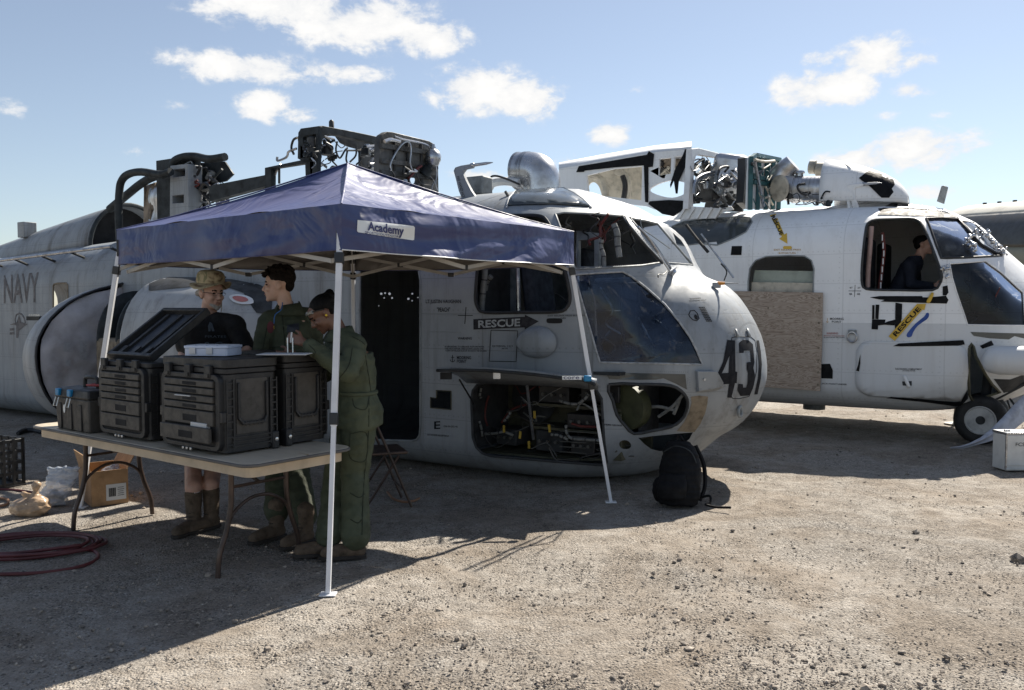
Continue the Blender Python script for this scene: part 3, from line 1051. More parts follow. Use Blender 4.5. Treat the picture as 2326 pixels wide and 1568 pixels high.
ringline(WIN_SIDE, .016, 'window_seal', 'black_rubber')
ringline(CHIN, .014, 'window_seal', 'cabin_dark')
ringline(DOOR, .011, 'door_frame', 'panel_grey')
ringline(PORT, .006, 'hatch_frame', 'primer')
ringline(REARWIN, .012, 'window_seal', 'scuffed_tan')
ringline(PANE, .009, 'window_trim', 'stencil_light', .002)
ringline(BAY, .012, 'bay_seal', 'cabin_dark')
ringline(WIN_QUARTER, .010, 'window_trim', 'panel_grey')
ringline(WIN_FRONT, .010, 'window_trim', 'panel_grey')
G.patch(STRIP, 'narrow_window', 'smoked_dome', off=.004, step=18)

# ---- avionics bay
bx0, bx1 = -.98, .66
bay = MB()
bay.box(((bx0 + bx1) / 2, -.55, .56), (bx1 - bx0, .03, .86)).build('bay_back', 'primer', gr, True)
MB().box((bx0 - .01, -.90, .58), (.03, .66, .8)).build('bay_side', 'cabin_dark', gr, True)
MB().box((bx1 + .01, -.66, .62), (.03, .4, .5)).build('bay_side', 'cabin_dark', gr, True)
MB().prism([V((bx0, -1.14, .13)), V((.0, -1.05, .13)), V((bx1, -.62, .13)), V((bx1, -.55, .13)), V((bx0, -.55, .13))], (0, 0, .02)).build('bay_floor', 'primer', gr, True)
for zz in (.4, .63):
    MB().box((.1, -.74, zz), (1.1, .36, .025)).build('bay_shelf', 'primer', gr, True)
MB().lathe([(.26, 0), (.27, .03), (.22, .05), (0, .05)], Matrix.Translation((-.62, -.6, .66)) @ Matrix.Rotation(R(90), 4, 'X'), 24).build('round_duct', 'cabin_dark', gr, True)
rnd = random.Random(21)
cols = ['wire_black', 'wire_black', 'wire_black', 'white_sleeve', 'wire_red', 'soft_grey', 'wire_black', 'wire_black']
plain('soft_grey', (.09, .09, .085), .6)
for (xc, zc, ww, hh) in ((-.25, .28, .3, .2), (.12, .27, .26, .18), (.42, .26, .22, .2), (.1, .5, .3, .14), (.42, .52, .2, .16), (-.2, .74, .34, .16), (.3, .78, .4, .16), (-.75, .28, .24, .16)):
    ab = MB().box((xc, -.8, zc), (ww, .3, hh)).build('avionics_box', rnd.choice(('cabin_dark', 'wire_black', 'primer')), gr, True, bevel=.008)
    for q in range(3): MB().cyl((xc - ww * .3 + q * ww * .3, -.95, zc), (xc - ww * .3 + q * ww * .3, -.99, zc), .016, 10).build('connector', 'soft_grey', ab, True)
for q in range(5): MB().tube([(-.1, -1.0, .2 + q * .05), (bx1 - .05, -.85, .2 + q * .05)], .006, 6).build('conduit', 'soft_grey', gr, True)
for k in range(30):
    x0 = rnd.uniform(bx0 + .05, bx1 - .1); z0 = rnd.uniform(.2, .9); y0 = rnd.uniform(-1.15, -.7)
    P = [(x0, y0, z0)]
    dx = rnd.choice((-1, 1))
    for j in range(rnd.choice((3, 4, 5))):
        P.append((min(bx1 - .04, max(bx0 + .04, P[-1][0] + dx * rnd.uniform(.02, .2))), min(-.62, max(-1.2, P[-1][1] + rnd.uniform(-.1, .1))), min(.95, max(.16, P[-1][2] + rnd.uniform(-.14, .12)))))
    rr = rnd.choice((.003, .004, .006, .009))
    MB().tube(spline(P, 4), rr, 6).build('cable', rnd.choice(cols), gr, True)
for k in range(5):
    x0 = rnd.uniform(bx0 + .08, .1); z0 = rnd.uniform(.22, .62); a = rnd.uniform(-.6, .6)
    MB().bar((x0, -1.2, z0), (x0 + .02 * math.sin(a), -1.2, z0 + .07), .022, .01).build('cable_tag', 'tag_yellow', gr, True)
for p_ in ([(1055, 400), (1120, 420), (1190, 425), (1250, 390), (1280, 350)], [(470, 660), (560, 655), (620, 645), (690, 670)], [(1105, 590), (1110, 650), (1150, 695), (1260, 705), (1360, 712)], [(440, 300), (430, 360), (440, 380)], [(990, 665), (1040, 670), (1080, 685), (1120, 705)], [(620, 560), (655, 520), (670, 490)], [(425, 560), (440, 610), (450, 680)]):
    sleeve(T(13, p_), 'y', -1.12, .013)
for p_ in ([(500, 360), (480, 430), (470, 520), (490, 600)], [(600, 570), (680, 470), (790, 430)], [(1150, 580), (1230, 600), (1350, 605)]):
    G.pipe(T(13, p_), 'y', -1.0, .011, 'cable', 'wire_red')
# open bay door, its prop and stay
HT = [(92, 152), (250, 148), (480, 152), (700, 168), (850, 182), (960, 196), (1080, 212), (1180, 218), (1225, 222), (1280, 240), (1335, 262)]
hz = []
for (a, b_) in T(13, HT):
    hz.append(G.on(a, b_, 'y', -1.85))
inn = [G.on(a, b_, 'y', -1.36) for a, b_ in T(13, [(330, 250), (450, 252), (600, 258), (760, 264), (880, 268), (980, 272), (1080, 278), (1160, 284), (1220, 290), (1290, 296), (1360, 300)])]
mid1 = [a.lerp(b_, .35) + V((0, 0, .035)) for a, b_ in zip(hz, inn)]
mid2 = [a.lerp(b_, .7) + V((0, 0, .03)) for a, b_ in zip(hz, inn)]
hatch = MB().grid([hz, mid1, mid2, inn]).build('bay_door', 'grey_paint', gr, solid=.03)
MB().tube([p - V((0, 0, .012)) for p in hz], .014, 6).build('door_edge', 'cabin_dark', hatch)
MB().box((0, 0, 0), (.1, .05, .06), Matrix.Translation(G.on(*T(13, (165, 205)), 'y', -1.75))).build('door_latch', 'black_rubber', hatch)
MB().box((0, 0, 0), (.06, .02, .06), Matrix.Translation(G.on(*T(13, (563, 200)), 'y', -1.78))).build('door_bracket', 'bare_metal', hatch)
MB().tube([G.on(*T(13, (800, 285)), 'y', -1.6), G.on(*T(13, (850, 700)), 'y', -1.28)], .013).build('door_prop', 'bare_metal', gr)
MB().tube([G.on(*T(13, (270, 235)), 'y', -1.7), G.on(*T(13, (380, 420)), 'y', -1.33)], .008).build('door_stay', 'black_rubber', gr)

# ---- chin bay
MB().box((.6, -.28, .7), (.9, .03, .5)).build('chin_back', 'dark_void', gr, True)
plain('olive_drum', (.045, .05, .022), .6, var=.3)
c_ = G.on(*T(9, (625, 1235)), 'y', -.85)
MB().lathe([(.19, -.06), (.2, 0), (.2, .07), (.12, .075), (0, .075)], Matrix.Translation(c_) @ Matrix.Rotation(R(-45), 4, 'Z') @ Matrix.Rotation(R(90), 4, 'X'), 24).build('landing_light_can', 'olive_drum', gr)
for p_ in ([(670, 1090), (700, 1130), (740, 1160)], [(740, 1240), (850, 1230), (940, 1250), (990, 1260)], [(1020, 1160), (1000, 1220), (970, 1290)], [(850, 1310), (960, 1230), (1040, 1140)]):
    G.pipe(T(9, p_), 'y', -.75, .015, 'cable', 'white_sleeve')

# ---- shell fittings
G.patch(T(9, [(1105, 1150), (1170, 1142), (1238, 1150), (1232, 1210), (1215, 1280), (1180, 1360), (1130, 1428), (1060, 1425), (990, 1420), (1050, 1350), (1090, 1270), (1108, 1200)]), 'bare_patch', 'scuffed_tan', step=18)
dome_c, dome_n, _ = G.hit(*T(8, (1480, 725)))
rows_ = []
for i in range(9):
    a = i / 8
    rr = math.cos(a * math.pi / 2) ** .6 if i < 8 else 0.001
    rows_.append([G.W @ (G.Wi @ dome_c + V((math.cos(t_) * rr * .19 - .05 * math.sin(a * 1.57), -.13 * math.sin(a * math.pi / 2), math.sin(t_) * rr * .15 - .01 * a))) for t_ in [k * math.pi / 14 for k in range(28)]])
MB().grid(rows_, True).build('side_blister', 'grey_paint', gr, smooth=70)
p_c, n_c, _ = G.near(*T(9, (1195, 1040)))
n_h = V((n_c.x, n_c.y, 0)).normalized(); t_h = V((-n_h.y, n_h.x, 0)); t_h = t_h if t_h.x > 0 else -t_h
def sf(a, b, c): return p_c + t_h * a + n_h * b + V((0, 0, c))
MB().add([sf(-.07, -.06, .10), sf(.09, -.10, .10), sf(.09, .10, .10), sf(-.07, .06, .10), sf(.17, .06, -.0), sf(-.05, .05, -.07), sf(-.05, -.08, -.10), sf(.14, -.12, -.12), sf(.17, .04, -.04)],
         [(0, 1, 2, 3), (3, 2, 4, 8, 5), (1, 7, 8, 4, 2), (0, 3, 5, 6), (5, 8, 7, 6), (0, 6, 7, 1)]).build('step_fairing', 'grey_paint', gr, bevel=.006)
MB().lathe([(.012, 0), (.012, .02), (0, .02)], Matrix.Translation(sf(-.01, .055, .03)) @ n_h.to_track_quat('Z', 'Y').to_matrix().to_4x4(), 10).build('step_stud', 'bare_metal', gr)
tr = G.near(*T(9, (1478, 1258)))
tie = MB().tube([tr[0] + tr[1] * .02 + (G.dir(0, 1, 0) * math.cos(a) + V((0, 0, 1)) * math.sin(a)) * .045 for a in [k * math.pi / 8 for k in range(16)]], .014, 7, True).build('tow_ring', 'panel_grey', gr)
# grille on the nose
for (x0, x1) in ((1162, 1210),):
    for r_ in range(9):
        for c2_ in range(4):
            u0 = 1165 + c2_ * 12 + r_ * 7.2; v0 = 450 + r_ * 13.2
            G.patch(T(9, [(u0, v0), (u0 + 9, v0 - .5), (u0 + 11, v0 + 9), (u0 + 2, v0 + 9.5)]), 'grille_slot', 'dark_void', step=30)
for r_ in range(8):
    u0 = 1532 + r_ * 8.8; v0 = 455 + r_ * 13.2
    G.patch(T(9, [(u0, v0), (u0 + 17, v0), (u0 + 22, v0 + 9), (u0 + 4, v0 + 9)]), 'grille_slot', 'dark_void', step=30)
G.line(T(9, [(1088, 510), (1100, 480), (1130, 475), (1155, 500), (1168, 540), (1150, 558), (1120, 550), (1098, 530), (1088, 510)]), .004, 'vent_ring', 'stencil_grey', .002)
G.patch(rounded(T(9, [(1128, 520), (1140, 508), (1156, 525), (1156, 548), (1138, 545)]), 2), 'vent_hole', 'dark_void')
# nose pitot stub
p0, n0, _ = G.near(*T(9, (1290, 300)))
MB().box((0, 0, 0), (.07, .05, .05), Matrix.Translation(p0 + n0 * .03)).build('probe_base', 'grey_paint', gr, bevel=.006)
plain('orange_cap', (.55, .22, .03), .6)
MB().tube([p0 + n0 * .05, p0 + n0 * .05 + G.dir(.07, 0, 0)], [.018, .012], 8).build('probe_cap', 'orange_cap', gr)
MB().tube([p0 + n0 * .05 + G.dir(.07, 0, 0), p0 + n0 * .05 + G.dir(.20, .0, 0)], [.009, .003], 8).build('probe', 'stencil_light', gr)
# nose door outline and handles
G.line(T(9, [(1425, 690), (1460, 682), (1520, 684), (1570, 682), (1605, 710), (1622, 800), (1618, 950), (1590, 1080), (1560, 1150), (1480, 1168), (1430, 1165), (1418, 1140), (1432, 1050), (1430, 900), (1420, 760), (1425, 690)]), .0035, 'nose_door_seam', 'stencil_grey', .001)
for a in ((1442, 625), (1532, 620)):
    G.patch(T(9, [a, (a[0] + 14, a[1] + 2), (a[0] + 30, a[1] + 62), (a[0] + 16, a[1] + 62)]), 'nose_door_hinge', 'grey_paint', off=.012, thick=.01)
NUM = [[(1388, 708), (1448, 712), (1452, 955), (1466, 958), (1462, 1045), (1448, 1046), (1420, 1160), (1388, 1158), (1402, 1052), (1302, 1058), (1312, 970), (1355, 880)],
       [(1480, 730), (1508, 708), (1552, 710), (1588, 742), (1600, 880), (1592, 928), (1604, 980), (1596, 1060), (1560, 1142), (1490, 1146), (1468, 1100), (1474, 1050), (1510, 1054), (1512, 1080), (1535, 1080), (1545, 1050), (1550, 970), (1540, 935), (1540, 885), (1552, 882), (1572, 880), (1568, 792), (1518, 792), (1515, 810), (1482, 810)],
       [(1616, 712), (1636, 712), (1650, 800), (1658, 900), (1650, 1010), (1625, 1132), (1600, 1134), (1628, 1010), (1636, 900), (1628, 800)]]
plain('number_black', (.012, .013, .017), .7, var=.3, scale=20, spec=.15)
hole4 = T(9, [(1405, 830), (1398, 965), (1345, 968), (1362, 935)])
G.patch(T(9, NUM[0]), 'numeral', 'number_black', step=12, holes=[hole4])
G.patch(T(9, NUM[1]), 'numeral', 'number_black', step=12)
G.patch(T(9, NUM[2]), 'numeral', 'number_black', step=12)
# rescue arrow
G.patch(T(22, [(766, 402), (1412, 370), (1412, 345), (1586, 428), (1410, 530), (1408, 505), (768, 532)]), 'rescue_arrow', 'stencil_grey', step=20)
G.text('RESCUE', T(22, [(830, 512), (1355, 490), (1355, 392), (830, 416)]), 'rescue_lettering', 'stencil_light', off=.008, bold=.03)
G.patch(rounded(T(22, [(1685, 400), (1720, 390), (1850, 390), (1878, 405), (1880, 435), (1855, 452), (1715, 452), (1685, 435)]), 2), 'release_slot', 'dark_void')
G.text('EXIT RELEASE PRESS BUTTON', T(8, [(1552, 524), (1838, 522), (1838, 510), (1552, 510)]), 'stencil', 'stencil_grey')
G.text('TURN', T(8, [(1650, 542), (1692, 542), (1692, 530), (1650, 530)]), 'stencil', 'stencil_grey')
G.text('LT JUSTIN VAUGHAN', T(22, [(170, 215), (610, 215), (610, 155), (170, 155)]), 'stencil', 'stencil_grey')
G.text('"PEACH"', T(22, [(310, 310), (475, 308), (475, 252), (310, 252)]), 'stencil', 'stencil_grey')
G.text('WARNING', T(22, [(572, 658), (748, 658), (748, 625), (572, 625)]), 'stencil', 'stencil_grey')
G.text('IF NECESSARY TO ENGAGE ROTORS WITH', T(22, [(408, 754), (898, 757), (898, 738), (408, 735)]), 'stencil', 'stencil_grey')
G.text('THE HELICOPTER TIED DOWN LEAVE ONE', T(22, [(404, 780), (896, 782), (896, 764), (404, 760)]), 'stencil', 'stencil_grey')
G.text('TURN OF BLADE SLACK IN EACH TIE DOWN', T(22, [(412, 806), (932, 810), (932, 792), (412, 786)]), 'stencil', 'stencil_grey')
G.text('MOORING', T(22, [(560, 903), (738, 905), (738, 862), (560, 862)]), 'stencil', 'stencil_grey')
G.text('POINT', T(22, [(560, 947), (680, 950), (680, 912), (560, 910)]), 'stencil', 'stencil_grey')
G.line(T(22, [(503, 850), (503, 936)]), .0025, 'anchor_mark', 'stencil_grey', .002)
G.line(T(22, [(485, 880), (524, 880)]), .0025, 'anchor_mark', 'stencil_grey', .002)
G.line(T(22, [(474, 910), (484, 930), (503, 938), (522, 930), (532, 912)]), .003, 'anchor_mark', 'stencil_grey', .002)
G.line(T(22, [(672, 250), (657, 460)]), .0035, 'level_cross', 'stencil_grey', .001)
G.line(T(22, [(572, 353), (755, 354)]), .0035, 'level_cross', 'stencil_grey', .001)
G.line(T(22, [(985, 538), (1320, 548), (1300, 934), (962, 928), (985, 538)]), .0035, 'panel_seam', 'dark_void', .0005)
G.text('EXTERNAL  I C S', T(22, [(1006, 748), (1262, 746), (1262, 728), (1006, 728)]), 'stencil', 'stencil_grey')
G.text('28-75', T(22, [(1120, 778), (1198, 776), (1198, 760), (1120, 760)]), 'stencil', 'stencil_grey')
G.text('E', T(13, [(74, 622), (122, 620), (122, 560), (74, 562)]), 'stencil', 'number_black')
G.text('PRIME RELEASE', T(13, [(1408, 592), (1545, 600), (1545, 588), (1408, 580)]), 'stencil', 'stencil_grey')
G.text('ON 50-252 46', T(13, [(148, 606), (258, 610), (258, 596), (148, 592)]), 'stencil', 'stencil_grey')
G.text('EXT POWER RECEPTACLE', T(13, [(22, 672), (188, 684), (188, 670), (22, 658)]), 'stencil', 'stencil_grey')
plain('navy_letter', (.13, .125, .13), .7, var=.35, scale=15)
G.text('NAVY', T(21, [(50, 990), (490, 975), (490, 595), (50, 635)]), 'navy_lettering', 'navy_letter')
G.patch(T(21, [(205, 1420), (205, 1260), (125, 1255), (215, 1220), (240, 1130), (265, 1220), (350, 1245), (290, 1290), (240, 1330), (230, 1420)]), 'star_emblem', 'navy_letter')
G.patch(T(21, [(125, 1300), (180, 1295), (180, 1325), (125, 1330)]), 'star_emblem_bar', 'navy_letter')
G.patch(T(21, [(125, 1350), (180, 1345), (180, 1375), (125, 1380)]), 'star_emblem_bar', 'navy_letter')
G.line(T(21, [(205, 1260), (190, 1190), (205, 1130), (240, 1112), (275, 1125), (305, 1170), (320, 1230)]), .02, 'star_emblem_ring', 'navy_letter', -.012)
G.text('WARNING', T(9, [(1095, 395), (1180, 388), (1178, 376), (1093, 383)]), 'stencil', 'stencil_grey')
G.text('SHOCK HAZARD DO NOT', T(9, [(1090, 408), (1225, 400), (1224, 392), (1089, 400)]), 'stencil', 'stencil_grey')
# wipers
def wiper(X, a, b_, c, d_):
    p1, n1_, _ = X.near(*c)
    P = [X.on(*q_, 'x', xv) for q_, xv in ((a, .78), (b_, .95))]
    o = MB().tube([P[0], P[1], p1 + n1_ * .06, p1], .009, 6).build('wiper_arm', 'bare_metal', X.root)
    return P


wiper(G, T(4, (765, 880)), T(4, (940, 1150)), T(4, (955, 1155)), None)
bl = [G.on(*T(4, q_), 'x', .80) for q_ in ((620, 800), (760, 960), (880, 1085))]
MB().tube(bl, .012, 6).build('wiper_blade', 'black_rubber', G.root)
G.pipe(T(4, [(690, 800), (770, 885), (850, 1000), (930, 1100), (955, 1150)]), 'x', .86, .011, 'wiper_arm', 'bare_metal')
pw, nw, _ = G.near(*T(4, (945, 1170)))
MB().lathe([(.03, 0), (.03, .05), (.015, .06), (0, .06)], Matrix.Translation(pw) @ nw.to_track_quat('Z', 'Y').to_matrix().to_4x4(), 12).build('wiper_pivot', 'bare_metal', G.root)
G.pipe(T(4, [(915, 1150), (890, 1175), (850, 1175), (848, 1200)]), 'x', 1.0, .005, 'washer_hose', 'wire_black')

def pitot(X, poly, tip, plane, mat, txt):
    o = X.plate(poly, 'y', plane, .05, 'pitot_mast', mat, bevel=.02)
    A, B = X.on(*tip[0], 'y', plane + .025), X.on(*tip[1], 'y', plane + .025)
    MB().tube([A, A.lerp(B, .12), A.lerp(B, .14), A.lerp(B, .7), B], [.024, .024, .017, .015, .004], 10).build('pitot_tube', 'bare_metal', o)
    X.textplane('NO HAND HOLD', txt, 'y', plane - .003, 'stencil', 'stencil_grey', o)


pitot(G, T(3, [(222, 262), (235, 236), (280, 222), (362, 208), (370, 238), (312, 250), (292, 275), (318, 340), (360, 420), (430, 520), (400, 540), (310, 540), (262, 420), (240, 330)]),
      T(3, [(362, 222), (532, 198)]), -.8, 'grey_paint', T(3, [(248, 310), (300, 500), (322, 494), (268, 304)]))

rv = MB()
def rivets(k, a, b, n):
    for i in range(n):
        t = i / (n - 1)
        p, nn, _ = G.hit(*T(k, (a[0] + (b[0] - a[0]) * t, a[1] + (b[1] - a[1]) * t)))
        if p is None: continue
        u = nn.orthogonal().normalized(); w2 = nn.cross(u); r_ = .0045
        rv.add([p + nn * .0035] + [p + nn * .0008 + (u * math.cos(q) + w2 * math.sin(q)) * r_ for q in (0, 1.257, 2.513, 3.77, 5.027)], [(0, 1, 2), (0, 2, 3), (0, 3, 4), (0, 4, 5), (0, 5, 1)])
for k, a, b, n in ((8, (572, 250), (572, 1440), 60), (8, (590, 250), (590, 1440), 60), (22, (150, 345), (560, 345), 26), (22, (150, 555), (600, 566), 28), (22, (180, 760), (180, 560), 14), (22, (95, 1003), (300, 1014), 14),
                   (9, (430, 945), (1080, 960), 40), (9, (1095, 1000), (1100, 1180), 10), (9, (1080, 1010), (1082, 1170), 10), (4, (210, 1120), (880, 1090), 46), (4, (600, 735), (905, 1095), 26), (3, (640, 555), (1310, 560), 44),
                   (3, (420, 510), (760, 395), 40), (21, (560, 600), (1240, 560), 50), (21, (540, 620), (530, 1080), 36), (21, (1235, 400), (1225, 680), 22), (21, (0, 890), (640, 862), 46), (21, (0, 998), (640, 985), 46)):
    rivets(k, a, b, n)
rvo = rv.build('rivet_rows', 'panel_grey', gr); tag(rvo, kind='stuff')

# ------------------------------------------------------------------ white helicopter
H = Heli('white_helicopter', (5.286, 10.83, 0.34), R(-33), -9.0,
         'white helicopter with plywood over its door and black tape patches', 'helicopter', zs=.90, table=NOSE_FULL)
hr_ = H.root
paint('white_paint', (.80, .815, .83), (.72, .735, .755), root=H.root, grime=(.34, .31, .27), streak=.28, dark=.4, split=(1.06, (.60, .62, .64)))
plain('black_tape', (.007, .0075, .009), .6, var=.4, scale=14, bump=.3, bscale=30, spec=.15)
plain('yellow_paint', (.62, .40, .05), .6, var=.15, scale=10)
plain('blue_spray', (.02, .07, .30), .6)
plain('stencil_yellow', (.45, .27, .08), .7)
plain('stencil_red', (.4, .13, .12), .7)
plain('foil', (.55, .56, .58), .25, metal=.9, var=.3, bump=.8, bscale=30)
plain('teal_paint', (.022, .10, .115), .5, var=.3)
plain('cream_paint', (.50, .46, .38), .6, var=.3, scale=8)
plain('duct_metal', (.50, .51, .53), .38, metal=.85, var=.35, scale=6, c2=(.30, .27, .23))
plain('white_trim', (.72, .73, .74), .45, var=.15)
glass('dark_glass', (.22, .21, .21), .62, ior=1.22)
glass('painted_sheen_glass', (.40, .41, .42), .15, ior=1.3)  # heavy pale film paints in the grey reflection of the centre panes
glass('blue_glass', (.20, .26, .34), .94, ior=1.3)

HW_SIDE = rounded(T(5, [(692, 1060), (686, 960), (700, 780), (722, 610), (748, 567), (800, 548), (930, 543), (1060, 540), (1125, 555), (1168, 600), (1230, 740), (1300, 930), (1316, 1000), (1295, 1060), (1240, 1102), (1000, 1102), (760, 1098), (712, 1085)]), 2)
HW_QUARTER = T(27, [(32, 490), (280, 482), (545, 505), (680, 650), (760, 760), (900, 900), (1210, 1075), (900, 1092), (640, 1105), (270, 1112), (180, 880), (100, 650)])
HW_CENTER = T(27, [(580, 520), (780, 545), (900, 660), (1060, 800), (1250, 1000), (1190, 1040), (980, 900), (780, 700)])
HW_CENTER2 = T(27, [(815, 560), (1060, 600), (1240, 790), (1440, 1000), (1560, 1110), (1440, 1100), (1200, 880), (1000, 700)])
HW_PANE = T(10, [(1375, 265 - 265), (1380, 120)]) if False else T(25, [(950, 490), (1110, 478), (1400, 455), (1600, 600), (1750, 740), (1870, 850), (1900, 1265), (1500, 1262), (1175, 1255), (1130, 1120), (1040, 860), (980, 660)])
HW_DOOR = T(0, [(1699, 720), (1699, 640), (1703, 610), (1716, 592), (1740, 583), (1790, 581), (1826, 582), (1842, 592), (1848, 610), (1847, 640), (1846, 720)])
HW_STRIP = T(25, [(1208, 1345), (1600, 1358), (1880, 1365), (1890, 1430), (1760, 1398), (1690, 1440), (1450, 1425), (1250, 1395)])
HW_NOTCH = T(26, [(1195, 130), (1225, 82), (1250, 120), (1280, 240), (1330, 340), (1400, 470), (1490, 600), (1580, 690), (1400, 750), (1230, 790), (1195, 720), (1185, 480)])
for p_ in (HW_SIDE, HW_QUARTER, HW_CENTER, HW_CENTER2): H.cutter(p_)
H.cutter(HW_PANE)
H.cutter(HW_DOOR)
H.cutter(HW_NOTCH)
H.make_skin('white_paint')

for q_, m_ in ((HW_QUARTER, 'dark_glass'), (HW_CENTER, 'painted_sheen_glass'), (HW_CENTER2, 'painted_sheen_glass'), (HW_PANE, 'blue_glass')):
    H.patch(q_, 'window_pane', m_, off=-.012, step=22)


def hring(poly, r, name, mat, off=0.0): return H.line(list(poly) + [poly[0]], r, name, mat, off, None, 6)


hring(HW_SIDE, .014, 'window_seal', 'cabin_dark')
hring(HW_QUARTER, .016, 'window_seal', 'black_rubber')
hring(HW_PANE, .008, 'window_trim', 'white_trim')
hring(HW_DOOR, .010, 'window_seal', 'panel_grey')
hring(HW_NOTCH, .016, 'bay_edge', 'primer')
H.patch(HW_STRIP, 'narrow_window', 'smoked_dome', step=20)

# interior
MB().box((-.35, 0, 1.18), (1.9, 2.2, .03)).build('cockpit_floor', 'cabin_dark', hr_, True)
MB().prism([V((-1.05, -1.26, .9)), V((-1.05, 1.26, .9)), V((-1.05, 1.26, 1.9)), V((-1.05, .8, 2.3)), V((-1.05, -.8, 2.3)), V((-1.05, -1.26, 1.9))], (-.03, 0, 0)).build('cockpit_bulkhead', 'cabin_dark', hr_, True)
for yc in (-.55, .6):
    st = MB().box((-.4, yc, 1.4), (.44, .44, .12)).build('pilot_seat', 'seat_cloth', hr_, True, bevel=.03)
    MB().box((-.64, yc, 1.75), (.12, .44, .7)).build('seat_back', 'seat_cloth', st, True, bevel=.04)
MB().box((.62, 0, 1.42), (.2, 1.6, .5)).build('instrument_panel', 'cabin_dark', hr_, True, bevel=.03)
for p_ in ([(765, 600), (750, 800), (738, 950), (735, 1080)],):
    P = spline([H.on(*q_, 'y', -1.2) for q_ in T(5, p_)], 6)
    plain('pink_sleeve', (.34, .24, .22), .6, var=.3)
    MB().tube(P, .028, 10).build('wire_loom', 'pink_sleeve', hr_)
H.pipe(T(5, [(850, 650), (858, 720), (862, 800), (845, 950), (825, 1095)]), 'y', -1.0, .022, 'wire_loom', 'wire_red')
for k in range(7):
    a, b_ = T(5, (860 - abs(k - 2) * 6, 690 + k * 62))
    MB().box((0, 0, 0), (.012, .012, .07), Matrix.Translation(H.on(a, b_, 'y', -1.03))).build('loom_marker', 'white_trim', hr_)
rnd = random.Random(5)
for k in range(14):
    P = [(rnd.uniform(0, .7), rnd.uniform(-.9, -.2), rnd.uniform(1.0, 1.4))]
    for j in range(3): P.append((P[-1][0] + rnd.uniform(-.2, .2), P[-1][1] + rnd.uniform(-.1, .1), P[-1][2] + rnd.uniform(-.15, .15)))
    MB().tube(spline(P, 4), rnd.choice((.006, .01)), 6).build('cable', rnd.choice(('white_sleeve', 'wire_black', 'bare_metal', 'wire_red')), hr_, True)

# cabin doorway: stacked panels behind the opening, plywood over the lower part
plain('pale_green', (.33, .37, .32), .6, var=.25, scale=5)
H.plate(T(0, [(1713, 614), (1848, 616), (1847, 648), (1708, 645)]), 'y', -1.22, .03, 'cabin_panel', 'pale_green')
H.plate(T(0, [(1706, 641), (1848, 643), (1847, 705), (1704, 700)]), 'y', -1.28, .03, 'cabin_panel', 'cream_paint')
m_, nt_, b_ = nmat('plywood')
t_ = node(nt_, 'ShaderNodeTexCoord'); t_.object = hr_
mp_ = node(nt_, 'ShaderNodeMapping'); mp_.inputs['Scale'].default_value = (1.1, 1.1, 6.0); nt_.links.new(t_.outputs['Object'], mp_.inputs[0])
nz_ = node(nt_, 'ShaderNodeTexNoise', Scale=2.2, Detail=3.0, Distortion=1.2); nt_.links.new(mp_.outputs[0], nz_.inputs['Vector'])
wv_ = node(nt_, 'ShaderNodeMath', operation='MULTIPLY'); nt_.links.new(nz_.outputs['Fac'], wv_.inputs[0]); wv_.inputs[1].default_value = 11.0
fr_ = node(nt_, 'ShaderNodeMath', operation='FRACT'); nt_.links.new(wv_.outputs[0], fr_.inputs[0])
nt_.links.new(ramp(nt_, fr_.outputs[0], [(.0, (.20, .15, .115)), (.3, (.37, .305, .25)), (.75, (.43, .365, .305)), (1.0, (.23, .17, .13))]), b_.inputs['Base Color'])
b_.inputs['Roughness'].default_value = .85
ply = H.plate(T(0, [(1640, 661), (1868, 665), (1866, 780), (1862, 889), (1640, 872)]), 'y', -1.405, .022, 'plywood_sheet', 'plywood', bevel=.002)
for k in range(8):
    for xx in ((1860 - k * .4),):
        c0 = H.on(xx, 678 + k * 28, 'y', -1.406)
        MB().lathe([(.014, 0), (.013, .004), (0, .006)], Matrix.Translation(c0) @ H.dir(0, -1, 0).to_track_quat('Z', 'Y').to_matrix().to_4x4(), 10).build('screw_head', 'scuffed_tan', ply)
for q_ in ((1742, 760), (1738, 778), (1745, 842), (1738, 858), (1744, 700)):
    c0 = H.on(*q_, 'y', -1.4055)
    MB().lathe([(.012, 0), (.008, .001), (0, .0012)], Matrix.Translation(c0) @ H.dir(0, -1, 0).to_track_quat('Z', 'Y').to_matrix().to_4x4(), 10).build('wood_knot', 'scuffed_tan', ply)

# markings and tape
def tape(k, poly, name='tape_strip', mat='black_tape', off=.006): return H.patch(T(k, poly), name, mat, off=off, step=16)


tape(4, [(1722, 712), (1770, 700), (1836, 862), (1858, 850), (1862, 935), (1797, 895), (1818, 880)], 'rescue_arrow', 'yellow_paint', .004)
H.text('RESCUE', T(4, [(1732, 722), (1804, 872), (1832, 860), (1760, 708)]), 'rescue_lettering', 'number_black', off=.007, bold=.03)
tape(4, [(1828, 958), (1836, 952), (1890, 952), (1898, 960), (1896, 972), (1888, 976), (1838, 976), (1828, 970)], 'release_handle', 'yellow_paint')
H.text('EXIT RELEASE PRESS', T(5, [(0, 792), (212, 790), (212, 778), (0, 778)]), 'stencil', 'stencil_yellow')
H.text('BUTTON TURN', T(5, [(38, 818), (170, 818), (170, 804), (38, 804)]), 'stencil', 'stencil_yellow')
tape(4, [(1426, 953), (1506, 952), (1502, 1022), (1418, 1022)])
tape(4, [(952, 800), (1045, 765), (1200, 745), (1480, 725), (1568, 735), (1582, 765), (1535, 840), (1440, 890), (1312, 942), (1308, 918), (1180, 930), (1050, 945), (960, 930)], 'smoked_window', 'smoked_dome', .006)
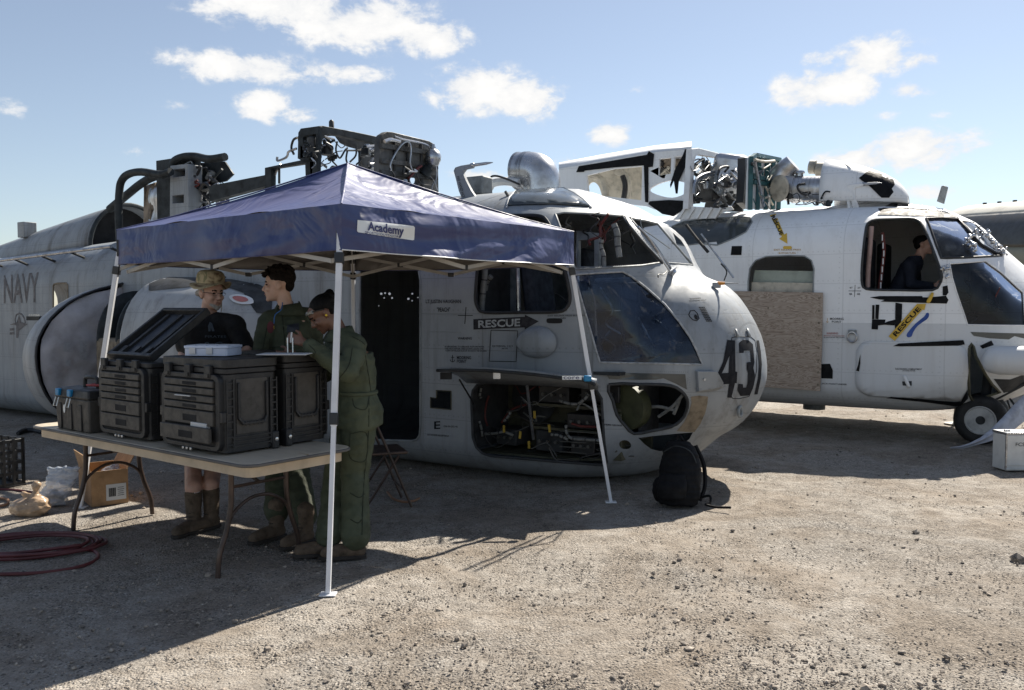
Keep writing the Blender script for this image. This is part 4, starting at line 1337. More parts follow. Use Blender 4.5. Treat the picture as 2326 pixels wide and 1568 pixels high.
hring(T(4, [(955, 800), (1045, 762), (1200, 742), (1480, 722), (1570, 732), (1585, 765), (1538, 842), (1442, 893), (1312, 945), (1180, 932), (1050, 948), (960, 932)]), .008, 'window_trim', 'panel_grey', .006)
tape(5, [(812, 515), (818, 462), (1000, 464), (1250, 476), (1380, 505), (1452, 533), (1330, 528), (1000, 518)])
tape(5, [(848, 460), (880, 415), (938, 388), (990, 384), (960, 462)])
tape(5, [(962, 460), (988, 390), (1060, 384), (1150, 396), (1260, 432), (1388, 500), (1250, 474), (1000, 462)], 'skylight_foil', 'foil', .012)
tape(5, [(1515, 515), (1600, 520), (1670, 548), (1600, 548), (1530, 540)])
tape(23, [(875, 912), (1000, 895), (1530, 895), (1540, 910), (1620, 912), (1830, 890), (1862, 945), (1840, 990), (1010, 965), (1060, 945), (980, 935)])
tape(23, [(907, 1008), (937, 1008), (935, 1185), (905, 1185)])
tape(23, [(950, 1003), (997, 1003), (985, 1186), (945, 1183)])
tape(23, [(905, 1187), (1075, 1190), (1065, 1230), (1100, 1215), (1196, 1190), (1190, 1265), (1060, 1255), (980, 1265), (980, 1315), (898, 1312)])
tape(23, [(1198, 977), (1283, 992), (1278, 1185), (1270, 1200), (1265, 1315), (1192, 1315)], off=.008)
tape(23, [(1790, 775), (1850, 762), (1862, 850), (1835, 888), (1790, 885)])
tape(23, [(1112, 1400), (1470, 993), (1580, 993), (1560, 1075), (1540, 1062), (1190, 1458)], 'rescue_arrow', 'yellow_paint', .010)
H.text('RESCUE', T(23, [(1208, 1408), (1520, 1060), (1478, 1024), (1162, 1368)]), 'rescue_lettering', 'number_black', off=.013, bold=.03)
H.patch(rounded(T(23, [(1588, 955), (1640, 862), (1662, 850), (1676, 872), (1640, 962), (1615, 985), (1592, 978)]), 2), 'release_handle', 'yellow_paint', off=.02, thick=.03)
H.patch(rounded(T(23, [(1340, 1400), (1348, 1358), (1450, 1240), (1560, 1150), (1582, 1112), (1612, 1106), (1620, 1140), (1588, 1190), (1480, 1265), (1420, 1350), (1402, 1400), (1362, 1414)]), 2), 'spray_mark', 'blue_spray')
H.line(T(23, [(692, 755), (684, 906)]), .003, 'level_cross', 'stencil_grey', .001)
H.line(T(23, [(610, 830), (768, 831)]), .003, 'level_cross', 'stencil_grey', .001)
for tx, x_, y_ in (('4T', 622, 802), ('2T', 722, 804), ('4B', 615, 880), ('2B', 714, 880)):
    H.text(tx, T(23, [(x_, y_), (x_ + 40, y_), (x_ + 40, y_ - 22), (x_, y_ - 22)]), 'stencil', 'stencil_grey')
H.text('MOORING', T(23, [(378, 1194), (548, 1196), (548, 1168), (378, 1166)]), 'stencil', 'stencil_grey')
H.text('POINT', T(23, [(402, 1230), (522, 1232), (522, 1206), (402, 1204)]), 'stencil', 'stencil_grey')
H.line(T(23, [(345, 1172), (345, 1226)]), .0025, 'anchor_mark', 'stencil_yellow', .002)
H.line(T(23, [(330, 1212), (345, 1228), (362, 1214)]), .0025, 'anchor_mark', 'stencil_yellow', .002)
H.text('WARNING', T(23, [(334, 1376), (476, 1376), (476, 1350), (334, 1350)]), 'stencil', 'stencil_red')
H.text('IMPORTANT TO ENGAGE ROTORS', T(23, [(300, 1400), (560, 1402), (560, 1388), (300, 1386)]), 'stencil', 'stencil_red')
H.text('IN HELICOPTER TIED DOWN', T(23, [(300, 1420), (560, 1422), (560, 1408), (300, 1406)]), 'stencil', 'stencil_grey')
H.text('JACK POINT UNDER', T(10, [(372, 862), (572, 870), (572, 854), (372, 846)]), 'stencil', 'stencil_grey')
tape(10, [(372, 700), (440, 698), (462, 750), (460, 815), (372, 812)])
tape(10, [(680, 620), (660, 710), (645, 752), (670, 758), (680, 690)], off=.02)
dp = H.patch(T(10, [(640, 840), (650, 600), (670, 560), (700, 535), (760, 522), (1000, 525), (1440, 545), (1490, 570), (1515, 640), (1520, 760), (1500, 900), (1460, 980), (1150, 965), (870, 955), (740, 945), (680, 915), (650, 885)]), 'electronics_door', 'white_paint', off=.012, step=24, thick=.012)
tape(10, [(935, 560), (980, 538), (1480, 512), (1492, 545), (1440, 556), (1000, 562)], off=.022)
tape(10, [(880, 958), (920, 948), (1150, 965), (1400, 985), (1460, 983), (1510, 890), (1515, 960), (1470, 1005), (1420, 1020), (1200, 990)], off=.022)
tape(10, [(1005, 836), (1080, 832), (1080, 866), (1010, 866)], 'latch_recess', 'cabin_dark', .022)
H.patch(rounded(T(10, [(1012, 800), (1022, 790), (1038, 796), (1068, 866), (1062, 880), (1046, 876)]), 2), 'latch_handle', 'white_trim', off=.032, thick=.016)
H.text('ELECTRONICS COMPARTMENT', T(10, [(953, 744), (1160, 746), (1160, 734), (953, 730)]), 'stencil', 'stencil_grey', off=.024)
H.text('ACCESS DOOR', T(10, [(1008, 756), (1108, 757), (1108, 747), (1008, 746)]), 'stencil', 'stencil_grey', off=.024)
tape(25, [(1325, 1520), (1470, 1452), (1500, 1510), (1360, 1556)])
pr, nr, _ = H.hit(*T(23, (660, 1345)))
MB().tube([pr + nr * .025 + (H.dir(1, 0, 0) * math.cos(a) * .05 + V((0, 0, 1)) * (math.sin(a) * .06 - .06)) for a in [k * math.pi / 9 for k in range(18)]], .012, 7, True).build('mooring_ring', 'bare_metal', hr_)
MB().box((0, 0, 0), (.09, .03, .05), Matrix.Translation(pr + nr * .015) @ Matrix.Rotation(R(-33), 4, 'Z')).build('ring_mount', 'panel_grey', hr_, bevel=.006)

# masts on the roof
pitot(H, T(5, [(580, 500), (558, 300), (575, 276), (620, 266), (700, 262), (700, 282), (642, 296), (626, 322), (645, 390), (684, 500)]), T(5, [(695, 270), (845, 260)]), -.75, 'white_trim', T(5, [(602, 478), (600, 320), (576, 322), (606, 478)]) if False else T(5, [(622, 470), (592, 322), (575, 326), (604, 474)][::1]))
H.plate(T(5, [(1275, 405), (1312, 285), (1330, 280), (1364, 292), (1332, 425)]), 'y', .1, .04, 'blade_antenna', 'panel_grey')

# crumpled foil stuck to the windscreen
def crumple(pts, r_, seed):
    rr = random.Random(seed)
    b = Blob0()
    for a, c in pts:
        p, n, _ = H.near(*T(27, (a, c)))
        for k in range(5):
            b.ball(p + n * rr.uniform(.0, .05) + V((rr.uniform(-.03, .03), rr.uniform(-.03, .03), rr.uniform(-.03, .03))), rr.uniform(.4, 1) * r_)
    return b


FOIL = [[(760, 740), (720, 800), (700, 880), (720, 950), (750, 1010), (820, 760)], [(880, 680), (920, 740), (980, 800), (1040, 880), (1090, 930), (1140, 980), (1190, 1030), (1220, 1070)], [(330, 1250), (300, 1330), (330, 1400)]]

# ------------------------------------------------------------------ grey helicopter: stripped roof, sponson
plain('soot_metal', (.045, .046, .046), .55, metal=.2, var=.6, scale=5, bump=.3, bscale=14)
plain('dirty_cloth', (.27, .22, .17), .9, var=.5, scale=5, bump=.5, bscale=10)
plain('pale_duct', (.55, .56, .58), .3, metal=.8, var=.35, scale=4)
plain('grimy_plastic', (.42, .41, .43), .5, var=.55, scale=3.0, c2=(.24, .21, .20), bump=.6, bscale=6)
FW = -2.5
plain('firewall_metal', (.10, .098, .092), .6, metal=.1, var=.7, scale=4, c2=(.03, .03, .03), bump=.3, bscale=14)
fw = G.plate(T(2, [(1212, 215), (1230, 178), (1270, 152), (1310, 154), (1600, 225), (1645, 252), (1670, 325), (1678, 720), (1200, 660)]), 'x', FW, -.08, 'firewall', 'firewall_metal',
             holes=[[(T(2, (1490, 530))[0] + 11 * math.cos(a), T(2, (1490, 530))[1] + 11 * math.sin(a)) for a in [k * math.pi / 6 for k in range(12)]]])
for ya, yb in ((262, 325), (380, 430), (470, 515)):
    P = G.ons(T(2, [(1222, ya), (1664, yb)]), 'x', FW + .02)
    MB().bar(P[0], P[1], .03, .05).build('stiffener', 'soot_metal', fw)
for xa in (1330, 1430, 1540):
    P = G.ons(T(2, [(xa, 200 + (xa - 1330) * .2), (xa + 10, 640)]), 'x', FW + .015)
    MB().bar(P[0], P[1], .02, .03).build('stiffener', 'soot_metal', fw)
for pts, r_, m_ in (([(1300, 460), (1298, 400), (1350, 300), (1405, 238), (1445, 240), (1458, 300), (1450, 400), (1472, 470)], .010, 'bare_metal'),
                    ([(1330, 190), (1400, 215), (1520, 238), (1590, 262), (1612, 300)], .012, 'bare_metal'),
                    ([(1290, 440), (1330, 500), (1320, 560)], .008, 'wire_black'), ([(1500, 490), (1540, 560), (1610, 575)], .008, 'wire_black'),
                    ([(1650, 405), (1660, 480), (1650, 560), (1665, 610)], .008, 'bare_metal'), ([(1440, 520), (1500, 450), (1540, 420)], .014, 'wire_red'),
                    ([(1250, 230), (1300, 215), (1370, 230)], .02, 'bare_metal')):
    G.pipe(T(2, pts), 'x', FW + .06, r_, 'pipe', m_, fw)
c_ = G.on(*T(2, (1632, 358)), 'x', FW + .09)
MB().lathe([(0, -.10), (.06, -.085), (.085, -.03), (.09, .02), (.07, .07), (.025, .10), (.02, .15), (0, .15)], Matrix.Translation(c_), 18).build('fire_bottle', 'bare_metal', fw)
# arch frame behind it
AX = -3.45
ar = G.plate(T(2, [(735, 108), (770, 106), (1000, 150), (1212, 195), (1212, 330), (1196, 300), (1180, 262), (1140, 235), (900, 182), (805, 170), (775, 186), (762, 240), (742, 760), (705, 760), (725, 150)]), 'x', AX, -.10, 'arch_frame', 'frame_dark')
G.plate(T(2, [(870, 190), (1060, 220), (1190, 270), (1205, 420), (1080, 420), (1062, 350), (1040, 290), (960, 268), (905, 240)]), 'x', AX - .3, -.02, 'torn_sheet', 'soot_metal')
G.plate(T(2, [(573, 160), (592, 128), (735, 108), (728, 160), (715, 760), (640, 760), (626, 395), (568, 362)]), 'y', -.92, .06, 'side_frame', 'frame_dark', holes=[T(2, [(612, 195), (655, 178), (712, 172), (700, 345), (612, 355)])])
G.plate(T(2, [(312, 435), (620, 370), (705, 350), (705, 388), (362, 442), (358, 800), (312, 800)]), 'y', -.92, .08, 'roof_beam', 'frame_dark')
G.plate(T(2, [(615, 190), (690, 175), (700, 350), (615, 355)]), 'y', -.7, .05, 'equipment_box', 'soot_metal')
rnd = random.Random(9)
for k in range(26):
    x0, y0 = rnd.uniform(610, 850), rnd.uniform(200, 400)
    pts = [(x0, y0)]
    for j in range(3): pts.append((pts[-1][0] + rnd.uniform(-50, 60), pts[-1][1] + rnd.uniform(-40, 60)))
    G.pipe(T(2, pts), 'x', AX + rnd.uniform(-.35, .1), rnd.choice((.006, .01, .014)), 'pipe', rnd.choice(('wire_black', 'bare_metal', 'soot_metal', 'frame_dark')))
for pts in ([(880, 230), (870, 300), (900, 360), (940, 300), (960, 280)], [(1030, 270), (1025, 340), (980, 390)], [(940, 300), (1030, 300), (1200, 295)], [(960, 300), (950, 370), (970, 420)], [(1150, 390), (1170, 350), (1200, 330)], [(1060, 330), (1060, 380), (1030, 410)]):
    G.pipe(T(2, pts), 'x', AX + .05, .011, 'pipe', 'wire_black')
for pts in ([(410, 350), (412, 380), (470, 360), (490, 340), (500, 310), (560, 285)], [(540, 330), (520, 280), (535, 220), (565, 200)], [(380, 540), (400, 470), (440, 410)], [(425, 440), (425, 560)], [(380, 450), (372, 540)]):
    G.pipe(T(2, pts), 'y', -.85, .014, 'pipe', 'bare_metal' if pts[0][0] < 420 else 'wire_black')
for q_, r_ in (((680, 240), .05), ((680, 320), .06), ((800, 300), .07), ((835, 110), .03)):
    c_ = G.on(*T(2, q_), 'x', AX - .05)
    MB().lathe([(r_, -.05), (r_, .05), (r_ * .5, .07), (0, .07)], Matrix.Translation(c_), 14).build('fitting', 'soot_metal', gr)
# aft roof
ax_ = G.plate(T(1, [(1335, 420), (1475, 405), (1480, 960), (1330, 980)]), 'y', -.85, .22, 'pump_box', 'grey_paint', holes=[T(1, [(1355, 450), (1450, 440), (1450, 500), (1355, 510)]), T(1, [(1350, 655), (1440, 645), (1440, 710), (1350, 715)])])
MB().box((0, 0, 0), (.9, .02, .8), Matrix.Translation(G.on(*T(1, (1400, 600)), 'y', -.62)) @ Matrix.Rotation(R(-33), 4, 'Z')).build('box_back', 'frame_dark', gr)
G.pipe(T(1, [(1350, 440), (1362, 388), (1430, 352), (1530, 347), (1640, 368), (1765, 350)]), 'y', -.7, .05, 'hoop_frame', 'frame_dark', n=10)
G.plate(T(1, [(1480, 430), (1600, 395), (1760, 385), (1828, 485), (1770, 540), (1650, 565), (1600, 760), (1480, 790)]), 'y', -.45, .03, 'torn_cowling', 'frame_dark')
G.pipe(T(1, [(938, 1010), (930, 800), (936, 620), (955, 535), (1010, 485), (1110, 468), (1260, 490), (1340, 465)]), 'y', -1.0, .05, 'hoop_frame', 'frame_dark', n=10)
G.pipe(T(1, [(860, 760), (1000, 645), (1100, 565), (1200, 510), (1340, 480)]), 'y', -.6, .055, 'hoop_frame', 'frame_dark', n=10)
cl = []
for j in range(6):
    row = []
    for i in range(9):
        u, v_ = i / 8, j / 5
        q_ = T(1, (1128 + u * 140, (580 - 45 * u) * (1 - v_) + 900 * v_))
        row.append(G.on(*q_, 'y', -.5 + .05 * math.sin(u * 9 + v_ * 2)))
    cl.append(row)
MB().grid(cl).build('duct_cloth', 'dirty_cloth', gr, solid=.01)
G.barrel(T(1, (1290, 560)), T(1, (1275, 860)), [(.14, 0), (.19, .2), (.2, .45), (.16, .7), (.19, 1)], 'crushed_duct', 'duct_metal', 'y', -.35)
G.plate(T(1, [(1640, 578), (1960, 515), (2080, 492), (2080, 580), (1640, 700)]), 'y', -.92, .1, 'roof_beam', 'frame_dark')
for k in range(22):
    x0, y0 = rnd.uniform(1490, 1680), rnd.uniform(430, 700)
    pts = [(x0, y0)]
    for j in range(3): pts.append((pts[-1][0] + rnd.uniform(-50, 60), pts[-1][1] + rnd.uniform(-50, 60)))
    G.pipe(T(1, pts), 'y', rnd.uniform(-.75, -.5), rnd.choice((.008, .012, .018)), 'pipe', rnd.choice(('wire_black', 'bare_metal', 'white_sleeve', 'soot_metal', 'wire_red')))
# tail pylon fairing on the roof
st = []
for x_, hh, ww in ((-8.25, .68, .66), (-8.9, .63, .64), (-9.6, .57, .60), (-10.4, .50, .54), (-11.2, .42, .46), (-12.2, .32, .38)):
    zr = 2.77 + .11 + (x_ + 2.6) * .042 - .16
    st.append([G.L(x_, -.15 + ww * math.cos(a), zr + hh * math.sin(a)) for a in [math.pi * k / 20 for k in range(21)]])
py = MB().grid(st).build('pylon_fairing', 'grey_paint', gr, solid=.02)
zr = 2.72 - 5.65 * .042
MB().add([G.L(-8.5, -.15, zr)] + [G.L(-8.5, -.15 + .62 * math.cos(a), zr + .64 * math.sin(a)) for a in [math.pi * k / 20 for k in range(21)]], [(0, k + 1, k + 2) for k in range(20)]).build('pylon_bulkhead', 'dark_void', py)
MB().tube([G.L(-8.25, -.15 + .66 * math.cos(a), zr + .68 * math.sin(a)) for a in [math.pi * k / 20 for k in range(21)]], .03, 8).build('pylon_rim', 'frame_dark', py)
MB().box((0, 0, 0), (.2, .2, .24), Matrix.Translation(G.L(-10.6, -.5, 2.86)) @ Matrix.Rotation(R(-33), 4, 'Z')).build('aerial_box', 'grey_paint', gr, bevel=.01)
# handrail
P = [G.on(*q_, 'y', -1.52) for q_ in T(1, [(-60, 1170), (300, 1125), (545, 1093), (870, 1052)])]
hrl = MB().tube(P, .022, 8).build('hand_rail', 'bare_metal', gr)
for a, b_ in (((110, 1150), (215, 1195)), ((320, 1122), (430, 1170)), ((545, 1093), (660, 1140)), ((850, 1055), (930, 1090)), ((-60, 1175), (15, 1208))):
    e_ = G.near(*T(1, b_))
    MB().tube([G.on(*T(1, a), 'y', -1.52), e_[0]], .018, 7).build('rail_bracket', 'soot_metal', hrl)
# exhaust elbow on the far side of the roof
P = spline([G.on(*q_, 'y', .8) for q_ in T(3, [(735, 266), (800, 264), (850, 266), (892, 290), (912, 340), (915, 450)])], 5)
ex = MB().tube(P, [.208] * len(P), 28, caps=False).build('exhaust_elbow', 'pale_duct', gr, solid=.01)
for k in (0, 4, 6):
    MB().tube([P[k] - (P[k + 1] - P[k]).normalized() * .012, P[k] + (P[k + 1] - P[k]).normalized() * .012], .218, 28).build('clamp_ring', 'bare_metal', ex)
# roof bits in front of it
G.pipe(T(3, [(515, 345), (520, 310), (570, 305), (660, 335), (740, 370)]), 'y', .5, .012, 'pipe', 'wire_black')
G.pipe(T(3, [(500, 400), (530, 360), (620, 345), (740, 360)]), 'y', .6, .05, 'roof_hoop', 'white_trim')
G.pipe(T(3, [(630, 425), (665, 485)]), 'y', -.9, .014, 'stub_aerial', 'soot_metal')
MB().box((0, 0, 0), (.28, .2, .2), Matrix.Translation(G.on(*T(3, (412, 385)), 'y', .2)) @ Matrix.Rotation(R(-33), 4, 'Z')).build('roof_box', 'panel_grey', gr, bevel=.02)

# ---- sponson, cut open
def spon_row(x_, k, z0, z1, yo):
    row = []
    for i in range(19):
        a = -math.pi / 2 + math.pi * i / 18
        fr = max(0, math.cos(a)) ** .62
        row.append(G.L(x_, -1.25 - (yo - 1.25) * fr, (z0 + z1) / 2 + (z1 - z0) / 2 * math.sin(a) - .26 * fr * max(0, math.sin(a)) * (k or 0)))
    return row


spn = MB().grid([spon_row(x_, 1, z0, z1, yo) for x_, z0, z1, yo in ((-9.3, .7, 1.0, 1.27), (-8.8, .45, 1.25, 1.45), (-8.3, .25, 1.48, 1.75), (-7.8, .12, 1.66, 2.05), (-7.3, .06, 1.80, 2.30), (-6.95, .04, 1.88, 2.44), (-6.62, .04, 1.92, 2.52))])
paint('pale_grey_paint', (.36, .375, .39), (.27, .285, .30), root=G.root, streak=.6)
so = spn.build('sponson_shell', 'pale_grey_paint', gr, solid=.03)
MB().tube(spon_row(-6.60, 1, .04, 1.92, 2.52), .014, 8).build('sponson_seal', 'black_rubber', so)
face = []
for j in range(15):
    v_ = j / 14; row = []
    for i in range(19):
        a = -math.pi / 2 + math.pi * i / 18
        rr = 1 - v_ * .98
        yy = -1.3 - (2.46 - 1.3) * max(0, math.cos(a)) ** .55 * rr - .1 * (1 - rr)
        row.append(G.L(-6.62 + .12 * (1 - rr) ** .5 + .05 * mn.noise((i * .6, j * .5, 2)), yy, .96 + .90 * math.sin(a) * rr - .24 * max(0, math.sin(a)) * max(0, math.cos(a)) ** .62 * rr))
    face.append(row)
MB().grid(face).build('fuel_cell', 'grimy_plastic', gr, smooth=80)
for (x0, y0, w_, h_) in ((500, 625, 70, 85), (625, 615, 70, 160), (515, 770, 50, 45)):
    for k in range(int(h_ / 9)):
        qd = T(6, [(x0, y0 + k * 9 + 5), (x0 + w_ * random.uniform(.6, 1), y0 + k * 9 + 5), (x0 + w_ * random.uniform(.6, 1), y0 + k * 9), (x0, y0 + k * 9)])
        MB().add(G.ons(qd, 'x', -6.40), [(0, 1, 2, 3)]).build('stencil', 'stencil_light', gr)
# bay ribs and forward fairing
for (xc, z1, yo) in ((-6.15, 1.80, 2.0), (-5.75, 1.80, 2.0), (-5.35, 1.76, 2.1)):
    A = spon_row(xc, 0, .5, z1, yo); B = spon_row(xc, 0, .5, z1 - .3, yo - .34)
    MB().grid([A[6:], B[6:]]).build('bay_rib', 'frame_dark', gr, solid=.03)
MB().tube(spon_row(-5.32, 0, .5, 1.80, 2.2)[7:], .02, 8).build('bay_edge_strip', 'white_trim', gr)
MB().box((-5.6, -1.55, .8), (1.5, .3, 1.1)).build('fuel_bay_wall', 'panel_grey', gr, True, bevel=.05)
MB().box((-5.95, -1.85, .95), (.5, .3, .5)).build('tank_box', 'scuffed_tan', gr, True, bevel=.04)
dome = MB().grid([spon_row(x_, 0, z0, z1, yo) for x_, z0, z1, yo in ((-5.3, .3, 1.95, 2.22), (-4.9, .3, 1.94, 2.2), (-4.4, .32, 1.9, 2.14), (-3.95, .38, 1.84, 2.02), (-3.55, .5, 1.7, 1.84), (-3.2, .7, 1.5, 1.6), (-3.0, .95, 1.2, 1.36))])
dmo = dome.build('sponson_nose', 'pale_grey_paint', gr, solid=.02)
with Swap(G, dome):
    G.patch(T(7, [(-200, 225), (0, 225), (200, 230), (480, 240), (640, 255), (760, 300), (760, 520), (640, 500), (590, 430), (540, 350), (430, 310), (300, 290), (120, 300), (-200, 330)]), 'dark_top', 'soot_metal', off=.018)
    G.patch(rounded(T(7, [(430, 375), (480, 362), (560, 375), (610, 400), (620, 430), (570, 440), (490, 428), (440, 402)]), 2), 'filler_ring', 'white_trim', off=.026)
    plain('red_faded', (.45, .16, .15), .7)
    G.patch(rounded(T(7, [(455, 385), (500, 378), (560, 390), (580, 415), (530, 425), (475, 410)]), 2), 'filler_cap', 'red_faded', off=.032)

# ------------------------------------------------------------------ white helicopter: roof machinery
FX = -2.8
aft = H.plate(T(4, [(70, 352), (400, 292), (820, 222), (1110, 190), (1112, 640), (1080, 660), (960, 720), (760, 640), (70, 560)]), 'y', -.9, .05, 'engine_cowling', 'white_paint',
              holes=[T(4, [(285, 398), (500, 345), (722, 326), (716, 592), (300, 545)]), T(4, [(855, 268), (950, 258), (945, 385), (850, 400)]), T(4, [(975, 252), (1060, 240), (1062, 335), (968, 382)]),
                     rounded(T(4, [(775, 512), (850, 462), (950, 436), (1040, 450), (1090, 475), (1055, 540), (960, 572), (850, 552)]), 3)])
H.plate(T(4, [(240, 360), (760, 300), (760, 640), (240, 580)]), 'y', -.25, .03, 'inner_wall', 'cream_paint', holes=[rounded(T(4, [(298, 560), (302, 475), (340, 450), (378, 478), (398, 530), (396, 560)]), 3)])
for pts in ([(440, 590), (430, 480), (395, 420), (320, 395)], [(600, 600), (610, 480), (585, 400), (520, 365)]):
    H.pipe(T(4, pts), 'y', -.6, .05, 'curved_rib', 'cream_paint', n=8)
H.pipe(T(4, [(575, 600), (590, 480), (570, 400)]), 'y', -.65, .04, 'rubber_seal', 'black_rubber', n=8)
MB().grid([[H.on(*T(4, q_), 'y', yy) + V((0, 0, zz)) for q_ in ((70, 352), (400, 292), (820, 222), (1110, 190))] for yy, zz in ((-.9, 0), (-.6, .06), (0, .1))]).build('cowling_top', 'white_paint', aft, solid=.02)


def flat(k, poly, yv, name='tape_strip', mat='black_tape', th=.006): return H.plate(T(k, poly), 'y', yv, th, name, mat, bevel=0)


flat(4, [(205, 372), (225, 325), (380, 300), (760, 235), (775, 205), (815, 230), (805, 330), (770, 332), (770, 610), (745, 605), (735, 318), (500, 335), (270, 360), (265, 370)], -.915)
flat(4, [(1060, 190), (1090, 200), (1075, 300), (1010, 440), (1000, 540), (985, 540), (970, 440), (945, 495), (940, 470), (980, 350), (1040, 240)], -.93)
flat(4, [(780, 600), (930, 590), (1060, 597), (1060, 650), (970, 718), (880, 700), (770, 622)], -.93)
H.plate(T(4, [(1112, 190), (1165, 182), (1410, 245), (1425, 290), (1425, 345), (1398, 335), (1385, 285), (1345, 262), (1170, 235), (1145, 245), (1132, 300), (1118, 660), (1085, 660)]), 'x', FX, -.08, 'frame_arch', 'white_trim')
rnd = random.Random(31)
for k in range(60):
    x0, y0 = rnd.uniform(1140, 1380), rnd.uniform(290, 600)
    pts = [(x0, y0)]
    for j in range(3): pts.append((pts[-1][0] + rnd.uniform(-40, 60), pts[-1][1] + rnd.uniform(-60, 60)))
    H.pipe(T(4, pts), 'x', FX + rnd.uniform(-.4, .1), rnd.choice((.005, .008, .014)), 'pipe', rnd.choice(('wire_black', 'bare_metal', 'soot_metal', 'panel_grey', 'wire_black')))
for pts, r_ in (([(1125, 540), (1140, 440), (1200, 390), (1310, 365)], .018), ([(1140, 560), (1150, 460), (1210, 410), (1310, 390)], .014), ([(1270, 350), (1310, 290), (1360, 280)], .014), ([(1340, 590), (1400, 560), (1470, 570), (1490, 620)], .016), ([(1330, 610), (1420, 590), (1480, 640)], .014), ([(1300, 620), (1380, 650), (1470, 655)], .02)):
    H.pipe(T(4, pts), 'x', FX + .12, r_, 'pipe', 'panel_grey' if r_ < .017 else 'bare_metal')
# torn mesh screen and gearbox
for k in range(9):
    H.pipe(T(4, [(1140 + k * 14, 350), (1140 + k * 14, 450 - k * 6)]), 'x', FX - .1, .004, 'mesh_wire', 'white_trim', n=4)
for k in range(7):
    H.pipe(T(4, [(1140, 350 + k * 14), (1260, 350 + k * 12)]), 'x', FX - .1, .004, 'mesh_wire', 'white_trim', n=4)
H.barrel(T(4, (1265, 478)), T(4, (1345, 462)), [(.06, 0), (.11, .1), (.12, .5), (.17, .7), (.17, 1)], 'gearbox_case', 'panel_grey', 'y', -.4)
H.barrel(T(4, (1345, 462)), T(4, (1500, 448)), [(.155, 0), (.175, .05), (.175, .12), (.16, .14), (.16, .4), (.172, .42), (.172, .5), (.16, .52), (.15, .9), (.10, .95), (.05, 1)], 'accessory_gearbox', 'white_trim', 'y', -.4)
MB().box((0, 0, 0), (.5, .35, .5), Matrix.Translation(H.on(*T(4, (1420, 380)), 'y', -.2)) @ Matrix.Rotation(R(-33), 4, 'Z') @ Matrix.Rotation(R(12), 4, 'Y')).build('gearbox_housing', 'duct_metal', hr_, bevel=.08)
MB().box((0, 0, 0), (.25, .2, .3), Matrix.Translation(H.on(*T(4, (1235, 520)), 'y', -.4)) @ Matrix.Rotation(R(-33), 4, 'Z')).build('starter_motor', 'soot_metal', hr_, bevel=.04)
for k in range(9):
    a = 2 * math.pi * k / 9
    c_ = H.on(*T(4, (1440, 455)), 'y', -.4) + (V((0, 0, 1)) * math.sin(a) + H.dir(0, 1, 0) * math.cos(a)) * .165
    MB().box((0, 0, 0), (.05, .035, .035), Matrix.Translation(c_) @ Matrix.Rotation(R(-33), 4, 'Z')).build('gearbox_lug', 'soot_metal', hr_)
# teal fire wall
TX = -1.9
tl = H.plate(T(4, [(1575, 262), (1585, 240), (1612, 232), (1795, 270), (1812, 300), (1800, 660), (1560, 660)]), 'x', TX, -.05, 'teal_firewall', 'white_trim')
for pts in ([(1580, 262), (1612, 238), (1800, 275)], [(1575, 262), (1568, 660)], [(1800, 290), (1790, 660)], [(1585, 410), (1795, 440)], [(1590, 450), (1795, 480)], [(1640, 260), (1625, 660)], [(1700, 270), (1690, 660)], [(1750, 285), (1745, 660)]):
    P = H.ons(T(4, pts), 'x', TX + .02)
    for a, b_ in zip(P, P[1:]): MB().bar(a, b_, .05, .05, ext=.01).build('firewall_frame', 'teal_paint', tl)
H.pipe(T(4, [(1605, 290), (1640, 470), (1675, 640)]), 'x', TX + .1, .02, 'strut', 'bare_metal')
H.pipe(T(4, [(1605, 275), (1680, 290), (1760, 285)]), 'x', TX + .1, .018, 'strut', 'cream_paint')
H.plate(T(4, [(1530, 258), (1575, 248), (1570, 660), (1515, 610), (1528, 400)]), 'x', TX - .2, -.1, 'black_post', 'wire_black')
for k in range(18):
    x0, y0 = rnd.uniform(1600, 1740), rnd.uniform(300, 620)
    pts = [(x0, y0)]
    for j in range(2): pts.append((pts[-1][0] + rnd.uniform(-40, 50), pts[-1][1] + rnd.uniform(-60, 60)))
    H.pipe(T(4, pts), 'x', TX + rnd.uniform(.04, .14), rnd.choice((.006, .012)), 'pipe', rnd.choice(('wire_black', 'bare_metal', 'cream_paint', 'teal_paint')))
# intake elbow, engine, cowl
P = spline([H.on(*q_, 'y', -.55) for q_ in T(4, [(1905, 500), (1850, 490), (1800, 470), (1800, 410), (1850, 350), (1905, 300)])], 5)
el = MB().tube(P, [.17] * 8 + [.17 - .003 * i for i in range(len(P) - 8)], 24).build('intake_elbow', 'duct_metal', hr_)
c_ = H.on(*T(4, (1800, 500)), 'y', -.74)
MB().lathe([(.135, 0), (.14, .01), (.12, .03), (0, .035)], Matrix.Translation(c_) @ H.dir(-.25, -1, 0).to_track_quat('Z', 'Y').to_matrix().to_4x4() @ Matrix.Diagonal((1, 1.25, 1, 1)), 28).build('intake_cover', 'cream_paint', el)
en = H.barrel(T(5, (120, 310)), T(5, (450, 308)), [(.12, 0), (.165, .02), (.165, .1), (.175, .1), (.175, .14), (.165, .15), (.165, 1)], 'engine_casing', 'duct_metal', 'y', -.55)
for k in range(8):
    A, B = H.on(*T(5, (175 + k * 30, 309)), 'y', -.55), H.on(*T(5, (178 + k * 30, 309)), 'y', -.55)
    MB().tube([A, B], .169, 28).build('casing_band', 'bare_metal', en)
H.pipe(T(5, [(245, 265), (190, 275), (185, 305), (215, 345), (255, 358)]), 'y', -.73, .012, 'oil_hose', 'wire_black', en)
H.barrel(T(5, (198, 210)), T(5, (198, 168)), [(.05, 0), (.05, .5), (.07, .55), (.07, .8), (.06, 1)], 'oil_filler', 'bare_metal', 'y', -.55, 16)
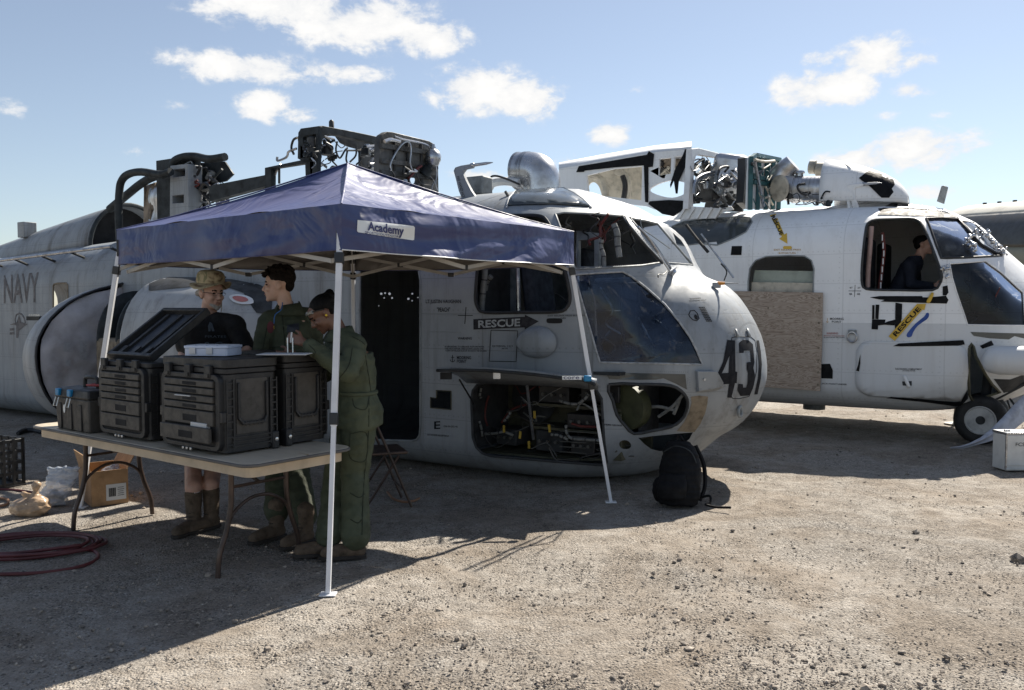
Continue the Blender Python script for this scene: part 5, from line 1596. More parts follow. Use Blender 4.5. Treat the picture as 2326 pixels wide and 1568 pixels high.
for a, b_, r_ in (((275, 135), (330, 138), .09), ((325, 150), (430, 155), .085), ((330, 185), (430, 190), .05)):
    H.barrel(T(5, a), T(5, b_), [(r_ * .8, 0), (r_, .1), (r_, .9), (r_ * .8, 1)], 'far_duct', 'cream_paint', 'y', -.1, 18)
cw = []
for cx_, top, wd in ((415, 90, .42), (470, 88, .42), (600, 112, .41), (740, 148, .38), (860, 192, .33), (950, 240, .27), (1010, 295, .2), (1045, 350, .1), (1055, 395, .02)):
    base = H.on(*T(5, (cx_, 425)), 'y', -.35); tp = H.on(*T(5, (cx_, top)), 'y', -.35)
    hgt = (tp - base).length
    row = []
    for i in range(21):
        a = math.pi * i / 20
        row.append(base + H.dir(0, 1, 0) * (-math.cos(a) * wd) + V((0, 0, 1)) * (hgt * math.sin(a) ** .75))
    cw.append(row)
cwm = MB().grid(cw)
cwo = cwm.build('nose_cowl', 'white_paint', hr_, solid=.015)
with Swap(H, cwm):
    H.patch(T(5, [(665, 228), (720, 185), (780, 152), (800, 160), (870, 190), (900, 182), (970, 245), (940, 280), (920, 310), (932, 335), (900, 378), (840, 378), (760, 300)]), 'tape_patch', 'black_tape', off=.016)
    H.patch(T(5, [(540, 105), (590, 110), (605, 155)]), 'tape_patch', 'panel_grey', off=.016)
# folded corrugated panel at the roof edge
fl = H.plate(T(4, [(962, 745), (1080, 630), (1100, 618), (1110, 640), (1330, 655), (1420, 640), (1440, 665), (1340, 690), (1300, 735), (1150, 740)]), 'y', -1.0, .03, 'bent_panel', 'white_trim')
for k in range(5):
    P = H.ons(T(4, [(1060 + k * 70, 650), (1010 + k * 70, 735)]), 'y', -1.02)
    MB().bar(P[0], P[1], .03, .03).build('panel_rib', 'white_trim', fl)
# wiper blade and long probe seen past the grey nose
H.pipe(T(4, [(1068, 785), (1140, 880), (1240, 1000)]), 'y', -1.6, .02, 'wiper_blade', 'black_rubber')
H.pipe(T(4, [(1185, 855), (1290, 1000), (1440, 1200)]), 'y', -1.62, .012, 'wiper_arm', 'bare_metal')
H.pipe(T(4, [(1340, 1090), (1385, 1150), (1365, 1222)]), 'y', -1.62, .008, 'washer_hose', 'wire_black')

# more loose plumbing on both roofs
rnd = random.Random(77)
def clutter(X, k, x0, x1, y0, y1, axis, v0, v1, n, mats, par=None):
    for i in range(n):
        a, c = rnd.uniform(x0, x1), rnd.uniform(y0, y1)
        if i % 5 == 0:
            p = X.on(*T(k, (a, c)), axis, rnd.uniform(v0, v1)); r_ = rnd.uniform(.03, .07)
            MB().lathe([(r_ * .7, -r_), (r_, -r_ * .8), (r_, r_ * .6), (r_ * .6, r_ * .7), (r_ * .5, r_ * 1.2), (0, r_ * 1.2)], Matrix.Translation(p) @ Matrix.Rotation(rnd.uniform(0, 3), 4, rnd.choice('XYZ')), 12).build('valve_body', rnd.choice(mats), X.root)
        else:
            pts = [(a, c)]
            for j in range(3): pts.append((min(x1, max(x0, pts[-1][0] + rnd.uniform(-70, 70))), min(y1, max(y0, pts[-1][1] + rnd.uniform(-60, 60)))))
            X.pipe(T(k, pts), axis, rnd.uniform(v0, v1), rnd.choice((.006, .01, .016, .022)), 'pipe', rnd.choice(mats))
clutter(H, 4, 1130, 1330, 270, 620, 'x', FX - .3, FX + .1, 26, ('wire_black', 'soot_metal', 'bare_metal', 'frame_dark'))
clutter(H, 4, 1290, 1520, 330, 640, 'x', FX + .25, FX + .6, 34, ('wire_black', 'soot_metal', 'bare_metal', 'panel_grey', 'duct_metal'))
clutter(H, 4, 860, 1060, 260, 400, 'y', -.6, -.3, 14, ('soot_metal', 'cream_paint', 'bare_metal', 'wire_black'))
clutter(H, 5, 60, 440, 330, 430, 'y', -.8, -.3, 22, ('wire_black', 'soot_metal', 'bare_metal', 'frame_dark'))
clutter(G, 2, 600, 860, 180, 430, 'x', AX - .5, AX, 12, ('soot_metal', 'frame_dark', 'wire_black', 'bare_metal'))
clutter(G, 2, 1060, 1210, 270, 470, 'x', AX - .2, AX + .5, 16, ('soot_metal', 'frame_dark', 'bare_metal'))
clutter(G, 1, 1480, 1780, 400, 760, 'y', -.75, -.45, 30, ('soot_metal', 'frame_dark', 'wire_black', 'bare_metal', 'white_sleeve'))
clutter(G, 2, 1400, 1640, 430, 640, 'x', FW + .03, FW + .1, 6, ('soot_metal', 'wire_black', 'frame_dark', 'bare_metal'))
G.plate(T(2, [(1060, 350), (1205, 250), (1212, 480), (1060, 480)]), 'x', AX - .5, -.04, 'dark_baffle', 'soot_metal')
H.plate(T(4, [(1250, 480), (1500, 470), (1510, 680), (1200, 680)]), 'y', -.1, .05, 'gearbox_base', 'soot_metal')

H.plate(T(4, [(840, 245), (1075, 225), (1075, 412), (840, 415)]), 'y', -.35, .03, 'inner_wall', 'dirty_cloth')

# ------------------------------------------------------------------ pop-up canopy
FA, FB, FL = onground(745, 1352), onground(1387, 1142), onground(183, 1154)
FK = V((-1.52, 8.22, 0))
CC = V((-1.27, 6.72, 0))
feet = [FA, FB, FK, FL]
ZE, ZV, ZP = 2.19, 1.925, 2.665


def inward(p, d, z): q = CC - p; q.z = 0; q = p + q.normalized() * d; return V((q.x, q.y, z))


eave = [inward(p, .31, ZE) for p in feet]
eave[0].x += .07; eave[3].x += .02
peak = V(((eave[0].x + eave[2].x) / 2, (eave[0].y + eave[2].y) / 2, ZP))
cn = empty('canopy_tent', (CC.x, CC.y, 0), 0, 'navy blue pop-up canopy on slanted white legs over the work table', 'canopy')
m_, nt_, b_ = nmat('canopy_cloth')
g_ = node(nt_, 'ShaderNodeNewGeometry')
mxc = node(nt_, 'ShaderNodeMixRGB'); mxc.inputs[1].default_value = (.006, .019, .112, 1); mxc.inputs[2].default_value = (.17, .155, .14, 1)
nt_.links.new(g_.outputs['Backfacing'], mxc.inputs[0]); nt_.links.new(mxc.outputs[0], b_.inputs['Base Color'])
b_.inputs['Roughness'].default_value = .46; b_.inputs['Specular IOR Level'].default_value = .75
b_.inputs['Sheen Weight'].default_value = .12; b_.inputs['Sheen Roughness'].default_value = .4; b_.inputs['Sheen Tint'].default_value = (.75, .72, 1, 1)
tcx = node(nt_, 'ShaderNodeTexCoord')
w1 = node(nt_, 'ShaderNodeTexNoise', Scale=2.2, Detail=3.0, Roughness=.5, Distortion=.8); nt_.links.new(tcx.outputs['Object'], w1.inputs['Vector'])
w2 = node(nt_, 'ShaderNodeTexNoise', Scale=26.0, Detail=3.0); nt_.links.new(tcx.outputs['Object'], w2.inputs['Vector'])
wa = node(nt_, 'ShaderNodeMath', operation='MULTIPLY_ADD'); nt_.links.new(w2.outputs['Fac'], wa.inputs[0]); wa.inputs[1].default_value = .015; nt_.links.new(w1.outputs['Fac'], wa.inputs[2])
bpc = node(nt_, 'ShaderNodeBump', Strength=.6, Distance=.10); nt_.links.new(wa.outputs[0], bpc.inputs['Height']); nt_.links.new(bpc.outputs[0], b_.inputs['Normal'])
plain('white_pole', (.72, .73, .76), .35, var=.08, scale=5)
plain('grey_truss', (.40, .385, .36), .5, var=.15)
plain('black_plastic', (.02, .021, .023), .45, var=.25)
plain('label_white', (.70, .72, .72), .4, var=.05)
plain('label_navy', (.03, .035, .13), .5)
plain('blue_plastic', (.01, .20, .42), .4)

for k in range(4):
    a, b = eave[k], eave[(k + 1) % 4]
    n_out = (b - a).cross(V((0, 0, 1))).normalized()
    if n_out.dot(a - peak) < 0: n_out = -n_out
    rows = []
    NU, NV = 40, 20
    for j in range(NV + 1):
        v_ = j / NV
        row = []
        for i in range(NU + 1):
            u = i / NU
            p = a.lerp(b, u).lerp(peak, v_)
            mid = math.sin(math.pi * u)
            sag = -.10 * mid * (1 - v_) * v_ * 2.2 - .03 * math.sin(math.pi * v_)
            fold = .018 * math.sin(u * 34 + 3 * v_ + k) * (1 - v_) ** 2 * mid * .35 + .012 * mn.noise((p.x * 2.3, p.y * 2.3, k)) * mid
            row.append(p + V((0, 0, sag + fold)))
        rows.append(row)
    # the drop edge carries on from the roof cloth
    if n_out.dot(V((0, 0, 1))) == 0: pass
    ro = MB().grid(rows)
    o = ro.build('roof_panel', 'canopy_cloth', cn, smooth=80)
    rows = []
    for j in range(9):
        v_ = j / 8
        row = []
        for i in range(NU + 1):
            u = i / NU
            p = a.lerp(b, u)
            mid = math.sin(math.pi * u)
            wav = (.008 * math.sin(u * 27 + k * 2) + .045 * mn.noise((u * 4.5, v_ * 3.2 + u * 2, k * 3 + 1))) * min(1, mid * 2.5) * (.4 + .6 * v_)
            row.append(p + V((0, 0, -(ZE - ZV) * v_ - .012 * mid * v_)) + n_out * (wav + .015 * mid + .02 * v_ * min(1, mid * 4)))
        rows.append(row)
    vo = MB().grid(rows)
    for f in (o,): pass
    va = vo.build('valance', 'canopy_cloth', cn, smooth=80)
    MB().tube(rows[-1], .004, 5).build('hem', 'canopy_cloth' if k != 0 else 'label_white', va)
    # normals outwards
    for ob in (o, va):
        me = ob.data
        av = sum(((V(pl.normal)).dot(n_out + V((0, 0, 1))) for pl in me.polygons))
        if av < 0: me.flip_normals()
    if k == 0: VAL0 = vo; VALO = va
    MB().tube([a, a.lerp(peak, .25) - V((0, 0, .02)), a.lerp(peak, .6) - V((0, 0, .02)), peak], .006, 6).build('hip_seam', 'canopy_cloth', cn)
# printed label on the right-hand drop
with Swap(G, VAL0):
    q_ = T(2, [(1036, 845), (1475, 893), (1485, 905), (1480, 1003), (1468, 1006), (1040, 942), (1032, 930)])
    lb = G.patch(q_, 'printed_label', 'label_white', off=.004, step=12, parent=cn)
    G.text('Academy', T(2, [(1112, 950), (1396, 985), (1396, 897), (1112, 858)]), 'label_lettering', 'label_navy', off=.009, parent=lb, bold=.03)
    G.text('SPORTS+OUTDOORS', T(2, [(1092, 953), (1366, 984), (1366, 966), (1092, 934)]), 'label_lettering', 'label_navy', off=.009, parent=lb)

for k, p in enumerate(feet):
    top = inward(p, .36, ZV + .16)
    if k == 0: top.x += .06
    d = top - p
    jt = p + d * .46
    lg = MB().bar(jt - d * .02, top, .034, .034).build('leg', 'white_pole', cn, bevel=.003)
    MB().bar(p + V((0, 0, .01)), jt, .026, .026).build('inner_leg', 'white_pole', lg, bevel=.002)
    MB().bar(jt - d * .016, jt + d * .016, .046, .046).build('leg_clamp', 'black_plastic', lg, bevel=.004)
    MB().box((p.x, p.y, .006), (.09, .07, .008)).build('foot_plate', 'white_pole', lg, bevel=.002)
    MB().bar(top - V((0, 0, .10)), top + V((0, 0, .03)), .05, .05).build('corner_bracket', 'black_plastic', lg, bevel=.006)
    sl = p + d * .90
    MB().bar(sl - d * .015, sl + d * .015, .05, .05).build('slider', 'black_plastic', lg, bevel=.004)
    MB().bar(sl, sl.lerp(peak - V((0, 0, .12)), .98), .012, .024).build('roof_strut', 'grey_truss', cn)
MB().lathe([(.05, -.2), (.06, -.05), (.03, .0)], Matrix.Translation(peak - V((0, 0, .05))), 14).build('peak_hub', 'black_plastic', cn)
for k in range(4):
    a = inward(feet[k], .40, 0); b = inward(feet[(k + 1) % 4], .40, 0)
    hi, lo = ZV + .13, ZV - .06
    pts = {}
    for i in range(5):
        for nm, z in (('h', hi), ('l', lo), ('m', (hi + lo) / 2)):
            pts[(i, nm)] = V((*a.lerp(b, i / 4).xy, z))
    nn = (b - a).cross(V((0, 0, 1))).normalized() * .009
    for s_, e_, sg in (((0, 'h'), (2, 'l'), 1), ((0, 'l'), (2, 'h'), -1), ((2, 'l'), (4, 'h'), 1), ((2, 'h'), (4, 'l'), -1)):
        MB().bar(pts[s_] + nn * sg, pts[e_] + nn * sg, .012, .026).build('truss_bar', 'grey_truss', cn)
    for q_ in ((1, 'm'), (3, 'm'), (2, 'l'), (2, 'h')):
        MB().box(pts[q_], (.05, .03, .035)).build('truss_joint', 'black_plastic', cn, bevel=.004)
# blue tie and lettered strap on the right leg
c_ = at(1334, 860, 6.55)
MB().box(c_, (.06, .04, .045)).build('strap_toggle', 'blue_plastic', cn, bevel=.01)
c2_ = c_ + V((-.12, .0, .004))
st_ = MB().box(c2_, (.15, .012, .028)).build('leg_strap', 'label_white', cn)
bm = text_mesh('core')
MB().add([c2_ + V((-.065 + v.co.x * .12, -.0085, -.01 + v.co.y * .022)) for v in bm.verts], [tuple(v.index for v in f.verts) for f in bm.faces]).build('strap_lettering', 'label_navy', st_)
bm.free()

# ------------------------------------------------------------------ folding table
TA = math.atan2(-.606, .794)
TC = V((-2.25, 5.73, 0)); TZ = .73
tb = empty('folding_table', TC, TA, 'long beige folding table with brown steel legs under the canopy', 'table')
m_, nt_, b_ = nmat('table_top')
t_ = node(nt_, 'ShaderNodeTexCoord')
n_a = node(nt_, 'ShaderNodeTexNoise', Scale=3.0, Detail=6.0); mp_ = node(nt_, 'ShaderNodeMapping'); mp_.inputs['Scale'].default_value = (1.2, 5, 1)
nt_.links.new(t_.outputs['Object'], mp_.inputs[0]); nt_.links.new(mp_.outputs[0], n_a.inputs['Vector'])
nt_.links.new(ramp(nt_, n_a.outputs['Fac'], [(.3, (.40, .34, .26)), (.55, (.52, .45, .35)), (.66, (.50, .42, .31)), (.72, (.28, .16, .06))]), b_.inputs['Base Color'])
b_.inputs['Roughness'].default_value = .5
plain('table_edge', (.52, .42, .30), .5, var=.15)
plain('table_trim', (.10, .095, .09), .6)
plain('brown_steel', (.075, .05, .04), .38, metal=.3, var=.4)
rr_ = rrect(2.62, .78, .09, 5)
tt = MB().prism([V((x, y, TZ - .022)) for x, y in rr_], (0, 0, .022)).build('table_top', 'table_top', tb, True, bevel=.004)
MB().tube([(x * 1.001, y * 1.001, TZ - .012) for x, y in rr_], .010, 6, True).build('edge_trim', 'table_trim', tt, True)
ap = rrect(2.54, .70, .06, 5)
MB().prism([V((x, y, TZ - .085)) for x, y in ap], (0, 0, .062)).build('apron', 'table_edge', tt, True)
for sx in (-1, 1):
    x0 = sx * .88
    for sy in (-1, 1):
        MB().tube(spline([(x0, sy * .20, TZ - .08), (x0, sy * .20, .52), (x0, sy * .205, .40), (x0, sy * .235, .27), (x0, sy * .285, .13), (x0, sy * .30, .0)], 6), .0165, 10).build('leg', 'brown_steel', tb, True)
    MB().tube(spline([(x0, -.235, .27), (x0, -.19, .36), (x0, -.09, .425), (x0, 0, .44), (x0, .09, .425), (x0, .19, .36), (x0, .235, .27)], 5), .011, 8).build('leg_brace', 'brown_steel', tb, True)
    MB().tube([(x0, -.20, .52), (x0, .20, .52)], .010, 8).build('leg_brace', 'brown_steel', tb, True)
    MB().tube(spline([(x0 - sx * .0, .0, .52), (x0 - sx * .12, 0, .56), (x0 - sx * .32, 0, .64)], 5), .011, 8).build('fold_stay', 'brown_steel', tb, True)
    MB().box((x0 - sx * .34, 0, .625), (.1, .12, .05)).build('stay_bracket', 'brown_steel', tb, True)


def onT(x, y, z=TZ): return WM[tb.name] @ V((x, y, z))


MB().lathe([(.045, 0), (.048, .004), (.045, .012), (0, .014)], Matrix.Translation(onT(.88, .18, TZ + .001)), 18).build('black_puck', 'black_plastic')
tag(bpy.data.objects['black_puck'], 'small flat black disc lying on the bare right end of the table', 'disc')

# ------------------------------------------------------------------ tool cases
plain('case_black', (.019, .019, .020), .52, var=.2, scale=20, bump=.25, bscale=160)
plain('case_front', (.058, .053, .047), .6, var=.2, scale=20, bump=.2, bscale=160)
plain('lid_blue', (.022, .028, .040), .55, var=.2)
plain('steel_bits', (.55, .55, .55), .3, metal=.9)
plain('paper', (.55, .56, .57), .7, var=.05)


def tool_case(loc, rz, w_, d_, h_, label, drawers=True, open_lid=None, flip=False):
    e = empty('tool_case', loc, rz, label, 'tool case', 'black tool cases on the table')
    bd = MB().prism([V((x, y, .012)) for x, y in rrect(w_, d_, .03, 3)], (0, 0, h_ - .10)).build('body', 'case_black', e, True, bevel=.008)
    # side ribs, pockets and handles
    for sx in (-1, 1):
        for yy in (-d_ * .42, d_ * .42):
            for k in range(9):
                MB().box((sx * (w_ / 2 + .004), yy, .06 + k * (h_ - .2) / 8), (.010, .05, .008)).build('side_rib', 'case_black', bd, True)
            for q in (-.022, .022):
                MB().box((sx * (w_ / 2 + .005), yy + q, h_ / 2 - .04), (.012, .008, h_ - .16)).build('side_rib', 'case_black', bd, True)
        MB().box((sx * (w_ / 2 + .002), 0, h_ * .50), (.006, d_ * .60, h_ * .58)).build('side_panel', 'case_front', bd, True, bevel=.002)
        hp = [(sx * (w_ / 2 + .012), -d_ * .27, h_ * .74), (sx * (w_ / 2 + .012), -d_ * .27, h_ * .38), (sx * (w_ / 2 + .018), -d_ * .2, h_ * .32), (sx * (w_ / 2 + .018), d_ * .2, h_ * .32), (sx * (w_ / 2 + .012), d_ * .27, h_ * .38), (sx * (w_ / 2 + .012), d_ * .27, h_ * .74)]
        hd = MB()
        for a, b in zip(hp, hp[1:]): hd.bar(a, b, .016, .02, up=(1, 0, 0), ext=.006)
        hd.build('side_handle', 'case_black', e, True, bevel=.004)
        for k in range(5):
            MB().box((sx * (w_ / 2 + .026), -d_ * .16 + k * d_ * .08, h_ * .32), (.006, .008, .024)).build('grip_rib', 'case_black', bd, True)
        for zz in (.05, .075, .1):
            MB().box((sx * (w_ / 2 + .005), 0, zz), (.010, d_ * .78, .008)).build('side_rib', 'case_black', bd, True)
    fy = -d_ / 2
    if drawers:
        ring = rrect(w_ * .95, h_ * .80, .05, 4); hole = rrect(w_ * .83, h_ * .70, .025, 4)
        zc = h_ * .44
        MB().prism([V((x, fy - .03, zc + z)) for x, z in ring], (0, .045, 0), [[V((x, fy - .03, zc + z)) for x, z in hole]]).build('front_frame', 'case_black', e, True, bevel=.006)
        MB().prism([V((x, fy - .022, zc + z)) for x, z in hole], (0, .01, 0)).build('drawer_recess', 'dark_void', e, True)
        hh = h_ * .70
        z = zc + hh / 2 - .006
        for k, f in enumerate((.115, .115, .115, .115, .235, .245)):
            dh = hh * f
            out_ = .0
            if flip and k == 5: out_ = .03
            dr = MB().box((0, fy - .030 - out_, z - dh / 2), (w_ * .80, .024, dh - .008)).build('drawer', 'case_front', e, True, bevel=.004)
            MB().box((w_ * .03, fy - .0425 - out_, z - dh * .55), (w_ * .22, .003, dh * .42)).build('drawer_pull', 'dark_void', dr, True)
            z -= dh
        for sx in (-1, 1):
            MB().box((sx * w_ * .49, fy - .012, h_ * .40), (.03, .03, .06)).build('frame_catch', 'case_black', e, True, bevel=.003)
    for k in range(10):
        MB().box((-w_ * .40 + k * w_ * .085, fy - .006, h_ - .115), (.028, .016, .026)).build('vent_fin', 'case_black', bd, True)
    for x_ in (-.06, -.02, .02):
        MB().box((x_, fy - .036, .018), (.02, .012, .018)).build('front_stud', 'steel_bits', bd, True, bevel=.003)
    zl = h_ - .085
    rim = MB().prism([V((x, y, zl)) for x, y in rrect(w_ * 1.02, d_ * 1.04, .03, 3)], (0, 0, .03)).build('lid_rim', 'case_black', e, True, bevel=.006)
    for x_ in (-.36, -.02, .30):
        lt = MB().box((x_ * w_, fy - .022, zl + .01), (.06, .028, .075)).build('latch', 'case_black', e, True, bevel=.005)
        MB().box((x_ * w_, fy - .038, zl - .012), (.04, .008, .022)).build('latch_tongue', 'case_black', lt, True)
    if open_lid is None:
        MB().prism([V((x, y, zl + .034)) for x, y in rrect(w_ * 1.03, d_ * 1.06, .03, 3)], (0, 0, .05)).build('lid', 'case_black', e, True, bevel=.010)
    else:
        MX = Matrix.Translation((-.05, -d_ * .26, zl + .04)) @ Matrix.Rotation(R(open_lid), 4, 'X')
        hl = .50; w0_ = w_; w_ = w_ * .86
        lo = MB().box((0, 0, hl / 2), (w_, .02, hl), MX)
        lidm = lo.build('lid', 'lid_blue', e, True, bevel=.008)
        rg = MB()
        for a, b in (((-w_ / 2, 0), (w_ / 2, 0)), ((-w_ / 2, hl), (w_ / 2, hl)), ((-w_ / 2, 0), (-w_ / 2, hl)), ((w_ / 2, 0), (w_ / 2, hl))):
            rg.bar(MX @ V((a[0], -.025, a[1])), MX @ V((b[0], -.025, b[1])), .03, .05, up=MX.to_3x3() @ V((0, 1, 0)), ext=.014)
        rg.build('lid_frame', 'case_black', lidm, True, bevel=.005)
        for x_ in (-.5, 0, .42):
            MB().box((x_ * w_ * .66, -.018, hl * .5), (.03, .016, hl * .86), MX).build('lid_rail', 'case_black', lidm, True)
        for x_ in (-.34, .0, .32):
            MB().box((x_ * w_, -.01, hl + .02), (.09, .05, .03), MX).build('lid_catch', 'case_black', lidm, True, bevel=.005)
            MB().box((x_ * w_ * .9 - .02, -.02, .06), (.05, .03, .07), MX).build('lid_clip', 'case_black', lidm, True)
        w_ = w0_
        MB().box((0, 0, zl + .02), (w_ * .95, d_ * .9, .012)).build('top_tray', 'dark_void', e, True)
    for sx in (-1, 1):
        br = MB().box((sx * (w_ / 2 - .01), d_ / 2 - .02, .055), (.06, .05, .11)).build('corner_foot', 'case_black', e, True, bevel=.01)
        MB().lathe([(.012, 0), (.012, .004), (.005, .006), (0, .006)], Matrix.Translation((sx * (w_ / 2 + .021), d_ / 2 - .02, .06)) @ Matrix.Rotation(R(90 * sx), 4, 'Y'), 12).build('rivet', 'steel_bits', br, True)
    return e


def onTable(px, py): return onground(px, py, TZ)


p1 = (onTable(217, 987) + onTable(346, 1006)) / 2
perp = V((-math.sin(TA), math.cos(TA), 0)); axis_ = V((math.cos(TA), math.sin(TA), 0))
c1 = tool_case(V((p1.x, p1.y, TZ)) + perp * .20, TA, .60, .36, .56, 'black drawer case with its lid standing open, left of the three cases', open_lid=-54)
p2 = (onTable(370, 1012) + onTable(512, 1037)) / 2
c2 = tool_case(V((p2.x, p2.y, TZ)) + perp * .19, TA, .64, .36, .56, 'black case with closed lid and partly open lower drawer, front centre', flip=True)
c3 = tool_case(V((p2.x, p2.y, TZ)) + perp * .60 + axis_ * .0, TA + math.pi, .62, .32, .57, 'black case standing behind the closed case, by the woman in green')
# bits in the open drawer
q_ = WM[c2.name] @ V((.12, -.215, .155))
tag(MB().box((0, 0, 0), (.16, .03, .055), Matrix.Translation(q_) @ Matrix.Rotation(TA, 4, 'Z')).build('white_carton', 'paper', bevel=.003), 'small white carton lying in the half open drawer', 'carton')
q_ = WM[c2.name] @ V((-.04, -.222, .335))
tag(MB().box((0, 0, 0), (.15, .02, .006), Matrix.Translation(q_) @ Matrix.Rotation(TA + .05, 4, 'Z')).build('paper_slip', 'paper'), 'folded paper slip poking out of a drawer', 'paper')

# organiser box on the closed lid
plain('clear_blue', (.58, .66, .82), .25, var=.1, alpha=.9)
q_ = WM[c2.name] @ V((-.06, .0, .565))
ob = empty('organiser_box', q_, TA + R(28), 'pale translucent blue parts organiser lying on the closed case lid', 'organiser')
MB().prism([V((x, y, 0)) for x, y in rrect(.28, .20, .015, 3)], (0, 0, .045)).build('tray', 'clear_blue', ob, True, bevel=.003)
MB().prism([V((x, y, .046)) for x, y in rrect(.29, .21, .018, 3)], (0, 0, .016)).build('lid', 'clear_blue', ob, True, bevel=.003)
for x_ in (-.08, 0.03): MB().box((x_, -.108, .032), (.04, .008, .04)).build('clasp', 'paper', ob, True, bevel=.002)
for i in range(4):
    MB().box((-.105 + .07 * i, 0, .0635), (.058, .165, .003)).build('compartment', 'paper', ob, True)
q_ = WM[c2.name] @ V((.33, .24, .575))
tag(MB().box((0, 0, 0), (.30, .21, .004), Matrix.Translation(q_) @ Matrix.Rotation(TA + R(38), 4, 'Z')).build('loose_sheet', 'paper'), 'loose pale sheet of paper lying across the case tops', 'paper')

# toolbox at the left end
q_ = onTable(124, 973) + axis_ * .24 + perp * .15
tx = empty('toolbox', V((q_.x, q_.y, TZ)), TA, 'black plastic toolbox with blue latches at the left end of the table', 'toolbox')
bx_ = MB().box((0, 0, .115), (.46, .27, .23), taper=(1.06, 1.06)).build('body', 'case_front', tx, True, bevel=.012)
for x_ in (-.17, -.02, .12): MB().box((x_, -.142, .10), (.05, .012, .18)).build('body_rib', 'case_black', bx_, True, bevel=.003)
lid_ = MB().box((0, 0, .262), (.50, .30, .065), taper=(.95, .92)).build('lid', 'case_black', tx, True, bevel=.012)
MB().tube(spline([(-.09, 0, .29), (-.085, 0, .35), (-.05, 0, .365), (.05, 0, .365), (.085, 0, .35), (.09, 0, .29)], 5), .014, 8).build('carry_handle', 'case_black', lid_, True)
for x_ in (-.17, .0):
    lt = MB().box((x_, -.148, .265), (.05, .03, .05)).build('latch', 'blue_plastic', tx, True, bevel=.006)
    MB().tube([(x_ - .022, -.158, .23), (x_ - .024, -.175, .17), (x_ + .024, -.175, .17), (x_ + .022, -.158, .23)], .004, 6).build('latch_bail', 'steel_bits', lt, True)
bmT = text_mesh('HART')
MB().add([(-.17 + v.co.x * .075, -.1405 - .004, .095 + v.co.y * .03) for v in bmT.verts], [tuple(v.index for v in f.verts) for f in bmT.faces]).build('badge', 'label_white', bx_, True) if False else bmT.free()
MB().lathe([(.02, 0), (.02, .003), (0, .003)], Matrix.Translation((-.10, -.143, .15)) @ Matrix.Rotation(R(90), 4, 'X') @ Matrix.Diagonal((.7, 1.5, 1, 1)), 12).build('badge', 'label_white', bx_, True)
plain('pliers_red', (.30, .03, .03), .5)
q_ = WM[tx.name] @ V((.14, .0, .305))
pl = empty('pliers', q_, TA + .2, 'red handled pliers lying on the black toolbox lid', 'pliers')
MB().tube(spline([(-.12, .02, .01), (-.06, .03, .012), (0, .008, .012)], 5), .009, 7).build('handle', 'pliers_red', pl, True)
MB().tube(spline([(-.12, -.02, .01), (-.06, -.03, .012), (0, -.008, .012)], 5), .009, 7).build('handle', 'pliers_red', pl, True)
MB().box((.035, 0, .012), (.08, .022, .014), taper=(.8, .5)).build('jaw', 'steel_bits', pl, True, bevel=.003)
plain('orange_label', (.62, .16, .02), .45)
plain('bottle_blue', (.02, .05, .35), .4)
q_ = WM[c1.name] @ V((-.36, -.02, 0))
bt = empty('spray_bottle', V((q_.x, q_.y, TZ)), 0, 'orange and blue bottle standing left of the open case', 'bottle')
MB().lathe([(.030, 0), (.032, .01), (.032, .06), (.031, .06)], None, 18).build('blue_base', 'bottle_blue', bt, True)
MB().lathe([(.0312, .06), (.0312, .16), (.024, .19), (.012, .2), (.012, .23), (0, .23)], None, 18).build('bottle_body', 'orange_label', bt, True)

# ------------------------------------------------------------------ people
plain('skin_fair', (.60, .38, .29), .5, var=.12, scale=12, sss=.12)
plain('skin_tan', (.52, .31, .235), .5, var=.15, scale=14, sss=.1)
plain('skin_brown', (.17, .085, .055), .42, var=.15, scale=12, sss=.05)
plain('hair_brown', (.010, .0065, .005), .7, var=.4, scale=60, bump=.6, bscale=120, spec=.15)
plain('hair_black', (.004, .0035, .0035), .6, var=.3, scale=60, bump=.4, bscale=160, spec=.15)
plain('beard_grey', (.36, .33, .30), .8, var=.3, scale=80)
plain('eye_dark', (.012, .008, .006), .2)
plain('lip', (.30, .13, .11), .5)
plain('lip_brown', (.14, .05, .045), .5)
plain('tee_black', (.010, .010, .011), .85, var=.3, scale=10, bump=.15, bscale=300)
plain('tee_print', (.10, .13, .16), .8)
plain('suit_green', (.046, .055, .030), .8, var=.28, scale=7, bump=.2, bscale=260)
plain('suit_green_pale', (.062, .074, .042), .8, var=.25, scale=7, bump=.2, bscale=260)
plain('boot_tan', (.11, .078, .052), .85, var=.35, scale=18, bump=.4, bscale=90)
plain('sole_dark', (.03, .024, .02), .8)
plain('shorts_dark', (.03, .032, .035), .85)
plain('sock_white', (.6, .6, .58), .8)
plain('earplug', (.75, .50, .02), .5)
plain('cord_blue', (.02, .12, .35), .5)
plain('patch_navy', (.015, .018, .028), .6)
plain('patch_red', (.12, .02, .03), .6)
plain('goggle', (.60, .58, .52), .2, trans=.6)
m_, nt_, b_ = nmat('camo_hat')
t_ = node(nt_, 'ShaderNodeTexCoord'); n_ = node(nt_, 'ShaderNodeTexNoise', Scale=13.0, Detail=2.0, Distortion=.8); nt_.links.new(t_.outputs['Object'], n_.inputs['Vector'])
rp = ramp(nt_, n_.outputs['Fac'], [(.36, (.13, .085, .05)), (.44, (.33, .27, .17)), (.56, (.45, .38, .25)), (.62, (.22, .21, .12))])
nt_.links.new(rp, b_.inputs['Base Color']); b_.inputs['Roughness'].default_value = .9


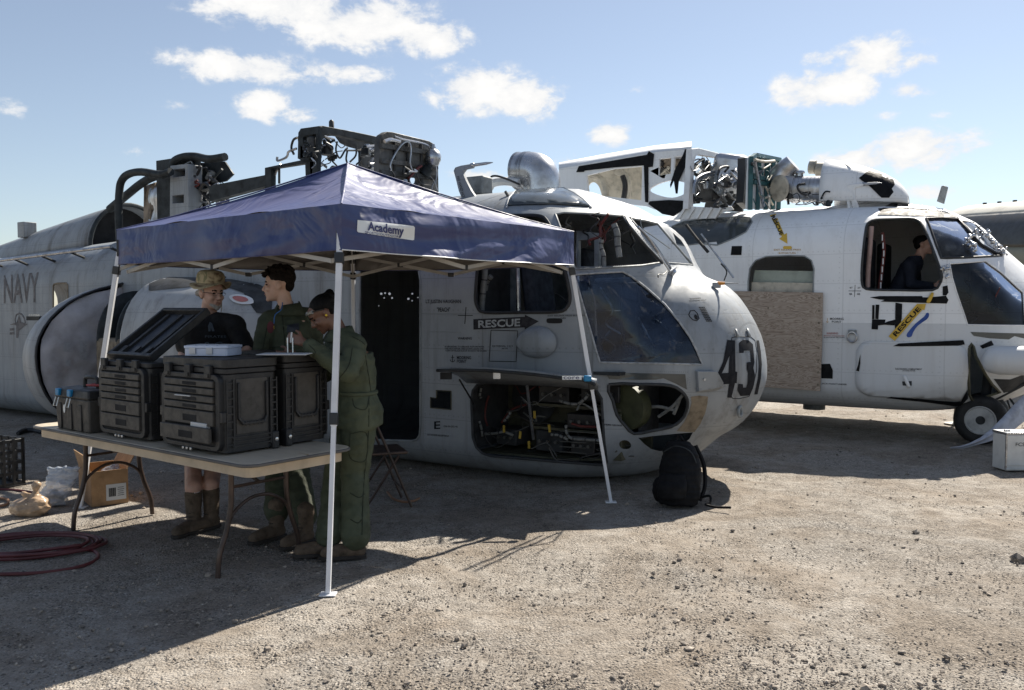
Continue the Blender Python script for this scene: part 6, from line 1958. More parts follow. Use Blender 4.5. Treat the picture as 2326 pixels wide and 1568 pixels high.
class Blob:
    def __init__(s): s.m = MB()

    def ball(s, c, r, M_=None, n=16):
        rx, ry, rz = (r, r, r) if isinstance(r, (int, float)) else r
        pr = [(math.sin(math.pi * k / 10), -math.cos(math.pi * k / 10)) for k in range(11)]
        X = Matrix.Translation(V(c)) @ (M_.to_4x4() if M_ is not None else Matrix.Identity(4)) @ Matrix.Diagonal((rx, ry, rz, 1))
        s.m.lathe([(max(a, 1e-4), b) for a, b in pr], X, n, cap=True)
        return s

    def cap(s, p, q, r1, r2=None):
        """tapered limb with round ends"""
        r2 = r1 if r2 is None else r2
        p, q = V(p), V(q); d = q - p; L_ = d.length
        if L_ < 1e-5: return s.ball(p, r1)
        X = Matrix.Translation(p) @ d.to_track_quat('Z', 'Y').to_matrix().to_4x4()
        pr = [(r1 * math.sin(math.pi / 2 * k / 4) + 1e-4, -r1 * math.cos(math.pi / 2 * k / 4)) for k in range(5)] + [(r2 * math.cos(math.pi / 2 * k / 4) + 1e-4, L_ + r2 * math.sin(math.pi / 2 * k / 4)) for k in range(5)]
        s.m.lathe(pr, X, 14)
        return s

    def chain(s, pts, rs):
        for i in range(len(pts) - 1): s.cap(pts[i], pts[i + 1], rs[i], rs[i + 1])
        return s

    def rings(s, rows):
        """[(centre, half width along side, half depth along front, side, front)]"""
        g = []
        for c, a, b, sd, fr in rows:
            g.append([V(c) + V(sd) * (a * math.cos(t)) + V(fr) * (b * math.sin(t)) for t in [2 * math.pi * k / 20 for k in range(20)]])
        n0 = len(s.m.v)
        s.m.grid(g, True)
        s.m.f.append(tuple(n0 + k for k in range(20))[::-1]); s.m.f.append(tuple(n0 + (len(g) - 1) * 20 + k for k in range(20)))
        return s

    def make(s, name, mat, parent, voxel=.008, smooth=4, fold=0.0, fscale=.1, local=False):
        o = s.m.build(name, mat, parent, local, smooth=None)
        md = o.modifiers.new('r', 'REMESH'); md.mode = 'VOXEL'; md.voxel_size = voxel; md.use_smooth_shade = True
        if smooth:
            sm = o.modifiers.new('s', 'SMOOTH'); sm.factor = .5; sm.iterations = smooth
        dg = bpy.context.evaluated_depsgraph_get()
        me = bpy.data.meshes.new_from_object(o.evaluated_get(dg))
        o.modifiers.clear(); o.data = me
        me.materials.clear(); me.materials.append(M[mat])
        if fold:
            nrm = [v.normal.copy() for v in me.vertices]
            for v, n in zip(me.vertices, nrm):
                c = v.co
                k = mn.noise((c.x / fscale * .7, c.y / fscale * .7, c.z / fscale * 1.9)) + .5 * mn.noise((c.x / fscale * 2.1 + 7, c.y / fscale * 2.1, c.z / fscale * 3.2))
                r_ = 1 - abs(mn.noise((c.x / fscale * .9 + 3, c.y / fscale * .9, c.z / fscale * 2.4))) * 2.2
                v.co = c + n * fold * (k * .6 + r_ * .6)
        for p in me.polygons: p.use_smooth = True
        return o


def hframe(c, f, tilt=0.0, roll=0.0):
    """head axes: x to the person's left, y front, z up"""
    f = V((f[0], f[1], 0)).normalized()
    ang = math.atan2(f.y, f.x) - math.pi / 2
    return Matrix.Translation(V(c)) @ Matrix.Rotation(ang, 4, 'Z') @ Matrix.Rotation(-tilt, 4, 'X') @ Matrix.Rotation(roll, 4, 'Y')


def head_prims(b, X, k=1.0, jaw=1.0):
    def q(*p): return X @ V([t * k for t in p])
    Rm = X.to_3x3()
    b.ball(q(0, -.012, .035), (.073 * k, .094 * k, .082 * k), Rm)
    b.ball(q(0, .03, -.03), (.060 * k * jaw, .066 * k, .078 * k), Rm)
    b.ball(q(0, .045, -.075), (.042 * k * jaw, .046 * k, .035 * k), Rm)
    b.ball(q(0, .078, -.098), (.020 * k, .018 * k, .016 * k), Rm)
    b.ball(q(0, .06, .045), (.052 * k, .036 * k, .04 * k), Rm)
    b.cap(q(-.034, .082, .026), q(.034, .082, .026), .011 * k)
    b.cap(q(0, .092, .015), q(0, .112, -.026), .008 * k, .013 * k)
    b.ball(q(-.012, .102, -.032), .010 * k).ball(q(.012, .102, -.032), .010 * k)
    b.ball(q(-.036, .070, -.022), .024 * k).ball(q(.036, .070, -.022), .024 * k)
    b.cap(q(-.016, .090, -.056), q(.016, .090, -.056), .009 * k)
    b.cap(q(-.014, .087, -.068), q(.014, .087, -.068), .010 * k)
    for sx in (-1, 1):
        b.ball(q(sx * .076, -.004, -.004), (.010 * k, .020 * k, .033 * k), Rm)
        b.ball(q(sx * .080, -.010, .004), (.009 * k, .022 * k, .024 * k), Rm)


def face_bits(p, X, k, lipm, hairm, brows=True):
    def q(*t): return X @ V([a * k for a in t])
    Rm = X.to_3x3()
    for sx in (-1, 1):
        Blob().ball(q(sx * .031, .083, .008), (.013 * k, .008 * k, .006 * k), Rm).m.build('eye', 'eye_dark', p, smooth=80)
        if brows: MB().tube([q(sx * .014, .094, .026), q(sx * .03, .092, .031), q(sx * .046, .080, .027)], .0045 * k, 6).build('eyebrow', hairm, p)
    MB().tube([q(-.020, .094, -.061), q(-.008, .100, -.060), (q(.008, .100, -.060)), q(.020, .094, -.061)], .004 * k, 6).build('lips', lipm, p)


def hand(b, wrist, fwd, side, curl=.5, k=1.0, spread=.0):
    """palm + five fingers; side points to the thumb, fingers bend towards -up"""
    f = V(fwd).normalized(); s = (V(side) - f * V(side).dot(f)).normalized(); dn = f.cross(s).normalized()
    w0 = V(wrist)
    c = w0 + f * .05 * k
    for t in (-.028, -.009, .010, .028): b.cap(w0 + f * .015 * k + s * t * .7 * k, w0 + f * .085 * k + s * t * k, .013 * k, .011 * k)
    for i, (t, ln) in enumerate(((.030, .070), (.010, .080), (-.010, .074), (-.029, .058))):
        a0 = w0 + f * .085 * k + s * t * k
        d1 = (f * math.cos(curl) + dn * math.sin(curl) + s * t * spread).normalized()
        d2 = (f * math.cos(curl * 2.1) + dn * math.sin(curl * 2.1)).normalized()
        d3 = (f * math.cos(curl * 2.9) + dn * math.sin(curl * 2.9)).normalized()
        j1 = a0 + d1 * ln * .45 * k; j2 = j1 + d2 * ln * .32 * k; j3 = j2 + d3 * ln * .25 * k
        b.chain([a0, j1, j2, j3], [.0105 * k, .0095 * k, .0088 * k, .0075 * k])
    t0 = w0 + f * .03 * k + s * .030 * k
    t1 = t0 + (f * .6 + s * .75 + dn * .35).normalized() * .035 * k
    t2 = t1 + (f * .85 + s * .2 + dn * .5).normalized() * .03 * k
    b.chain([t0, t1, t2], [.013 * k, .011 * k, .009 * k])


def boot(p, heel, toe_dir, h_, mat='boot_tan', top=None):
    d = V(toe_dir).normalized(); s = d.cross(V((0, 0, 1)))
    hl = V(heel)
    b = Blob()
    up = top if top is not None else hl + V((0, 0, h_))
    b.chain([hl + V((0, 0, .07)), hl + V((0, 0, .13)), up], [.048, .052, .060])
    b.chain([hl + V((0, 0, .05)) - d * .02, hl + d * .09 + V((0, 0, .05)), hl + d * .18 + V((0, 0, .04))], [.045, .046, .042])
    o = b.make('boot', mat, p, .009, 2, .004, .05)
    sole = [hl + d * x + s * y + V((0, 0, .002)) for x, y in ((-.065, -.03), (-.03, -.042), (.08, -.044), (.17, -.05), (.22, -.03), (.235, 0), (.22, .03), (.17, .05), (.08, .044), (-.03, .042), (-.065, .03))]
    MB().prism(sole, (0, 0, .024)).build('sole', 'sole_dark', o, bevel=.004)
    for k in range(5):
        c = hl + d * (.055 - .006 * k) + V((0, 0, .09 + k * .025))
        MB().tube([c - s * .025, c + d * .01, c + s * .025], .003, 5).build('lace', 'sole_dark', o)
    return o


# ---- man in the camouflage hat
pm = empty('person', onground(460, 1170), 0, 'man in camouflage bucket hat and black T-shirt behind the open case', 'person')
Ym = 6.45
fb = V((.30, -.95, 0)).normalized(); sb = V((0, 0, 1)).cross(fb) * -1     # sb: image left .. right
sb = V((fb.y * -1, fb.x, 0)); sb = sb if sb.x > 0 else -sb
nk, ch, pv = at(473, 712, Ym), at(478, 775, Ym), at(476, 930, Ym)
Xh = hframe(at(479, 668, Ym - .04), (.80, -.60), R(4))
SL, SR = at(429, 738, Ym + .02), at(533, 738, Ym - .05)
EL, HL_ = at(418, 805, Ym - .05), at(440, 850, Ym - .3)
ER, HR_ = at(560, 798, Ym - .12), at(562, 795, Ym - .40)
kn1, kn2 = at(438, 1040, Ym), at(487, 1038, Ym)
an1, an2 = onground(440, 1172, .11), onground(480, 1166, .11)
b = Blob()
head_prims(b, Xh, 1.02, 1.08)
b.cap(nk - V((0, 0, .03)), Xh @ V((0, -.012, -.06)), .062, .056)
b.rings([(nk - V((0, 0, .02)), .10, .06, sb, fb), (nk - V((0, 0, .07)), .17, .09, sb, fb), (ch, .175, .115, sb, fb), (ch - V((0, 0, .25)), .165, .115, sb, fb), (pv, .165, .115, sb, fb)])
b.chain([SL, EL, HL_], [.055, .043, .03]); b.chain([SR, ER, HR_], [.055, .043, .03])
b.chain([pv + sb * -.09, kn1, an1 + V((0, 0, .2)), an1], [.085, .062, .058, .04]); b.chain([pv + sb * .09, kn2, an2 + V((0, 0, .2)), an2], [.085, .062, .058, .04])
hand(b, HR_, V((-.25, -.95, -.05)), V((-1, 0, 0)), .35)
hand(b, HL_, V((.2, -.95, -.1)), V((1, 0, 0)), .4)
body = b.make('body', 'skin_tan', pm, .0075, 3)
face_bits(body, Xh, 1.02, 'lip', 'hair_brown')
gb = Blob()
for q_ in ((0, .080, -.098, .020), (-.02, .074, -.085, .018), (.02, .074, -.085, .018), (-.033, .06, -.075, .016), (.033, .06, -.075, .016), (-.02, .09, -.052, .006), (.02, .09, -.052, .006)): gb.ball(Xh @ V(q_[:3]), q_[3] * 1.05)
gb.make('beard', 'beard_grey', body, .005, 2)
sd_ = Blob()
for sx in (-1, 1): sd_.ball(Xh @ V((sx * .074, -.02, .02)), (.008, .04, .04), Xh.to_3x3()).ball(Xh @ V((sx * .06, -.07, .0)), .025)
sd_.ball(Xh @ V((0, -.09, .0)), (.05, .02, .05), Xh.to_3x3()).make('hair', 'beard_grey', body, .006, 1)
t = Blob()
t.rings([(nk - V((0, 0, .015)), .085, .075, sb, fb), (nk - V((0, 0, .05)), .17, .095, sb, fb), (nk - V((0, 0, .10)), .215, .12, sb, fb), (ch - V((0, 0, .05)), .21, .14, sb, fb), (ch - V((0, 0, .22)), .205, .15, sb, fb), (pv + V((0, 0, .06)), .20, .15, sb, fb), (pv - V((0, 0, .08)), .20, .145, sb, fb)])
t.chain([SL, SL.lerp(EL, .7)], [.074, .072]); t.chain([SR, SR.lerp(ER, .75)], [.074, .072])
for q_ in (SL, SR): t.chain([nk - V((0, 0, .05)), nk.lerp(q_, .5) - V((0, 0, .02)), q_], [.065, .07, .074])
tee = t.make('t_shirt', 'tee_black', body, .011, 4, .010, .16)
sh = Blob(); sh.rings([(pv + V((0, 0, .05)), .185, .135, sb, fb), (pv - V((0, 0, .12)), .20, .14, sb, fb), (pv - V((0, 0, .2)), .19, .13, sb, fb)])
for c0, kq in ((pv - sb * .09, kn1), (pv + sb * .09, kn2)): sh.chain([c0, c0.lerp(kq, .8)], [.105, .095])
sh.make('shorts', 'shorts_dark', body, .012, 3, .008, .12)
for an, td in ((an1, (-.25, -.95, 0)), (an2, (-.5, -.85, 0))):
    Blob().chain([an + V((0, 0, .165)), an + V((0, 0, .20))], [.056, .056]).make('sock', 'sock_white', body, .01, 1)
    boot(pm, V((an.x, an.y, 0)), td, .27)
# hat: crown and floppy brim
hb = Xh @ Matrix.Translation((0, -.008, .075))
cr = MB().lathe([(.103, 0), (.107, .02), (.105, .055), (.097, .08), (.075, .097), (.04, .105), (0, .107)], hb @ Matrix.Diagonal((.92, 1.08, 1, 1)), 32)
hat = cr.build('hat_crown', 'camo_hat', pm, smooth=60)
br = []
for j in range(6):
    rr = .10 + j * .0105
    br.append([hb @ V((rr * .93 * math.cos(a) , rr * 1.06 * math.sin(a), .004 - .009 * j * (.55 + .5 * math.sin(2 * a + .6)) + .006 * j * max(0, math.sin(a)) - .001 * j)) for a in [2 * math.pi * i / 40 for i in range(40)]])
MB().grid(br, True).build('hat_brim', 'camo_hat', hat, solid=.004, smooth=80)
MB().tube([hb @ V((.104 * .92 * math.cos(a), .104 * 1.08 * math.sin(a), .018)) for a in [2 * math.pi * i / 32 for i in range(32)]], .005, 6, True).build('hat_band', 'camo_hat', hat)
for sx in (.03, -.03, .06):
    MB().lathe([(.006, 0), (.006, .003), (0, .003)], hb @ Matrix.Translation((-.085, sx, .055)) @ Matrix.Rotation(R(-90), 4, 'Y'), 10).build('eyelet', 'sole_dark', hat)
MB().tube(spline([Xh @ V((-.085, .02, .04)), Xh @ V((-.088, .01, -.05)), Xh @ V((-.08, .02, -.11)), Xh @ V((-.06, .04, -.15))], 4), .003, 5).build('chin_cord', 'camo_hat', hat)
Blob().ball(Xh @ V((-.085, 0, -.002)), .010).m.build('ear_plug', 'earplug', pm)
# safety glasses
gl = MB()
for sx in (-1, 1): gl.tube([Xh @ V((sx * .033 + .022 * math.cos(a), .103, .006 + .014 * math.sin(a))) for a in [math.pi * 2 * i / 14 for i in range(14)]], .0010, 4, True)
gl.tube([Xh @ V((-.056, .100, .010)), Xh @ V((-.078, .02, .012))], .002, 5).tube([Xh @ V((.056, .100, .010)), Xh @ V((.078, .02, .012))], .002, 5)
gl.tube([Xh @ V((-.011, .104, .01)), Xh @ V((.011, .104, .01))], .002, 5)
gl.build('glasses', 'sole_dark', pm)
# shirt print
tb_ = BVHTree.FromPolygons([v.co.copy() for v in tee.data.vertices], [tuple(p.vertices) for p in tee.data.polygons])


def on_cloth(tree, pts2, faces, name, mat, parent, off=.004):
    vs = []
    for a, b2 in pts2:
        d = ray(a, b2).normalized(); p, n, i, ds = tree.ray_cast(CAM, d)
        if p is None: return None
        vs.append(p - d * off)
    return MB().add(vs, faces).build(name, mat, parent)


for txt, qd in (('PIRATES', T(7, [(235, 690), (400, 690), (400, 672), (235, 672)])), ('X', T(7, [(262, 640), (308, 640), (308, 566), (262, 566)])), ('0 C', T(7, [(228, 770), (372, 770), (372, 722), (228, 722)]))):
    v2, f2 = text2(txt, qd, 30)
    if txt == 'X': v2, f2 = fill2(T(7, [(262, 640), (258, 600), (272, 566), (290, 575), (310, 638), (290, 640), (282, 610), (278, 640)]), 8)
    on_cloth(tb_, v2, f2, 'shirt_print', 'tee_print', tee)

# ---- young man looking left
py_ = empty('person', onground(645, 1195), 0, 'tall young man in green flight suit looking left, dark curly hair', 'person')
Yy = 6.18
fb = V((-.55, -.83, 0)).normalized(); sb = V((-fb.y, fb.x, 0)); sb = sb if sb.x > 0 else -sb
nk, ch, pv = at(655, 704, Yy), at(657, 780, Yy), at(655, 925, Yy)
Xh = hframe(at(634, 650, Yy - .03), (-1, -.10), R(0), R(0))
SL, SR = at(612, 728, Yy - .06), at(706, 722, Yy + .06)
EL, HL_ = at(588, 815, Yy - .12), at(600, 850, Yy - .34)
ER, HR_ = at(718, 815, Yy + .05), at(690, 850, Yy - .2)
kn1, kn2 = at(632, 1060, Yy - .04), at(672, 1062, Yy + .02)
an1, an2 = onground(628, 1190, .1), onground(694, 1200, .1)
b = Blob()
head_prims(b, Xh, 1.0, .96)
b.cap(nk - V((0, 0, .06)), Xh @ V((0, -.025, -.05)), .060, .050)
b.rings([(nk - V((0, 0, .03)), .09, .06, sb, fb), (nk - V((0, 0, .08)), .16, .09, sb, fb), (ch, .165, .105, sb, fb), (pv, .15, .105, sb, fb)])
b.chain([SL, EL, HL_], [.05, .04, .028]); b.chain([SR, ER, HR_], [.05, .04, .028])
b.chain([pv - sb * .085, kn1, an1], [.08, .055, .04]); b.chain([pv + sb * .085, kn2, an2], [.08, .055, .04])
hand(b, HL_, V((.2, -.95, -.15)), V((1, 0, 0)), .4); hand(b, HR_, V((-.2, -.95, -.15)), V((-1, 0, 0)), .4)
body = b.make('body', 'skin_fair', py_, .0075, 3)
face_bits(body, Xh, 1.0, 'lip', 'hair_brown')
hr = Blob(); Rm = Xh.to_3x3()
hr.ball(Xh @ V((0, -.02, .064)), (.080, .102, .076), Rm).ball(Xh @ V((0, -.06, .045)), (.070, .052, .055), Rm).ball(Xh @ V((0, -.068, .012)), (.064, .040, .055), Rm)
rnd = random.Random(17)
for k in range(90):
    a = rnd.uniform(-1.25, 1.25); e_ = rnd.uniform(-.1, 1.0)
    y_ = -.095 * math.cos(a) + .0 if False else rnd.uniform(-.10, .085)
    x_ = rnd.uniform(-.06, .06)
    zt_ = .068 + .078 * math.sqrt(max(0.02, 1 - (x_ / .08) ** 2 - ((y_ + .02) / .112) ** 2))
    if y_ > .045: zt_ = max(zt_, .075) + .004
    p0 = Xh @ V((x_, y_, zt_)); p1 = Xh @ V((x_ + rnd.uniform(-.018, .018), y_ + rnd.uniform(-.01, .028), zt_ + rnd.uniform(-.006, .016)))
    hr.cap(p0, p1, rnd.uniform(.008, .013), .006)
for k in range(16):
    x_ = rnd.uniform(-.055, .055)
    p0 = Xh @ V((x_, .078, .095)); p1 = Xh @ V((x_ + rnd.uniform(-.01, .01), .105 + rnd.uniform(-.01, .012), .078 + rnd.uniform(-.016, .012)))
    hr.cap(p0, p1, .012, .007)
hr.make('hair', 'hair_brown', body, .0055, 1)


def suit(p, body, nk, ch, pv, sb, fb, arms, legs, mat, k=1.0, fold=.011):
    t = Blob()
    t.rings([(nk - V((0, 0, .03)), .085, .072, sb, fb), (nk - V((0, 0, .07)), .16 * k, .095, sb, fb), (nk - V((0, 0, .12)), .205 * k, .125, sb, fb), (ch - V((0, 0, .04)), .20 * k, .145 * k, sb, fb), (ch - V((0, 0, .2)), .185 * k, .14 * k, sb, fb), (ch.lerp(pv, .72), .17 * k, .13 * k, sb, fb), (ch.lerp(pv, .9), .185 * k, .145 * k, sb, fb), (pv - V((0, 0, .1)), .19 * k, .155 * k, sb, fb)])
    for S_, E_, W_ in arms:
        t.chain([nk - V((0, 0, .06)), nk.lerp(S_, .5) - V((0, 0, .02)), S_], [.065, .068, .07])
        t.chain([S_, S_.lerp(E_, .5), E_, E_.lerp(W_, .5), E_.lerp(W_, .9)], [.074, .070, .062, .058, .048])
    for H0, K0, A0 in legs: t.chain([H0, H0.lerp(K0, .5), K0, K0.lerp(A0, .5), A0.lerp(K0, .08)], [.115 * k, .108 * k, .09, .085, .082])
    return t.make('flight_suit', mat, body, .010, 3, fold, .11)


st_ = suit(py_, body, nk, ch, pv, sb, fb, [(SL, EL, HL_), (SR, ER, HR_)], [(pv - sb * .09, kn1, an1 + V((0, 0, .06))), (pv + sb * .09, kn2, an2 + V((0, 0, .06)))], 'suit_green', .90)


def collar(nk, sb, fb, par, mat, lift=.03):
    for sg in (-1, 1):
        g = []
        for j in range(3):
            row = []
            for i in range(9):
                a = (.12 + .80 * i / 8) * math.pi * .5 * 2
                a = math.pi / 2 - sg * (.18 + i / 8 * 2.6)
                rr = .074 + .022 * j
                row.append(nk + sb * (rr * 1.1 * math.cos(a)) + fb * (rr * math.sin(a)) + V((0, 0, lift - .035 * j + .004 * i * (2 - j) * .5)))
            g.append(row)
        MB().grid(g).build('collar', mat, par, solid=.006, smooth=80)


collar(nk, sb, fb, st_, 'suit_green')
ysuit = st_
ytree = BVHTree.FromPolygons([v.co.copy() for v in st_.data.vertices], [tuple(p.vertices) for p in st_.data.polygons])
tb_ = BVHTree.FromPolygons([v.co.copy() for v in st_.data.vertices], [tuple(p.vertices) for p in st_.data.polygons])
for poly, mt in ((rounded([(722, 600), (730, 575), (748, 560), (770, 575), (778, 610), (765, 645), (745, 655), (725, 635)], 2), 'patch_red'), ([(880, 590), (970, 575), (975, 615), (965, 640), (875, 648)], 'patch_navy'), ([(770, 598), (780, 598), (780, 622), (770, 622)], 'tag_yellow')):
    v2, f2 = fill2(T(7, poly), 10); on_cloth(tb_, v2, f2, 'suit_patch', mt, st_, .006)
YSEAMS = [[(640, 712), (644, 750), (648, 800)], [(606, 745), (600, 775), (594, 805)], [(663, 775), (700, 768)], [(612, 790), (638, 788)], [(612, 770), (612, 800)]]
MB().tube(spline([Xh @ V((.085, -.005, -.03)), at(640, 700, Yy - .12), at(625, 715, Yy - .16), at(622, 735, Yy - .17)], 5), .0035, 5).build('ear_cord', 'cord_blue', py_)
boot(py_, V((an1.x, an1.y, 0)), (-.6, -.8, 0), .2, top=an1 + V((0, 0, .12))); boot(py_, V((an2.x, an2.y, 0)), (-.5, -.85, 0), .2, top=an2 + V((0, 0, .12)))

# ---- woman bent over her work
pw_ = empty('person', onground(790, 1235), 0, 'woman in green flight suit bending over a small part, hair in a bun', 'person')
Yw = 5.60
fb = V((-.93, -.36, 0)).normalized(); sb = V((-fb.y, fb.x, 0)); sb = sb if sb.y < 0 else -sb       # sb: her side nearer the camera
nk, ch, pv = at(772, 758, Yw), at(798, 800, Yw + .02), at(812, 925, Yw + .04)
Xh = hframe(at(735, 713, Yw - .02), (-.92, -.38), R(38))
SN, SF = at(808, 786, Yw - .12), at(765, 775, Yw + .17)
EN, HN = at(790, 845, Yw - .26), at(690, 778, Yw - .22)
EF, HF = at(735, 850, Yw + .10), at(668, 806, Yw - .06)
kn1, kn2 = at(806, 1075, Yw - .02), at(765, 1080, Yw + .10)
an1, an2 = onground(808, 1232, .1), onground(748, 1226, .1)
b = Blob()
head_prims(b, Xh, .96, 1.02)
b.cap(nk - V((0, 0, .05)) - fb * .02, Xh @ V((0, -.03, -.045)), .058, .05)
dn = (pv - nk).normalized()
b.rings([(nk + dn * .03, .09, .06, sb, fb), (nk + dn * .09, .15, .09, sb, fb), (ch, .16, .115, sb, fb), (ch.lerp(pv, .6), .145, .11, sb, fb), (pv, .165, .13, sb, fb)])
b.chain([SN, EN, HN], [.05, .04, .027]); b.chain([SF, EF, HF], [.05, .04, .027])
b.chain([pv + sb * .08, kn1, an1], [.09, .06, .04]); b.chain([pv - sb * .08, kn2, an2], [.09, .06, .04])
hand(b, HN, V((-.75, -.1, .25)), V((.1, .2, 1)), .75, .95); hand(b, HF, V((-.8, -.35, -.1)), V((0, -.2, 1)), .75, .95)
body = b.make('body', 'skin_brown', pw_, .0075, 3)
face_bits(body, Xh, .96, 'lip_brown', 'hair_black')
hr = Blob(); Rm = Xh.to_3x3()
hr.ball(Xh @ V((0, -.026, .048)), (.076, .094, .074), Rm).ball(Xh @ V((0, -.055, .01)), (.070, .055, .065), Rm).ball(Xh @ V((0, -.10, .070)), .038).ball(Xh @ V((.01, -.115, .08)), .030).ball(Xh @ V((-.012, -.11, .06)), .03)
hr.make('hair', 'hair_black', body, .006, 2)
# glasses pushed up on the forehead, ear plug
gl = MB().tube([Xh @ V((x_, .088 - abs(x_) * .35, .062)) for x_ in (-.075, -.04, 0, .04, .075)], .012, 8)
gl.build('safety_glasses', 'goggle', pw_)
MB().tube([Xh @ V((.075, .06, .062)), Xh @ V((.078, -.01, .03))], .004, 6).tube([Xh @ V((-.075, .06, .062)), Xh @ V((-.078, -.01, .03))], .004, 6).build('glasses_arm', 'sole_dark', pw_)
for sx in (-1, 1): MB().cyl(Xh @ V((sx * .078, .004, -.006)), Xh @ V((sx * .098, .006, -.006)), .007, 8).build('ear_plug', 'earplug', pw_)
t = Blob()
t.rings([(nk + dn * .02, .085, .07, sb, fb), (nk + dn * .07, .15, .10, sb, fb), (nk + dn * .13, .18, .125, sb, fb), (ch, .19, .14, sb, fb), (ch.lerp(pv, .45), .185, .14, sb, fb), (ch.lerp(pv, .72), .165, .125, sb, fb), (ch.lerp(pv, .86), .175, .14, sb, fb), (pv + V((0, 0, -.02)), .195, .165, sb, fb), (pv - V((0, 0, .12)), .19, .16, sb, fb)])
t.ball(pv - fb * .045 - V((0, 0, .04)), .125)
for S_, E_, W_ in ((SN, EN, HN), (SF, EF, HF)): t.chain([S_, S_.lerp(E_, .5), E_, E_.lerp(W_, .5), E_.lerp(W_, .86)], [.070, .072, .066, .056, .046])
for q_ in (SN, SF): t.chain([nk + dn * .05, nk.lerp(q_, .5) + dn * .01, q_], [.062, .066, .07])
for H0, K0, A0 in ((pv + sb * .085, kn1, an1), (pv - sb * .085, kn2, an2)): t.chain([H0, H0.lerp(K0, .5), K0, K0.lerp(A0, .5), A0 + V((0, 0, .04))], [.118, .108, .09, .086, .09])
st_ = t.make('flight_suit', 'suit_green_pale', body, .010, 4, .010, .12)
collar(nk + dn * .01, sb, fb, st_, 'suit_green_pale')
wst = ch.lerp(pv, .72)
MB().tube([wst + sb * (.170 * math.cos(a)) + fb * (.130 * math.sin(a)) for a in [2 * math.pi * i / 28 for i in range(28)]], .016, 6, True).build('waist_belt', 'suit_green_pale', st_)
for E_, W_ in ((EN, HN), (EF, HF)):
    c0 = E_.lerp(W_, .86); d0 = (W_ - E_).normalized()
    MB().tube([c0 - d0 * .02, c0 + d0 * .02], .050, 16).build('cuff', 'suit_green_pale', st_, bevel=.004)
wtree = BVHTree.FromPolygons([v.co.copy() for v in st_.data.vertices], [tuple(p.vertices) for p in st_.data.polygons])
plain('suit_seam', (.022, .027, .015), .9)


def seam(tree, pts, par, r_=.0032, name='suit_seam'):
    P = []
    for a, b2 in [(p.x, p.y) for p in spline([V((a, b2, 0)) for a, b2 in pts], 6)]:
        d = ray(a, b2).normalized(); p, n, i, ds = tree.ray_cast(CAM, d)
        if p is not None and (not P or (p - P[-1]).length < .09): P.append(p - d * .001)
    if len(P) > 2: MB().tube(P, r_, 5).build(name, 'suit_seam', par)


for pts in ([(838, 900), (836, 1000), (826, 1100), (822, 1215)], [(800, 765), (825, 780), (845, 810)], [(800, 905), (806, 925), (830, 930), (838, 905)], [(795, 985), (795, 1040), (830, 1045), (832, 985), (795, 985)], [(828, 800), (838, 860), (842, 890)], [(800, 790), (792, 830), (770, 860)], [(700, 782), (716, 800), (705, 815)], [(795, 1120), (815, 1130), (828, 1122)], [(796, 1180), (812, 1188), (822, 1180)]):
    seam(wtree, pts, st_)
boot(pw_, V((an1.x, an1.y, 0)), (-.97, -.2, 0), .12, top=an1 + V((0, 0, .06))); boot(pw_, V((an2.x, an2.y, 0)), (-.95, -.25, 0), .12, top=an2 + V((0, 0, .06)))
# the small metal part she works on
wk = HN + V((-.075, -.03, .0))
tl_ = empty('caliper_tool', wk, 0, 'small pale metal part with pins held in the woman\'s fingers', 'tool')
for dx, dz in ((-.02, .0), (.012, .0)): MB().tube([wk + V((dx, 0, .03)), wk + V((dx + .004, -.01, -.11))], .005, 7).build('pin', 'steel_bits', tl_)
MB().tube([wk + V((-.03, 0, -.09)), wk + V((.02, 0, -.095))], .006, 7).build('cross_bar', 'steel_bits', tl_)
MB().tube([wk + V((.0, 0, .0)), wk + V((.008, -.005, .065))], .0055, 7).build('handle', 'paper', tl_)

for pts in YSEAMS: seam(ytree, pts, ysuit)
# ---- person seated in the white cockpit, barely seen
ph = empty('person', H.L(-.35, -.3, 1.2), 0, 'person in dark clothing sitting inside the white cockpit, seen through its side window', 'person')
Xh = H.W @ Matrix.Translation((-.02, -.45, 2.0)) @ Matrix.Rotation(R(-90), 4, 'Z')
b = Blob(); head_prims(b, Xh, 1.0)
b.cap(H.L(-.06, -.45, 1.86), Xh @ V((0, -.02, -.05)), .06, .055)
b.rings([(H.L(-.1, -.45, 1.88), .09, .07, H.dir(0, 1, 0), H.dir(1, 0, 0)), (H.L(-.16, -.45, 1.74), .17, .10, H.dir(0, 1, 0), H.dir(1, 0, 0)), (H.L(-.3, -.45, 1.4), .15, .11, H.dir(0, 1, 0), H.dir(1, 0, 0)), (H.L(-.32, -.45, 1.28), .17, .13, H.dir(0, 1, 0), H.dir(1, 0, 0))])
for sy in (-1, 1):
    b.chain([H.L(-.15, -.45 + sy * .17, 1.76), H.L(-.12, -.45 + sy * .24, 1.52), H.L(.12, -.45 + sy * .16, 1.5)], [.05, .04, .03])
    hand(b, H.L(.12, -.45 + sy * .16, 1.5), H.dir(1, 0, 0), V((0, 0, 1)), .5)
    b.chain([H.L(-.3, -.45 + sy * .1, 1.3), H.L(.12, -.45 + sy * .12, 1.42), H.L(.22, -.45 + sy * .12, 1.22)], [.08, .06, .045])
body = b.make('body', 'skin_tan', ph, .009, 3)
face_bits(body, Xh, 1.0, 'lip', 'hair_black')
Blob().ball(Xh @ V((0, -.026, .05)), (.078, .098, .074), Xh.to_3x3()).ball(Xh @ V((0, -.055, .01)), (.072, .057, .065), Xh.to_3x3()).make('hair', 'hair_black', body, .008, 1)
